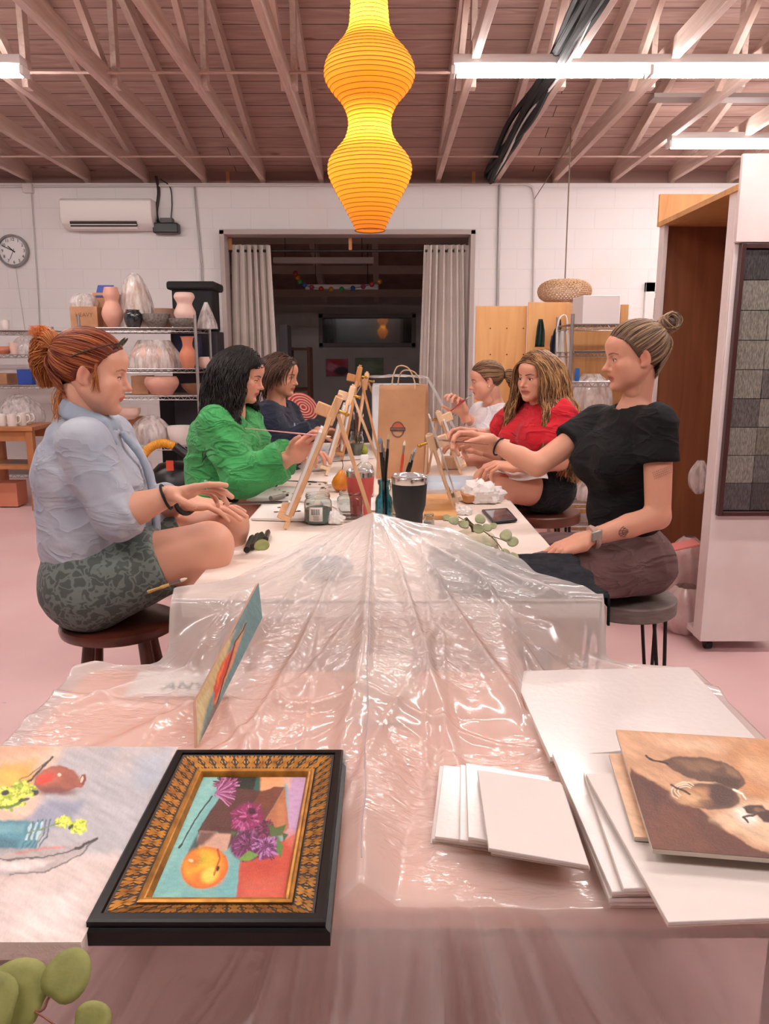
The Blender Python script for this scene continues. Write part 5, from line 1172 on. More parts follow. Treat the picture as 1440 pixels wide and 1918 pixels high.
    q=pulled(1000,tie,rg)*sc@R.T+Hc; sh=strands_mesh(q,.0014+.0009*rg.random(1000),hcol(cols,1000,rg))
    bc=Hc+R@(A(0,-.128,.100)*sc); lst=[(cv,cf,'#5b4436'),sh]; bn=[]
    for k in range(220):
        a0=rg.random()*6.28; rr=.020+.010*rg.random(); tl=rg.normal(size=3)*.25; ax=nrm(A(.2,-.9,.4)+tl); u=nrm(np.cross(ax,[.3,.1,1])); v=np.cross(ax,u)
        s=np.linspace(0,4.2,14); bn.append(bc+R@nrm(A(0,-1,.5))*.006*rg.normal()+rr*(np.cos(a0+s)[:,None]*u+np.sin(a0+s)[:,None]*v)+ax*((s-2)*.003)[:,None])
    lst.append(strands_mesh(np.array(bn),.0017+.0009*rg.random(220),hcol(cols[:5],220,rg)))
    nq=nape(320,tie,rg)*sc@R.T+Hc; lst.append(strands_mesh(nq,.0014+.0006*rg.random(320),hcol(cols,320,rg)))
    hairobj(t,lst); mb=MB(); mb.ell(bc,(.019,.019,.019)); obj('bun_core',mb,mat('bun','#4c382c',.7),t)
    tp,th=tips['R']; a=P(821,824,2.80); m_=(tp[0]+th)/2
    brush_obj('paintbrush','thin brown paintbrush held by the person in black, its tip at the small panel',a,m_+(m_-a)*1.15,M['brown_lacquer'],tipc='#d9b36a',ferr=.0028,hr=.0028)
    return J
# ================================================================ woman in red
def woman_red():
    J=dict(pel=P(1015,905,3.42),waist=P(1015,862,3.42),chest=P(1012,800,3.38),neck=P(1018,757,3.38),head=P(1004,706,3.34),
     shL=P(1052,778,3.24),shR=P(968,776,3.52),elL=P(1048,866,3.20),elR=P(932,820,3.62),wrL=P(966,874,3.12),wrR=P(888,812,3.55),
     hipL=P(1022,915,3.32),hipR=P(1002,912,3.50),knL=P(930,912,3.16),knR=P(910,900,3.44))
    J['knL'][2]+=.00; legs(J,fx=-.03)
    t,R,Hc,side,fw,tips=person(J,'person with long wavy hair in a red T-shirt seated on the leather stool',w=.98,wa=.92,tw=.86,
      hd=dict(fwd=(-.80,-.58,-.10),sc=.90,open_=.62,full=.95,brow='#4a3024',lip='#b7625a',smile=1,nose=1.05),skin='#d79a80',
      hands=[dict(s='L',dirn=(-.97,-.1,.1),palm=(0,.2,-1),side=-1,curl=(.55,.6,.65,.7),thumb=.3,h=.003),
             dict(s='R',dirn=(-.92,-.25,.15),palm=(-.1,-.5,-.8),side=1,curl=(.45,.55,.6,.7),thumb=.5,h=.003)],hb=.009)
    rd=fabric('red_cotton','#c91f2e','#b51626',fold=.7)
    top(t,J,side,fw,rd,w=1.,bust=.9,ease=.016,sl=.62,slR=.72,hole=.056,wa=1.05,flare=.006,hem=[(J['pel']-A(0,0,.07),nrm(A(-.55,0,-1)))],wr=(.010,(8,8,12),9,2.2),h=.0075)
    bottoms(t,J,side,fabric('black_shorts','#131216','#0e0e11'),w=1.,frac=.34,name='shorts',h=.009)
    # printed line drawing on the shirt front
    ch=J['chest']+fw*.135-A(0,0,.05); mb=MB(); 
    def sp(u,v): return ch+side*u+A(0,0,v)-fw*(u*u*2.2)+fw*.012
    for pl in ([(-.10,.055),(.02,.02),(.08,.0)],[(-.10,.05),(-.07,.0),(-.075,-.03)],[(.08,0),(.09,-.04)]): mb.tube(curve([sp(*q) for q in pl],10),.0018,5)
    for r_ in(.05,.062): mb.tube(np.array([sp(-.01+r_*math.cos(a),-.06+r_*.7*math.sin(a)) for a in np.linspace(.1,3.0,14)]),.0015,5)
    for k in range(7): a=.5+k*.36; mb.tube(np.array([sp(-.01+r_*math.cos(a),-.06+r_*.7*math.sin(a)) for r_ in(.051,.061)]),.0015,5)
    obj('printed_emblem',mb,mat('print_ink','#3c0f16',.8),t)
    mb=MB(); q=J['wrR']; 
    rg=np.random.default_rng(8); sc=.90; cv,cf=cap_mesh(Hc,R,sc,.005); n=2400; p=scalp(n,rg,.004); sx=np.sign(p[:,0]+rg.normal(size=n)*.01); v0=np.stack([sx*1.0,-.35-0*p[:,1],.15+0*sx],1)
    W_=p*sc@R.T+Hc; v=v0@R.T; side_=side; cl=[(Hc+R@HC*sc,HR*sc*1.06,R),(Hc+R@A(0,.0,-.03)*sc,A(.070,.085,.10)*sc,R),(J['neck']-A(0,0,.03)+fw*.01,A(.19,.115,.10),np.stack([nrm(side*A(1,1,0)),fw,A(0,0,1)],1)),(J['chest']-A(0,0,.02),A(.16,.14,.14),np.stack([nrm(side*A(1,1,0)),fw,A(0,0,1)],1))]
    Ro=R/np.linalg.norm(R,axis=0)
    def offface(p):
        q=(p-Hc)@Ro; m=(q[:,1]>.035)&(q[:,2]<.065)&(q[:,2]>-.13); q[:,0]=np.where(m,np.sign(q[:,0]+1e-6)*np.maximum(np.abs(q[:,0]),.055),q[:,0]); q[:,1]=np.where(m,np.minimum(q[:,1],.055),q[:,1]); return q@Ro.T+Hc
    q=flow(W_,v,31,.0155,cl,rg,wave=.022,freq=34,cl=160,clampf=offface)
    c=hcol(['#5b3c2a','#7a5436','#966c45','#b98a58','#4a2f22','#caa06c'],n,rg); T_=strands_mesh(q,.0013+.001*rg.random(n),c)
    hairobj(t,[(cv,cf,'#4a3022'),T_])
    a=P(821,824,2.80)
    tp,th=tips['R']
    brush_obj('paintbrush','dark paintbrush held by the person in red',P(852,818,3.50),th+nrm(A(.8,.1,.25))*.10,M['brown_lacquer'],ferr=.003)
    # napkin on the lap
    mb=MB(); k=J['knL']*.62+J['hipL']*.38; G=np.zeros((16,12,3))
    for i in range(16):
        for j in range(12):
            u=i/15*.26-.13; v_=j/11*.17-.085; p=k+A(u*.9-.0,v_,.088+.008*math.sin(u*30+v_*20)-.10*max(0,u*.5)-abs(v_)**2*5); G[i,j]=p
    mb.grid(G); single('napkin',mb,mat('tissue','#f0e6e2',.8,bump=.3,bscale=60),'white paper napkin across the lap of the person in red','napkin',k,solid=.002)
    return J
# ================================================================ woman in white (right, farthest)
def woman_white():
    J=dict(pel=P(935,870,4.28),waist=P(932,840,4.28),chest=P(925,795,4.25),neck=P(925,756,4.24),head=P(909,713,4.20),
     shL=P(950,778,4.10),shR=P(900,775,4.38),elL=P(945,852,4.05),elR=P(905,812,4.32),wrL=P(888,842,3.98),wrR=P(868,775,4.20),
     hipL=P(935,875,4.2),hipR=P(930,872,4.36),knL=P(880,875,4.1),knR=P(875,870,4.4))
    legs(J,fx=-.03)
    t,R,Hc,side,fw,tips=person(J,'person in a white T-shirt holding a brush up to the mouth',w=.94,wa=.88,tw=.84,
      hd=dict(fwd=(-.97,.0,-.18),sc=.88,open_=.4,brow='#4a3024',lip='#b56a60'),skin='#d99f86',hb=.01,
      hands=[dict(s='R',dirn=(-.35,-.1,.93),palm=(-.7,-.7,0),side=-1,curl=(.6,.8,.9,1.),thumb=.5,h=.0034),dict(s='L',dirn=(-.95,.0,.3),palm=(0,.2,-1),side=-1,curl=(.4,.5,.5,.6),thumb=.3,h=.0034)])
    top(t,J,side,fw,fabric('white_cotton','#efecee','#dedbe0',fold=.6),w=.98,bust=.8,ease=.014,sl=.55,hole=.058,wa=1.02,hem=[(J['pel']-A(0,0,.03),(0,0,-1))],wr=(.009,(8,8,12),2,2.),h=.009)
    bottoms(t,J,side,M['black_shorts'],w=1.,frac=.45,name='shorts',h=.01)
    rg=np.random.default_rng(11); sc=.88; cv,cf=cap_mesh(Hc,R,sc,.001,h=.005); tie=A(0,-.112,.02); cols=['#6b4c38','#86664a','#a5835d','#553c2e']
    q=pulled(600,tie,rg)*sc@R.T+Hc; tw=Hc+R@(tie*sc); d=R@A(0,-1,0)
    q2=tail(260,[tw,tw+d*.05-A(0,0,.02),tw+d*.09-A(0,0,.08),tw+d*.13-A(0,0,.17)],.01,[.015,.035,.038,.03,.012],rg,wave=.016)
    hairobj(t,[(cv,cf,'#5c4231'),strands_mesh(q,.0018+.001*rg.random(600),hcol(cols,600,rg)),strands_mesh(q2,.002+.001*rg.random(260),hcol(cols,260,rg))])
    mb=MB(); ring(mb,tw,d,.017,.010,14); obj('scrunchie',mb,M['black_matte'],t)
    mb=MB(); mb.ell(Hc+R@(A(.080,-.008,-.036)*sc),(.004,)*3); mb.ell(Hc+R@(A(-.080,-.008,-.036)*sc),(.004,)*3); obj('earring',mb,M['white_plastic'],t)
    a=P(883,739,4.12); b=P(829,782,4.02); brush_obj('paintbrush','dark red paintbrush held near the mouth of the person in white',a,b,M['red_lacquer'],tipc='#8f8f96',ferr=.0042,hr=.0050)
    brush_obj('paintbrush','small brush with a grey tip in the lower hand of the person in white',P(856,776,3.92),P(834,786,3.95),M['red_lacquer'],tipc='#8f8f96')
    return J
# ================================================================ woman in green
def woman_green():
    J=dict(pel=P(420,915,3.22),waist=P(412,875,3.22),chest=P(420,815,3.20),neck=P(436,768,3.18),head=P(455,704,3.16),
     shR=P(408,795,3.04),shL=P(455,788,3.34),elR=P(452,896,2.98),elL=P(490,872,3.40),wrR=P(545,856,3.00),wrL=P(548,852,3.32),
     hipR=P(418,928,3.13),hipL=P(425,922,3.30),knR=P(505,950,3.12),knL=P(512,942,3.32))
    J['knR'][2]=.63; J['knL'][2]=.64; legs(J,fx=.05)
    t,R,Hc,side,fw,tips=person(J,'person with dark hair in a bright green gauze shirt, elbow bent',w=.98,wa=.92,tw=.86,
      hd=dict(fwd=(.93,-.10,-.26),sc=.90,open_=.2,brow='#1e1614',lip='#b5615c',full=.97),skin='#d99c84',hb=.009,
      hands=[dict(s='R',dirn=(.78,.1,.60),palm=(.1,-.9,-.2),side=-1,curl=(.5,.6,.8,.9),thumb=.5,h=.003),dict(s='L',dirn=(.95,.0,.2),palm=(0,-.2,-1),side=1,curl=(.4,.5,.6,.7),thumb=.4,h=.003)])
    g=fabric('green_gauze','#45a35c','#378e4c',fold=.8,fs=9,weave=.5,dist=.03)
    top(t,J,side,fw,g,w=1.02,bust=.95,ease=.026,sl=1.82,cuff=True,hole=.056,vneck=True,wa=1.12,flare=.022,name='shirt',hem=[(J['pel']-A(0,0,.06),nrm(A(.15,0,-1)))],wr=(.013,(9,9,13),12,2.2),h=.0075,sh=.062)
    bottoms(t,J,side,M['black_shorts'],w=1.,frac=.3,name='shorts',h=.01)
    mb=MB(); p=J['chest']+fw*.152+side*-.05; 
    mb.box(p-A(0,0,.0),(.012,.085,.012),np.stack([fw,side,A(0,0,1)],1)); obj('pocket',mb,g,t,bevel=.004)
    mb=MB(); q=J['elR']*.45+J['shR']*.55; mb.ell(J['elR']+A(-.02,-.063,.05),(.006,.003,.006)); mb.ell(J['elR']+A(.045,-.062,.0),(.006,.003,.006)); obj('button',mb,mat('pearl','#e9efe4',.3),t)
    rg=np.random.default_rng(21); sc=.90; cv,cf=cap_mesh(Hc,R,sc,.006); n=2400; p=scalp(n,rg,.006); sx=np.sign(p[:,0]+.012+rg.normal(size=n)*.01); v0=np.stack([sx*1.0,-.75+0*sx,.2+0*sx],1)
    W_=p*sc@R.T+Hc; BR=np.stack([nrm(side*A(1,1,0)),fw,A(0,0,1)],1)
    cl=[(Hc+R@HC*sc,HR*sc*1.09,R),(Hc+R@A(0,-.015,-.03)*sc,A(.086,.085,.10)*sc,R),(J['neck']-A(0,0,.03),A(.17,.11,.085),BR)]
    Ro=R/np.linalg.norm(R,axis=0)
    def back_(p):
        q=(p-Hc)@Ro; lim=.030+.35*np.clip(q[:,2]-.035,0,1)+.10*np.clip(-.10-q[:,2],0,1); m=(q[:,2]<.05)&(q[:,2]>-.16); q[:,1]=np.where(m,np.minimum(q[:,1],lim),q[:,1]); return q@Ro.T+Hc
    q=flow(W_,v0@R.T,22,.0165,cl,rg,wave=.030,freq=36,cl=70,clampf=back_); T_=strands_mesh(q,.0013+.0009*rg.random(n),hcol(['#0f0b0b','#1a1312','#241a18','#120e10'],n,rg))
    hairobj(t,[(cv,cf,'#0f0b0b'),T_])
    tp,th=tips['R']; c=(tp[0]+th)/2; d=nrm(A(.93,.05,-.10)); brush_obj('paintbrush','long pale pink paintbrush held by the person in green',c+d*.09,c-d*.24,M['pink_lacquer'],hr=.003)
    return J
# ================================================================ person in navy
def person_navy():
    J=dict(pel=P(515,880,4.05),waist=P(505,850,4.05),chest=P(512,800,4.03),neck=P(517,760,4.02),head=P(528,703,4.00),
     shR=P(502,780,3.90),shL=P(535,776,4.16),elR=P(526,836,3.84),elL=P(560,828,4.2),wrR=P(590,812,3.85),wrL=P(596,806,4.12),
     hipR=P(515,885,3.97),hipL=P(520,882,4.13),knR=P(575,890,3.95),knL=P(580,885,4.15))
    J['knR'][2]=.63; J['knL'][2]=.64; legs(J,fx=.05)
    t,R,Hc,side,fw,tips=person(J,'person with short brown hair in a navy sweatshirt behind the green shirt',w=.98,wa=.95,tw=.86,
      hd=dict(fwd=(.90,-.30,-.18),sc=.90,open_=.45,brow='#3a251c',lip='#b0665c'),skin='#cf9378',hb=.011,
      hands=[dict(s='R',dirn=(.95,.1,.1),palm=(.1,-.4,-.9),side=-1,curl=(.5,.6,.8,.9),thumb=.5,h=.0036)])
    nv=fabric('navy_fleece','#1b2136','#151a2b',fold=.6)
    top(t,J,side,fw,nv,w=1.0,bust=.5,ease=.022,sl=1.92,cuff=True,hole=.056,wa=1.12,name='sweatshirt',hem=[(J['pel']-A(0,0,.05),(0,0,-1))],wr=(.010,(9,9,12),14,2.),h=.009,sh=.06)
    bottoms(t,J,side,M['black_shorts'],w=1.,frac=.8,name='trousers',h=.011)
    mb=MB(); c=J['chest']+fw*.128
    for k in range(5):
        mb.box(c+side*(-.035+.016*k)-A(0,0,.02+.004*(k%2)),(.005,.008,.09-.015*(k%3)),np.stack([fw,side,A(0,0,1)],1))
    o=obj('printed_emblem',mb,mat('pale_print','#b9c6e0',.7),t); o['label']='pale blue lettering on the chest'
    rg=np.random.default_rng(31); sc=.90; cv,cf=cap_mesh(Hc,R,sc,.004,h=.005); n=700; p=scalp(n,rg,.005); sx=np.sign(p[:,0]+rg.normal(size=n)*.01); v0=np.stack([sx*.7,-.9+0*sx,.1+0*sx],1)
    W_=p*sc@R.T+Hc; cl=[(Hc+R@HC*sc,HR*sc*1.05,R),(Hc+R@A(0,-.01,-.03)*sc,A(.068,.08,.09)*sc,R)]
    q=flow(W_,v0@R.T,10,.0155,cl,rg,wave=.006,freq=30); hairobj(t,[(cv,cf,'#3a261e'),strands_mesh(q,.0022+.001*rg.random(n),hcol(['#4a3126','#3a251c','#5e4030','#2e1d17'],n,rg))])
    return J
woman_black(); woman_red(); woman_white(); woman_green(); person_navy()
# ================================================================ things on the long table
TZ=BT+.0035
def jar_lathe(prof,th=.0022):
    o=[(r,z) for r,z in prof]; i=[(max(r-th,.0005),z if k else z+th) for k,(r,z) in enumerate(prof)][::-1]
    return [(0.0003,prof[0][1])]+o+i+[(0.0003,prof[0][1]+th)]
mat('teal_glass','#6fb3c2',.03,trans=1); mat('clear_glass','#eef4f2',.02,trans=1); mat('steel_rim','#c4c1bf',.22,metal=1)
def easel(label,base,f,H,lean,w,wd,wood_='easel',canvas=None,back=.30,clamp=.9,cover=None):
    "base centre on the table, f = direction the picture faces"
    base=np.asarray(base,float); f=nrm(f); s=nrm(np.cross(A(0,0,1),f)); up=nrm(A(0,0,math.cos(lean))-f*math.sin(lean)); n=np.cross(s,up)*1.0; n=n if n@f>0 else -n
    m=M[wood_]; t=thing('table_easel',label,'easel',tuple(base),'wooden table easels'); q=lambda u,v,o=0: base+s*u+up*v+n*o
    for sg in(-1,1):
        mb=MB(); mb.beam(q(sg*w/2,.0),q(sg*.028,H*.80),wd,wd*.62,n); obj('leg',mb,m,t,bevel=.0015)
    mb=MB(); mb.beam(q(0,.03,-.004),q(0,H*.97,-.004),wd*1.2,wd*.7,n); obj('mast',mb,m,t,bevel=.0015)
    mb=MB(); mb.box(q(0,H*.85,-.004),(.072,.028,H*.20),np.stack([s,n,up],1)); obj('head_block',mb,m,t,bevel=.003)
    mb=MB(); mb.box(q(0,H*clamp*.92,.030),(.035,.055,.042),np.stack([s,n,up],1)); c=obj('clamp',mb,m,t,bevel=.004)
    mb=MB(); mb.cyl(q(0,H*.86,-.02),q(0,H*.86,-.045),.006,n=10); mb.ell(q(0,H*.86,-.05),(.009,)*3,10,6); obj('knob',mb,M['brass'],c)
    mb=MB(); mb.box(q(0,.035,.018),(w*1.1,.045,.018),np.stack([s,n,up],1)); obj('ledge',mb,m,t,bevel=.003)
    mb=MB(); mb.beam(q(0,H*.84,-.02),base-f*back,wd*.8,wd*.6,f); obj('back_leg',mb,m,t,bevel=.0015)
    mb=MB(); mb.beam(q(-w*.42,H*.22),q(w*.42,H*.22),wd*.6,wd,n); obj('crossbar',mb,m,t,bevel=.001)
    if canvas:
        cw,chh,cz,lab=canvas; o0=.018; c=[q(-cw/2,cz+chh,o0),q(cw/2,cz+chh,o0),q(cw/2,cz,o0),q(-cw/2,cz,o0)]
        ct_=thing('canvas',lab,'painting canvas',tuple(q(0,cz,.012)),'canvases on the table easels'); mb=MB(); mb.box(q(0,cz+chh/2,.012),(cw,.010,chh),np.stack([s,n,up],1)); obj('panel',mb,mat('canvas_side','#e6dfdb',.7),ct_,bevel=.001)
        def fn(uv):
            p=Pt(uv,'#ece4de',seed=int(base[1]*10)); lo,hi=uv.min(0),uv.max(0); c_=(lo+hi)/2; r=(hi-lo)/2; p.ell(c_[0],c_[1]+r[1]*.3,r[0]*.5,r[1]*.35,0,'#c98a62',.3); p.ell(c_[0]+r[0]*.2,c_[1],r[0]*.3,r[1]*.3,0,'#8a9a6a',.3); return p
        X=pquad([k+n*.0002 for k in c],24,24); U,V=np.meshgrid(np.linspace(0,100,24),np.linspace(0,100,24),indexing='ij'); mb=MB(); mb.grid(X,fn(np.stack([U.ravel(),V.ravel()],1)).c); obj('painted_surface',mb,M['oil_paint'],ct_,usecol=True,angle=180,solid=.0004)
    return t
b=PZ(538,978,TZ); easel('nearest table easel on the left, in front of the person in denim',b,(-1,-.05,0),.50,.40,.20,.024,'easel',(.24,.30,.05,'white canvas on the nearest left easel, seen edge-on'),.30)
b=PZ(612,884,TZ); easel('second table easel on the left, in front of the person in green',b,(-1,-.05,0),.47,.30,.22,.022,'easel_light',(.26,.30,.05,'canvas on the second left easel, beyond the pear'),.28)
b=PZ(640,858,TZ); easel('third table easel on the left, its tall reddish mast highest of all',b,(-1,-.06,0),.55,.20,.22,.022,'easel_dark',(.22,.26,.05,'canvas on the third left easel, half hidden by its neighbours'),.22)
b=PZ(664,842,TZ); easel('fourth table easel on the left, beside the paper bag',b,(-1,-.06,0),.50,.16,.20,.022,'easel',None,.26)
# right side: small board on a fold-out easel
b=PZ(850,950,TZ+.006); t=easel('small table easel on the right holding a thin panel at the brush tip',b,(1,-.03,0),.31,.33,.10,.016,'easel_light',None,.12)
f_=nrm((1,-.03,0)); s_2=nrm(np.cross(A(0,0,1),f_)); up_=nrm(A(0,0,math.cos(.33))-f_*math.sin(.33)); n_=np.cross(s_2,up_); n_=n_ if n_@f_>0 else -n_
mb=MB(); mb.box(b+up_*.195+n_*.02,(.24,.006,.33),np.stack([s_2,n_,up_],1)); single('canvas',mb,mat('panel_grey','#cfc6c0',.6,'#b5a496',12),'thin panel on the small right easel, edge-on beside the paper bag','painting canvas',b+up_*.05+n_*.02,bevel=.001)
b=PZ(862,884,TZ); easel('far right table easel half hidden behind the paper bag',b,(1,-.05,0),.34,.36,.14,.02,'easel_light',(.2,.24,.04,'canvas on the far right easel by the bag'),.16)
mb=MB(); slab(mb,[PZ(*q,TZ+.014) for q in((768,925),(848,918),(856,966),(786,966))],.014); single('wooden_board',mb,M['ply'],'flat wooden board under the small right easel','board',PZ(815,945,TZ),bevel=.002)
mb=MB(); mb.box(PZ(868,930,TZ+.018)+A(0,0,0),(.035,.13,.03),Rz(.35)@Rx(.0)); single('wooden_block',mb,M['easel_dark'],'orange-brown wooden block right of the small easel','block',PZ(868,930,TZ),bevel=.003)
mb=MB(); mb.box(PZ(843,866,TZ+.03),(.09,.08,.06)); single('wooden_block',mb,M['easel_light'],'pale wooden block behind the bag at the table edge','block',PZ(843,866,TZ),bevel=.003)
# --- paper bag
kraft=mat('kraft','#b98a66',.75,'#a87955',7,bump=.15,bscale=25)
D=PZ(747,896,TZ)[1]; bw=(792-703)/1440*(D*.98+.12); x0=PZ(703,896,TZ)[0]; x1=x0+bw; zt_=P(750,722,D)[2]; gd=.165
t=thing('paper_bag','brown kraft paper carrier bag standing in the middle of the table','paper bag',((x0+x1)/2,D+gd/2,TZ))
def bagpt(u,v,s_): # u 0..1 across, v height 0..1, s_ side
    return
mb=MB(); H=zt_-TZ; n=18
xs0,xs1=x0+.004,x1+.0
def col(v): # cross-section corners at height v (0..1): slight pinch to the top
    k=1-v; return [(xs0+.018*v,D+.03*v),(xs1+.012*v,D+.03*v),(xs1+.05+.0*v-.02*k*0,D+gd*.5-.0),(xs1+.028*v+.0,D+gd-.03*v),(xs0+.02*v,D+gd-.03*v),(xs0-.0+.02*v,D+gd*.5)]
rows=[]
for i in range(n+1):
    v=i/n; c=[(xs0+.016*v,D+.03*v),(xs1+.010*v,D+.035*v),(xs1+.012-.045*v*(1 if v>.25 else v*4)+.03*v*0,D+gd*.5),(xs1+.035-.01*v,D+gd-.04*v),(xs0+.02*v,D+gd-.04*v),(xs0+.012+.02*v,D+gd*.5)]
    rows.append([(a,b_,TZ+H*v+.004*math.sin(k*2+v*3)*v) for k,(a,b_) in enumerate(c)])
R_=np.array(rows); f=[(i*6+j,i*6+(j+1)%6,(i+1)*6+(j+1)%6,(i+1)*6+j) for i in range(n) for j in range(6)]+[tuple(range(6))[::-1]]
mb.add(R_.reshape(-1,3),f); obj('body',mb,kraft,t,solid=.0018,angle=25)
for k,(ya,xo) in enumerate(((D+.035,.0),(D+gd-.045,.03))):
    mb=MB(); c=(x0+x1)/2+xo+.02; zz=TZ+H-.02; mb.tube(curve([(c-.055,ya,zz),(c-.052,ya,zz+.05),(c-.03,ya-.004,zz+.105-.02*k),(c+.02,ya-.004,zz+.10-.02*k),(c+.050,ya,zz+.04),(c+.052,ya,zz)],24),.0035,6); obj('handle',mb,mat('twisted_paper','#cfae8e',.8),t)
pl=mat('bag_print','#4a3a45',.8); po=mat('bag_print_orange','#b5583c',.8); ln=P(745,805,D); 
def bz(u,v): 
    z=ln[2]+v; vv=(z-TZ)/H; return A(ln[0]+u,D+.031*vv-.0025,z)
mb=MB(); mb.tube(np.array([bz(.030*math.cos(a),.036*math.sin(a)) for a in np.linspace(0,2*np.pi,33)]),.0012,5,cap=False); mb.tube(np.array([bz(.027*math.cos(a),.032*math.sin(a)) for a in np.linspace(0,2*np.pi,33)]),.0007,5,cap=False)
pp=[bz(-.036,-.007),bz(.036,-.007),bz(.036,.010),bz(-.036,.010)]; mb.add(pp+[q+A(0,-.0012,0) for q in pp],[(4,5,6,7)]); o=obj('printed_logo',mb,pl,t); o['label']='dark round logo with a banner'
mb=MB(); mb.add([bz(.024*math.cos(a),.010+.020*math.sin(a))+A(0,-.0003,0) for a in np.linspace(0,np.pi,16)],[tuple(range(16))]); obj('printed_sun',mb,po,t)
mb=text_mb('BROTHERHOOD',.0105,lambda V:np.stack([V[:,0]*.82+ln[0],np.full(len(V),D+.031*((ln[2]-TZ)/H)-.0050)-V[:,2],V[:,1]*1.1+ln[2]+.0015],1),.0001); obj('lettering',mb,kraft,t)
# --- tumblers
def tumbler(name,label,cx,yb,yt,wpx,m,lid=True,d=None):
    B=PZ(cx,yb,TZ) if d is None else P(cx,yb,d)*A(1,1,0)+A(0,0,TZ); D_=B[1]; r=wpx/2/1440*(D_*.98+.1); h=P(cx,yt,D_)[2]-TZ
    t=thing(name,label,'tumbler',tuple(B)); mb=MB(); mb.lathe([(.0005,0),(r*.72,0),(r*.74,.004),(r*.78,h*.35),(r*.93,h*.5),(r,h*.86),(r*.97,h*.86)],B,32); obj('body',mb,m,t)
    mb=MB(); mb.lathe([(r*.97,h*.85),(r,h*.86),(r*1.01,h*.965),(r*.97,h*.975),(r*.94,h*.95),(r*.90,h*.7)],B,32); obj('rim',mb,M['steel_rim'],t)
    mb=MB(); mb.lathe([(.0005,h*.955),(r*.80,h*.955),(r*.86,h*.985),(r*.93,h),(r*.98,h*.99),(r*.97,h*.95)],B,32); mb.box(B+A(r*.2,-r*.2,h*.985),(r*.5,r*.5,.008)); obj('lid',mb,mat('clear_lid','#d9dcdf',.08,trans=.7),t); return t
tumbler('tumbler','tall matt black insulated tumbler with a steel rim beside the blue bottle',766,1000,889,66,mat('powder_black','#151517',.6))
tumbler('tumbler','coral red insulated tumbler with a steel rim behind the glass jars',675,962,880,52,mat('powder_coral','#d9605a',.55))
# --- jars
def gjar(name,label,cx,yb,yt,wpx,m='clear_glass',fill=None,neck=.86):
    B=PZ(cx,yb,TZ); r=wpx/2/1440*(B[1]*.98+.1); h=P(cx,yt,B[1])[2]-TZ; t=thing(name,label,'jar',tuple(B))
    mb=MB(); mb.lathe(jar_lathe([(r*.9,0),(r,h*.06),(r,h*.66),(r*.97,h*.74),(r*neck,h*.82),(r*neck,h*.86),(r*(neck+.05),h*.88),(r*neck,h*.90),(r*(neck+.05),h*.93),(r*neck,h*.96),(r*neck,h)]),B,32); obj('glass',mb,M[m],t)
    if fill: mb=MB(); mb.lathe([(.0005,.004),(r*.88,.004),(r*.93,h*.1),(r*.93,h*.5),(.0005,h*.5)],B,24); obj('contents',mb,fill,t)
    return t,B,r,h
t,B,r,h=gjar('glass_jar','short glass jar of grey-blue water with a barcode label',596,978,924,52,fill=mat('grey_water','#8fa3a0',.2))
mb=MB(); G=np.zeros((10,2,3)); 
for i in range(10):
    a=-math.pi/2-.1+(.5*(i/9*2-1)); G[i,0]=B+A((r+.0006)*math.cos(a),(r+.0006)*math.sin(a),h*.12); G[i,1]=B+A((r+.0006)*math.cos(a),(r+.0006)*math.sin(a),h*.60)
mb.grid(G); lb=obj('paper_label',mb,mat('sticker','#e9e4df',.7),t,solid=.0004)
mb=MB()
for k in range(11):
    a=-math.pi/2-.1+(-.30+k*.055); p=B+A((r+.0012)*math.cos(a),(r+.0012)*math.sin(a),h*.44); mb.box(p,((.0011,.0018,.0008)[k%3],.0006,h*.2))
for k in range(4): mb.box(B+A(-.003,-(r+.0012),h*(.30-.045*k)),(.022-.004*(k%2),.0006,.0012))
obj('barcode',mb,mat('print_black','#2c2a2a',.7),lb)
gjar('glass_jar','empty rounded glass jar between the barcode jar and the coral tumbler',656,968,920,50,neck=.8)
gjar('glass_jar','tiny glass jar right of the black tumbler',803,990,962,20,fill=mat('milky','#cfc7bd',.4))
gjar('glass_jar','glass jar of brushes beyond the second easel',668,852,808,26,fill=mat('grey_water2','#9a9a8c',.3))
gjar('glass_jar','amber-tinted glass jar behind the third easel',640,850,812,24,fill=mat('amber','#8a5a34',.3))
# clear bottle with white cap
B=PZ(683,930,TZ); t=thing('plastic_bottle','clear plastic bottle with a white cap behind the coral tumbler','bottle',tuple(B)); r=.040; h=P(683,852,B[1])[2]-TZ
mb=MB(); mb.lathe(jar_lathe([(r*.9,0),(r,.008),(r,h*.62),(r*.85,h*.74),(r*.45,h*.82),(r*.36,h*.86)],.0012),B,28); obj('bottle',mb,M['clear_glass'],t)
mb=MB(); mb.lathe([(.0005,h*.84),(r*.42,h*.84),(r*.42,h*.98),(r*.36,h),(.0005,h)],B,24); obj('cap',mb,M['white_plastic'],t)
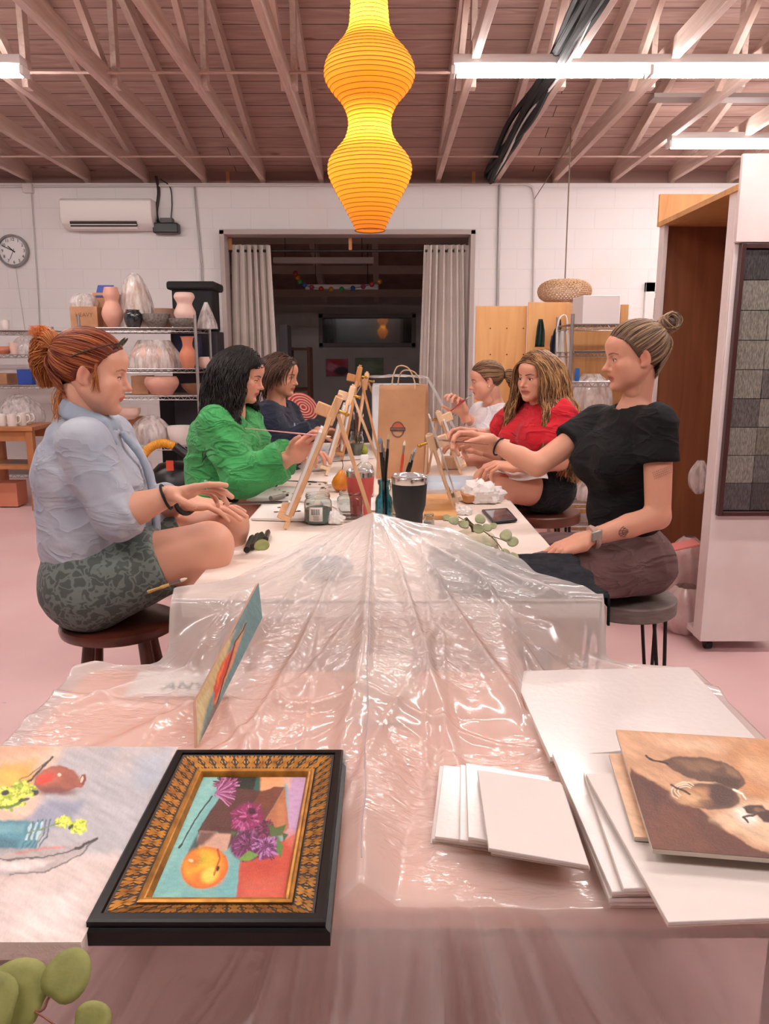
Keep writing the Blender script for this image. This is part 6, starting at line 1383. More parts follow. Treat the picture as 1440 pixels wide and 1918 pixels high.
# blue bottle with brushes
B=PZ(719,984,TZ); t=thing('blue_bottle','small teal glass bottle holding paintbrushes','bottle',tuple(B)); r=.030; h=P(719,899,B[1])[2]-TZ
mb=MB(); mb.lathe(jar_lathe([(r*.92,0),(r,.006),(r,h*.52),(r*.9,h*.62),(r*.62,h*.70),(r*.58,h*.88),(r*.72,h*.93),(r*.72,h)],.0025),B,32); obj('glass',mb,M['teal_glass'],t)
def stand(pt,label,basept,h_m,tipc='#cfc0a0',fe=.004,hr=.0045): return brush_obj('paintbrush',label,pt,basept,h_m,'brushes standing in jars',fe,tipc,hr)
Bd=B[1]
for i,(px,py,dx,m_,tc_,fe,lb_) in enumerate(((712,819,.006,'black_lacquer','#6f7d86',.0075,'leftmost black brush with a grey flat head in the teal bottle'),(717,829,-.002,'black_lacquer','#c9a878',.005,'black brush with a tan head in the teal bottle'),(728,813,-.006,'black_lacquer','#b9a27a',.0045,'tallest black brush with a brass ferrule in the teal bottle'),(722,836,.008,'brown_lacquer','#d9a58f',.004,'short brown brush with a pinkish head in the teal bottle'))):
    stand(P(px,py,Bd+.02*(i-1)*.5),lb_,B+A(dx,.004*(i-1.5),.008),M[m_],tc_,fe)
t2,B2,r2,h2=gjar('glass_jar','glass jar of brushes hidden behind the black tumbler',748,962,905,42)
for px,py,dx,m_,tc_,lb_ in((758,825,-.012,'orange_lacquer','#f2ead8','orange brush with a white pointed tip behind the tumbler'),(779,838,-.006,'black_lacquer','#a9a9ad','black brush with a silver ferrule leaning right behind the tumbler'),(774,842,-.014,'black_lacquer','#b5aba0','slim black brush beside the silver-ferruled one')):
    stand(P(px,py,B2[1]),lb_,B2+A(dx,0,.008),M[m_],tc_)
for k,(px,py,bx_,m_) in enumerate(((662,770,668,'black_lacquer'),(672,765,666,'brown_lacquer'),(680,775,670,'black_lacquer'),(668,757,669,'brown_lacquer'))):
    b0=PZ(668,852,TZ); stand(P(px,py,b0[1]),'%s brush in the far jar beyond the second easel'%('dark','brown','black','tallest brown')[k],b0+A((bx_-668)*.003,0,.006),M[m_])
# pears
def pear(label,px,yb,wpx,c1,c2,stem=True,tilt=0):
    B=PZ(px,yb,TZ); r=wpx/2/1440*(B[1]*.98+.1); t=thing('pear',label,'pear',tuple(B)); mb=MB(); prof=[(.001,0),(r*.5,r*.06),(r*.9,r*.45),(r,r*.9),(r*.85,r*1.4),(r*.55,r*1.85),(r*.38,r*2.2),(r*.2,r*2.38),(.001,r*2.42)]
    Rr=Ry(tilt); mb.lathe(prof,B,24,R=Rr); obj('fruit',mb,mat('pear_'+c1,c1,.4,c2,18,coat=.2),t,angle=180)
    mb=MB(); mb.tube(curve([B+Rr@A(0,0,r*2.35),B+Rr@A(.002,0,r*2.9),B+Rr@A(-.004,0,r*3.5)],8),.0018,6); obj('stem',mb,mat('pear_stem','#4f3520',.7),t)
pear('orange-yellow pear standing left of the coral tumbler',636,920,34,'#d98a1e','#c96a1a',tilt=.12); pear('green pear beyond the second easel',681,852,17,'#a9b536','#8c9a2a')
# flat things
def flat(name,label,cat,px4,z0,th,m,bev=.001,grp=None):
    mb=MB(); q=[PZ(*k,z0+th) for k in px4]; slab(mb,q,th); return single(name,mb,m,label,cat,sum(q)/4-A(0,0,th),bevel=bev,group=grp)
pw=mat('pad_paper','#ece7e4',.7)
flat('sketch_pad','open white sketch pad left of the pear','sketch pad',((503,911),(598,914),(585,938),(461,936)),TZ,.006,pw)
flat('palette_pad','white palette pad with brown paint strokes beside the nearest easel','palette',((492,944),(610,946),(612,973),(470,970)),TZ,.009,pw)
flat('paper_sheet','white paper sheet between the pear and the second easel','paper',((615,885),(650,883),(655,905),(610,908)),TZ,.001,pw)
flat('paper_sheet','white paper sheet under the third easel','paper',((600,842),(690,836),(700,858),(590,866)),TZ,.001,pw)
flat('paper_sheet','paper sheet behind the tumblers','paper',((600,935),(735,930),(740,955),(640,958)),TZ,.001,pw)
flat('smartphone','black smartphone lying face up near the table edge','phone',((902,954),(950,951),(969,972),(922,977)),TZ,.009,M['black_plastic'],.003)
flat('phone_screen','x','x',((908,956),(948,953.5),(963,970),(925,974.5)),TZ+.009,.0006,mat('screen','#3a434c',.06,coat=1),0)
o=bpy.data.objects['phone_screen']; del o['label'],o['category']; p=bpy.data.objects['smartphone']; o.parent=p; o.location=o.location-p.location; o.name='screen'
# paint marks: stains on pads
def blobs(label,cx,cy,spread,cols,n,seed,z=TZ+.0105):
    rg=random.Random(seed); t=thing('paint_smears',label,'paint',tuple(PZ(cx,cy,z)))
    for c_ in cols:
        mb=MB()
        for k in range(n): p=PZ(cx+rg.uniform(-1,1)*spread[0],cy+rg.uniform(-1,1)*spread[1],z); mb.ell(p,(rg.uniform(.003,.011),rg.uniform(.004,.014),.0015),8,5)
        o=obj('paint',mb,mat('paint'+c_,c_,.35),t); o['kind']='stuff'
blobs('brown and rust paint smears on the palette pad',560,958,(45,8),['#5c2a1a','#8a4a2a'],6,1); blobs('olive green paint smears on the open sketch pad',535,922,(22,5),['#7d8a4a','#a9a878'],5,2,TZ+.0075)
blobs('blue and dark dabs on the palette by the second easel',613,848,(14,7),['#33405c','#e9e6ea'],5,3,TZ+.014); flat('palette','white paint palette tilted by the person in green','palette',((592,838),(632,830),(636,852),(590,862)),TZ+.002,.008,mat('palette_white','#e6e6ea',.3))
blobs('dark green dabs near the second easel',586,856,(8,5),['#2f6a3c'],4,4,TZ+.002)
blobs('dark crumbs scattered by the pear',600,910,(20,6),['#4a2c20'],6,5,TZ+.001)
def tube_(label,a,b,r,m,cap):
    a,b=np.asarray(a),np.asarray(b); t=thing('paint_tube',label,'paint tube',tuple((a+b)/2-A(0,0,r)),'paint tubes'); d=nrm(b-a); mb=MB(); mb.tube([a,a+d*.01,b-d*.01,b],[r*1.1,r,r,r*.5],10,flat=1); obj('tube',mb,m,t); mb=MB(); mb.cyl(b,b+d*.016,r*.55,n=10); obj('cap',mb,cap,t)
g0=mat('tube_grey','#8b8780',.4,metal=.3)
tube_('grey metal paint tube on the open sketch pad',PZ(507,934,TZ+.018),PZ(534,928,TZ+.018),.010,g0,M['black_plastic'])
for k,(xa,ya,xb,yb_) in enumerate(((462,1030,472,1006),(474,1024,482,1002),(486,1018,490,1000),(497,1010,502,996))): tube_('dark paint tube %s by the foot of the nearest easel'%('lying leftmost','second from left','third from left','lying rightmost')[k],PZ(xa,ya,TZ+.010),PZ(xb,yb_,TZ+.010),.009,M['black_plastic'] if k%2==0 else mat('tube_dark','#3a2a26',.4),g0)
brush_obj('paintbrush','dark brush lying on the table pointing at the orange pear',PZ(613,904,TZ+.006),PZ(508,899,TZ+.006),M['black_lacquer'],tipc='#8a6a4a')
brush_obj('paintbrush','long black brush held low by the person in denim',P(545,940,2.42),P(418,944,2.16),M['black_lacquer'],ferr=.004,hr=.0045)
brush_obj('paintbrush','yellow-handled brush poking over the table edge beside the bare knee',P(352,1104,1.90)+A(0,0,.03),P(297,1116,1.90)+A(0,0,.02),mat('yellow_wood','#d9b06a',.5),ferr=.004,hr=.004)
mb=MB(); leaf(mb,P(490,1022,2.12),.024,A(0,-.5,.8)); single('fallen_leaf',mb,M['eucalyptus'],'single green eucalyptus leaf beside the dark paint tubes','leaf',PZ(490,1022,TZ),solid=.0006,angle=180)
# tissues and tray
def crumple(name,label,c,r,m,seed,cat='tissue',n=20):
    mb=MB(); mb.ell((0,0,0),1,28,20); V=mb.v[0]; k=n3(V*2.3+seed,seed)+.5*n3(V*5+seed,seed+3); V=V*(.55+.6*np.abs(k-.75)*1.6+.3)[:,None]; V[:,2]=np.maximum(V[:,2],-.35); mb.v[0]=V*A(*r)+c+A(0,0,.35*r[2]); return single(name,mb,m,label,cat,c,angle=25)
tis=mat('tissue_white','#f3eeea',.8)
crumple('crumpled_tissue','crumpled white tissue left of the phone',PZ(902,938,TZ),(.075,.07,.055),tis,3); crumple('crumpled_tissue','small crumpled tissue behind the phone, by the tray',PZ(905,912,TZ),(.06,.05,.03),tis,9); crumple('crumpled_tissue','small twisted tissue at the foot of the small right easel',PZ(868,962,TZ),(.03,.03,.02),tis,14); crumple('crumpled_tissue','white tissue in front of the barcode jar',PZ(626,980,TZ),(.03,.02,.03),tis,15)
t=thing('plastic_tray','shallow clear tray of rinse water and scraps right of the bag','tray',tuple(PZ(845,905,TZ))); q=[PZ(*k,TZ+.03) for k in((800,892),(893,892),(905,916),(798,918))]
mb=MB(); 
for i in range(4):
    a,b_=q[i],q[(i+1)%4]; mb.beam((a+A(a[0],a[1],TZ))/2*A(1,1,0)*1+A(0,0,TZ+.016),(b_)*A(1,1,0)+A(0,0,TZ+.016),.003,.03) if 0 else mb.beam(a*A(1,1,0)+A(0,0,TZ+.016),b_*A(1,1,0)+A(0,0,TZ+.016),.003,.03)
obj('rim',mb,mat('tray_plastic','#dfe6ee',.2,alpha=.75),t); mb=MB(); slab(mb,[k-A(0,0,.026) for k in q],.003); obj('tray_base',mb,mat('tray_blue','#c3d0dc',.25),t)
# white pumpkin + eucalyptus on the right corner
B=PZ(888,1052,TZ); B=A(P(888,1020,2.12)[0],2.12,TZ)
t=thing('white_pumpkin','small creamy white pumpkin at the table corner under the eucalyptus','pumpkin',tuple(B)); mb=MB(); n=72; a=np.arange(n)*2*np.pi/n; V=[]
for i in range(17):
    th=-math.pi/2+math.pi*i/16; rr=max(.001,.068*math.cos(th)**.75); zz=.047+.047*math.sin(th)-(.012*math.exp(-((rr)/.018)**2) if th>0 else 0); rib=1-.05*np.abs(np.cos(a*5))**6*min(1,rr/.03); V.append(np.stack([rr*rib*np.cos(a),rr*rib*np.sin(a),np.full(n,zz)],1))
mb.add(np.concatenate(V)+B,[(i*n+j,i*n+(j+1)%n,(i+1)*n+(j+1)%n,(i+1)*n+j) for i in range(16) for j in range(n)]); obj('fruit',mb,mat('pumpkin_cream','#d9ccb0',.5,'#c9ba9c',12),t,angle=180)
tp=B+A(0,0,.082); mb=MB(); mb.tube(curve([tp,tp+A(-.006,0,.02),tp+A(-.028,-.005,.042)],10),[.009,.008,.0075,.007,.007,.0065,.006,.006,.007,.008],8); obj('stem',mb,mat('pumpkin_stem','#5a4a35',.8),t)
t=thing('eucalyptus_sprig','eucalyptus sprig with pale round leaves draped over the white pumpkin','sprig',tuple(B+A(.06,-.06,.03)))
stm=[P(858,968,2.25),P(898,990,2.08),P(925,1010,2.02),P(948,1040,1.96),P(968,1062,1.95)]
mb=MB(); mb.tube(curve(stm,24),.0016,6); obj('stem',mb,M['green_stem'],t); mb=MB(); mb.tube(curve([P(915,1003,2.04),P(938,1010,2.03),P(955,1018,2.02)],10),.0012,6); obj('stem',mb,M['green_stem'],t); mb=MB(); mb.tube(curve([P(898,990,2.08),P(868,978,2.12),P(830,975,2.15)],10),.0012,6); obj('stem',mb,M['green_stem'],t)
mb=MB(); mb.tube(curve([P(930,1020,2.0),P(950,1052,1.97),P(975,1050,1.97)],10),.001,6); obj('stem',mb,M['green_stem'],t)
for px,py,d,r_,dx in((899,973,2.05,.0165,(.2,0,1)),(851,975,2.1,.016,(-1,0,.2)),(870,982,2.1,.016,(-1,0,.1)),(895,990,2.04,.017,(1,0,-.2)),(912,988,2.06,.014,(1,0,.1)),(911,1027,2.0,.0195,(-1,0,0)),(947,1003,2.0,.018,(.3,0,1)),(958,1014,1.99,.018,(1,0,.3)),(945,1035,1.97,.014,(1,0,-.2)),(962,1042,1.96,.013,(1,0,-.3)),(837,1003,2.16,.013,(-1,0,-.1)),(923,985,2.08,.011,(1,0,.3)),(838,970,2.18,.013,(-1,0,.3))):
    mb=MB(); leaf(mb,P(px,py,d),r_,A(.25*math.sin(px),-.6,.6),dirn=dx); obj('leaf',mb,M['eucalyptus_pale'],t,solid=.0006,angle=35)
# hanging leaf near the bag easel
mb=MB(); lf=P(847,832,3.35); leaf(mb,lf,.030,A(.1,-1,.1),dirn=(0,0,1)); mb.tube(curve([lf+A(0,0,.025),lf+A(.01,.01,.05),P(846,866,3.42)],8),.001,5)
# dark towel
t_m=mat('terry','#2d2e33',1,'#202126',40,bump=.9,bscale=260,spec=.1)
nu,nv=110,80; G=np.zeros((nu,nv,3))
for i in range(nu):
    for j in range(nv):
        u,v=i/(nu-1),j/(nv-1); x_=.13+.47*u+.01*math.sin(v*7); y_=1.782+(.43-.10*u)*v-.03*math.sin(u*5)*v; ed=.533
        z_=BT+.006+.010*vnoise(u*6+v*3,v*4-u*2,4)*sm(.2,.6,v)+.007*abs(math.sin(v*8+u*4))*sm(.2,.6,v)+.001*vnoise(u*60,v*60,2)
        if x_>ed: e=x_-ed; x_=ed+.010+.05*e+.006*math.sin(v*16); z_-=e*1.1
        G[i,j]=(x_,y_,z_)
mb=MB(); mb.grid(G); single('towel',mb,t_m,'dark charcoal terry towel folded over the right table corner','towel',(.45,1.95,BT),solid=.006,angle=180)
# plastic-draped heap at the far end of the table
G=np.zeros((70,50,3)); c=A(P(742,708,4.9)[0],4.87,0); hp=P(742,706,4.87)[2]
for i in range(70):
    for j in range(50):
        u,v=i/69*2-1,j/49*2-1; x_=c[0]+u*.42; y_=4.87+v*.26; hgt=(hp-TZ)*max(0,min(1,(1.02-abs(u)**1.6)))*(.9+.1*math.cos(v*2)) ; 
        if abs(u)<.45: hgt=(hp-TZ)*(1-.03*abs(u)) 
        else: hgt=(hp-TZ)*(1-.0135)*(1-((abs(u)-.45)/.55))**.9
        G[i,j]=(x_,y_+.02*math.sin(u*9),TZ+.004+hgt+.012*vnoise(u*9,v*7,8)*(1-abs(u)))
mb=MB(); mb.grid(G); s2=single('plastic_sheet',mb,M['sheet'],'clear plastic sheet heaped over the far end of the table, behind the bag','plastic sheet',(c[0],4.87,TZ),angle=180)
t=thing('storage_box','pale storage box under the far plastic heap','box',(c[0],4.87,TZ)); mb=MB(); mb.box((c[0],4.87,TZ+(hp-TZ)*.45),(.30,.30,(hp-TZ)*.9)); obj('body',mb,mat('pale_box','#d9dde2',.6),t,bevel=.01)
# ---------------------------------------------------------------- stools
def wood_stool(label,c,zs,r):
    t=thing('wooden_stool',label,'stool',(c[0],c[1],0)); m=M.get('mahogany') or mat('mahogany','#5a2a1c',.3,'#3a1710',14,coat=.4,stretch=(1,1,.3))
    mb=MB(); mb.lathe([(.001,zs-.034),(r*.9,zs-.034),(r*.98,zs-.028),(r,zs-.014),(r*.98,zs-.003),(r*.93,zs),(r*.5,zs-.004),(.001,zs-.006)],(c[0],c[1],0),40); obj('seat',mb,m,t)
    L=[]
    for k in range(4):
        a=math.pi/4+k*math.pi/2+.2; p=A(c[0]+math.cos(a)*r*.62,c[1]+math.sin(a)*r*.62,zs-.034); q=A(c[0]+math.cos(a)*r*1.15,c[1]+math.sin(a)*r*1.15,0); L.append((p,q)); mb=MB(); mb.tube([p,p*.6+q*.4,q],[.017,.023,.019],12); obj('leg',mb,m,t)
    for k in range(4):
        f_=.62 if k%2 else .52; a=L[k][0]*(1-f_)+L[k][1]*f_; b_=L[(k+1)%4][0]*(1-f_)+L[(k+1)%4][1]*f_; mb=MB(); mb.tube([a,(a+b_)/2,b_],[.010,.013,.010],10); obj('stretcher',mb,m,t)
pz=P(180,1075,2.16)[2]
wood_stool('dark glossy wooden stool under the person in denim',P(222,1150,2.13)[:2],pz-.125,.165)
def pin_stool(label,c,zs,r,sm,th=.035,cat='stool',name='hairpin_stool'):
    t=thing(name,label,cat,(c[0],c[1],0)); mb=MB(); mb.lathe([(.001,zs-th),(r*.97,zs-th),(r,zs-th+.005),(r,zs-.005),(r*.97,zs),(.001,zs)],(c[0],c[1],0),40); obj('seat',mb,sm,t)
    for k in range(4):
        a=math.pi/4+k*math.pi/2-.15; 
        for s_ in(-1,1):
            p=A(c[0]+math.cos(a+s_*.22)*r*.85,c[1]+math.sin(a+s_*.22)*r*.85,zs-th); q=A(c[0]+math.cos(a)*r*1.12,c[1]+math.sin(a)*r*1.12,.006); mb=MB(); mb.cyl(p,q+(p-q)*0+A(0,0,0),.0062,n=8); obj('leg',mb,M['black_iron'],t)
pz=P(1168,1040,2.47)[2]; pin_stool('grey weathered round stool with black pin legs under the person in black',P(1172,1085,2.45)[:2],pz-.128,.165,mat('grey_wood','#7d716b',.6,'#675b56',20,stretch=(1,1,6)),.05)
pz=P(1015,905,3.42)[2]; pin_stool('brown leather-seated stool with black pin legs under the person in red',P(1006,950,3.38)[:2],pz-.115,.19,mat('leather','#6b3a28',.4,'#54291c',10),.045)
for lab,(px,py,d),sd in(('stool hidden under the person in white',(935,870,4.28),.11),('stool hidden under the person in green',(420,915,3.22),.12),('stool hidden under the person in navy',(515,880,4.05),.11)):
    p=P(px,py,d); pin_stool(lab,p[:2],p[2]-sd,.16,M['leather'])
# ================================================================ paper lantern
lp=[(0,34),(20,36),(50,38),(75,50),(100,73),(118,83),(135,86.5),(152,84),(170,73),(188,56),(205,46),(225,40),(245,41),(262,47),(280,62),(297,76),(312,80),(328,79),(345,72),(362,63),(380,53),(400,42),(418,33),(432,27)]
D=3.3; cx=692; LX=P(cx,200,D)[0]; zc=lambda py:P(cx,py,D)[2]; mpp=lambda py:(D*ct-(zc(py)-CAMZ)*st)/F
prof=[(-90,60),(-60,80),(-30,50)]+lp
top_z=zc(-90)
t=thing('paper_lantern','yellow ribbed paper lantern of stacked bulbs hanging over the table','pendant lamp',(LX,D,zc(432)))
def lprof(n):
    ys=np.array([a for a,_ in prof]); rs=np.array([b for _,b in prof]); y=np.linspace(ys[0],ys[-1],n); r=np.interp(y,ys,rs); k=np.ones(7)/7; r2=np.convolve(np.pad(r,3,'edge'),k,'valid'); return [(max(.001,r2[i]*mpp(y[i])),zc(y[i])) for i in range(n)]
PR=lprof(180)
rib=[]; zs=[z for _,z in PR]; rs=[r for r,_ in PR]
ribz=np.linspace(zc(432),top_z,66)
def rad(z): return np.interp(z,zs[::-1],rs[::-1])
pr=[]
for i in range(len(ribz)-1):
    for k in range(4):
        z=ribz[i]+(ribz[i+1]-ribz[i])*k/4; pr.append((rad(z)*(1-.012*math.sin(math.pi*k/4)),z))
pr.append((rad(ribz[-1]),ribz[-1]))
mb=MB(); mb.lathe(pr,(LX,D,0),56)
m,nt,b=newmat('lantern_paper'); N=nt.nodes;L=nt.links; b.inputs['Base Color'].default_value=lin('#f0a040'); b.inputs['Roughness'].default_value=.7
tl=N.new('ShaderNodeBsdfTranslucent'); tl.inputs[0].default_value=(1.0,.50,.07,1); m1=N.new('ShaderNodeMixShader'); m1.inputs[0].default_value=.62; L.new(b.outputs[0],m1.inputs[1]); L.new(tl.outputs[0],m1.inputs[2])
b.inputs['Emission Color'].default_value=(1,.48,.06,1); b.inputs['Emission Strength'].default_value=.06; L.new(m1.outputs[0],N['Material Output'].inputs[0])
obj('paper_shade',mb,m,t,angle=180)
mb=MB(); rng2=random.Random(4)
rm=mat('lantern_rib','#8a4a14',.7)
for i in range(0,66):
    z=ribz[i]; r=rad(z)*1.002; dz=rng2.uniform(-.35,.35)*.006; pts=[(LX+r*math.cos(a),D+r*math.sin(a),z+dz*math.sin(a+i)) for a in np.linspace(0,2*np.pi,41)]; mb.tube(pts,.0013,4,cap=False)
o=obj('wire_rib',mb,rm,t); o['kind']='stuff'
mb=MB(); mb.cyl((LX,D,top_z),(LX,D,CB),.003,n=6); obj('cord',mb,M['black_plastic'],t)
mb=MB(); mb.tube([(LX+r*math.cos(a),D+r*math.sin(a),zc(432)) for a in np.linspace(0,2*np.pi,33) for r in[rad(zc(432))]],.002,6,cap=False); obj('bottom_ring',mb,rm,t)
be=mat('bulb_glow','#ffdf9a',.5,emit=1); be.node_tree.nodes['Principled BSDF'].inputs['Emission Strength'].default_value=120; be.node_tree.nodes['Principled BSDF'].inputs['Emission Color'].default_value=(1,.72,.32,1)
for py in(35,262):
    mb=MB(); mb.ell((LX,D,zc(py)),(.026,.026,.032)); obj('bulb',mb,be,t,angle=180)
# ================================================================ wall fittings
def lid_(name): pass
def wallthing(name,label,cat,px,py,d=WY): return thing(name,label,cat,tuple(P(px,py,d)))
sc_=lambda py:(WY*ct-(P(700,py,WY)[2]-CAMZ)*st)/F   # metres per pixel on the wall
# clock
c=P(25,470,WY-.03); r=29*sc_(470); t=thing('wall_clock','round wall clock with a grey rim at the left edge','clock',tuple(c))
mb=MB(); mb.lathe([(r*.86,.0),(r*.88,-.02),(r*.93,-.03),(r,-.02),(r,.03),(r*.86,.03)],c,48,R=Rx(-math.pi/2)@np.diag([1,1,-1.])); obj('rim',mb,mat('clock_rim','#8f8c8c',.35,metal=.5),t)
mb=MB(); mb.tube([c,c+A(0,.012,0)],r*.9,48); obj('dial',mb,mat('dial','#f0eeee',.5),t,angle=20)
bkk=M['black_plastic']; yf=c[1]-.004
for k in range(12):
    a=math.radians(30*(k+1)); p=(c[0]+r*.70*math.sin(a),yf,c[2]+r*.70*math.cos(a)); obj('numeral',text_mb(str(k+1),r*.26,lambda V,p=p:np.stack([V[:,0]+p[0],np.full(len(V),p[1])-V[:,2],V[:,1]+p[2]],1),.001),bkk,t)
for ang,ln,w_,nm in((math.radians(-65),.78,.007,'minute_hand'),(math.radians(-62+360-0)*1 if 0 else math.radians(112-180),.0,.0,None),(math.radians(-48),.42,.010,'hour_hand'),(math.radians(205),.55,.004,'second_hand')):
    if nm: mb=MB(); d=A(math.sin(ang),0,math.cos(ang)); mb.beam(c+A(0,-.008,0)-d*r*.14,c+A(0,-.008,0)+d*r*ln,w_,.002,(0,1,0)); obj(nm,mb,bkk,t)
# air conditioner
c0=P(117,374,WY-.12); c1=P(290,430,WY-.12); w_=c1[0]-c0[0]; h_=c0[2]-c1[2]; cc=(c0+c1)/2
t=thing('air_conditioner','white split air conditioner unit high on the back wall','air conditioner',tuple(A(cc[0],WY,cc[2]-h_/2)))
mb=MB(); pf=[(0,h_/2),(-.19,h_/2),(-.215,h_*.42),(-.22,-h_*.12),(-.19,-h_*.34),(-.10,-h_/2),(0,-h_/2)]
mb.prism([(a,b_) for a,b_ in pf],-w_/2,w_/2,R=np.array([[0,0,1],[1,0,0],[0,1,0]]),c=(cc[0],WY-.001,cc[2])); obj('casing',mb,M['white_plastic'],t,bevel=.008)
mb=MB(); mb.beam((cc[0]-w_*.40,WY-.196,cc[2]-h_*.345),(cc[0]+w_*.33,WY-.196,cc[2]-h_*.345),.05,.03,(0,-1,-.6)); obj('vent',mb,mat('vent_dark','#3a3836',.6),t)
mb=MB(); mb.beam((cc[0]-w_*.40,WY-.19,cc[2]-h_*.43),(cc[0]+w_*.33,WY-.19,cc[2]-h_*.43),.055,.008,(0,-1,-.9)); obj('louver',mb,M['white_plastic'],t)
# black box + cable right of it
c=P(312,428,WY-.08); t=thing('black_junction_box','small black box with a pale top fixed beside the air conditioner','junction box',tuple(c)); mb=MB(); mb.box(c,(.26,.12,.10)); obj('box',mb,M['black_plastic'],t,bevel=.01); mb=MB(); mb.box(c+A(.01,0,.075),(.13,.08,.05)); obj('adapter',mb,mat('adapter','#4a4848',.5),t,bevel=.005)
def pipe(label,px,r,m,name='conduit',d=WY-.02,cat='conduit'):
    pts=[P(a,b_,d) for a,b_ in px]; mb=MB(); mb.tube(curve(pts,30) if len(pts)>2 and name=='cable' else pts,r,8); return single(name,mb,m,label,cat,pts[-1])
wc=mat('conduit_white','#d9d3d0',.4); gc=mat('conduit_grey','#aaa5a4',.4,metal=.4)
pipe('horizontal white conduit along the top of the back wall',[(-40,349),(985,345)],.012,wc)
pipe('white conduit dropping beside the junction box at far left',[(58,350),(72,560),(75,640)],.006,gc)
pipe('conduit running down left of the doorway',[(364,350),(378,500),(380,640)],.010,gc)
pipe('thick grey conduit running down right of the doorway',[(936,345),(932,560),(931,600)],.016,gc)
pipe('white conduit bending down from the wall top to the plywood',[(985,345),(997,350),(1002,372),(999,565)],.013,wc)
pipe('thin cable hanging from the clock',[(29,498),(38,560),(47,620)],.003,gc,'cable',cat='cable')
pipe('black cable looping from the ceiling to the black box',[(300,335),(318,350),(322,380),(320,412)],.006,M['black_plastic'],'cable',cat='cable'); pipe('thick black cable behind the air conditioner end',[(292,330),(297,360),(293,400),(300,425)],.016,M['black_plastic'],'cable',cat='cable')
mb=MB(); mb.box(P(53,353,WY-.03),(.10,.06,.09)); single('junction_box',mb,wc,'small white junction box on the conduit at the left','junction box',P(53,353,WY),bevel=.006)
# horizontal rod tied across the trusses
mb=MB(); a=P(44,136,5.62); b_=P(1000,120,5.62); b_[2]=a[2]; mb.cyl(a,b_,.010,n=8); single('ceiling_conduit',mb,mat('rod','#c9ab9f',.5),'thin conduit strung under the trusses behind the lantern','conduit',a)
mb=MB(); mb.cyl((-5,7.6,CB+.015),(5,7.6,CB+.015),.008,n=8); single('ceiling_conduit',mb,M['rod'],'thin conduit under the trusses near the back wall','conduit',(-5,7.6,CB))
# black cable bundle beside a truss
t=thing('cable_bundle','thick bundle of black and white cables running along the trusses','cable bundle',tuple(P(915,330,WY-.1)))
xb=-.05+.61*2-.06; rgb=random.Random(3)
for k in range(11):
    ox=rgb.uniform(-.07,.01); oz=rgb.uniform(-.03,.10); pts=[(xb+ox+.02*math.sin(y*2+k),y,CB+oz+.02*math.sin(y*3.1+k*2)) for y in np.linspace(8.4,4.2,16)]
    pts=[(xb+ox,8.42,CB-.0)]+pts; mb=MB(); mb.tube(curve(pts,50),.023 if k<8 else .011,6); obj('cable',mb,M['black_matte'] if k<8 else mat('white_cable','#d9d5d2',.4),t)
# boards across chords at right
mb=MB(); q=P(1255,202,6.3); mb.box((q[0]+.7,6.3,CB+.12),(1.7,.14,.03)); single('timber_offcut',mb,mat('grey_board','#a79d98',.7),'short grey board laid across the trusses at the right','board',(q[0]+.7,6.3,CB+.1),bevel=.002)
mb=MB(); x_=P(845,150,5.3)[0]; 
# ================================================================ wire shelving
def shelf_unit(name,label,x0,x1,y0,y1,zs,ztop,mtl='chrome',r=.0125):
    t=thing(name,label,'shelving unit',((x0+x1)/2,(y0+y1)/2,0)); m=M[mtl]
    for x in(x0,x1):
        for y in(y0,y1): mb=MB(); mb.cyl((x,y,0),(x,y,ztop),r,n=10); obj('post',mb,m,t)
    for z in zs:
        mb=MB(); 
        for y in(y0,y1):
            mb.cyl((x0,y,z),(x1,y,z),.004,n=6); mb.cyl((x0,y,z-.03),(x1,y,z-.03),.004,n=6); n=16
            for i in range(n): xa=x0+(x1-x0)*i/n; xb_=x0+(x1-x0)*(i+1)/n; mb.tube([(xa,y,z-.03),((xa+xb_)/2,y,z),(xb_,y,z-.03)],.003,4,cap=False)
        for x in(x0,x1):
            mb.cyl((x,y0,z),(x,y1,z),.004,n=6); mb.cyl((x,y0,z-.03),(x,y1,z-.03),.004,n=6)
        for i in range(1,15): y=y0+(y1-y0)*i/15; mb.cyl((x0,y,z),(x1,y,z),.0025,n=4)
        obj('wire_shelf',mb,m,t)
    return t
mat('chrome_dull','#a9a5a2',.35,metal=.85)
SD=6.2; SX0=P(148,612,SD)[0]; SX1=P(366,620,SD)[0]; zz=lambda y,d=SD:P(300,y,d)[2]
ZS=[zz(614),zz(691),zz(742),zz(836),zz(900),.12]
shelf_unit('wire_shelving','chrome wire shelving of pottery behind the person in denim',SX0,SX1,SD,SD+.5,ZS,zz(590),'chrome_dull')
SB=7.4; BX1=P(98,620,SB)[0]; ZB=[P(50,y,SB)[2] for y in(619,664,722,800)]+[.2]
shelf_unit('wire_shelving','wire shelving at the left edge by the clock',BX1-1.2,BX1,SB,SB+.5,ZB,P(50,612,SB)[2],'chrome_dull')
clay=mat('pink_clay','#dfa995',.75,'#d39c88',8); clay_l=mat('pale_clay','#e8c6b8',.75); clay_w=mat('white_clay','#ece2dc',.5); terra=mat('terracotta','#d08468',.75); glz=mat('black_glaze','#1a1c1e',.12,'#3a3f42',30,coat=.6); grey_g=mat('speckled_glaze','#5c5753',.35,'#8a837c',60); brn=mat('brown_glaze','#8b6247',.5)
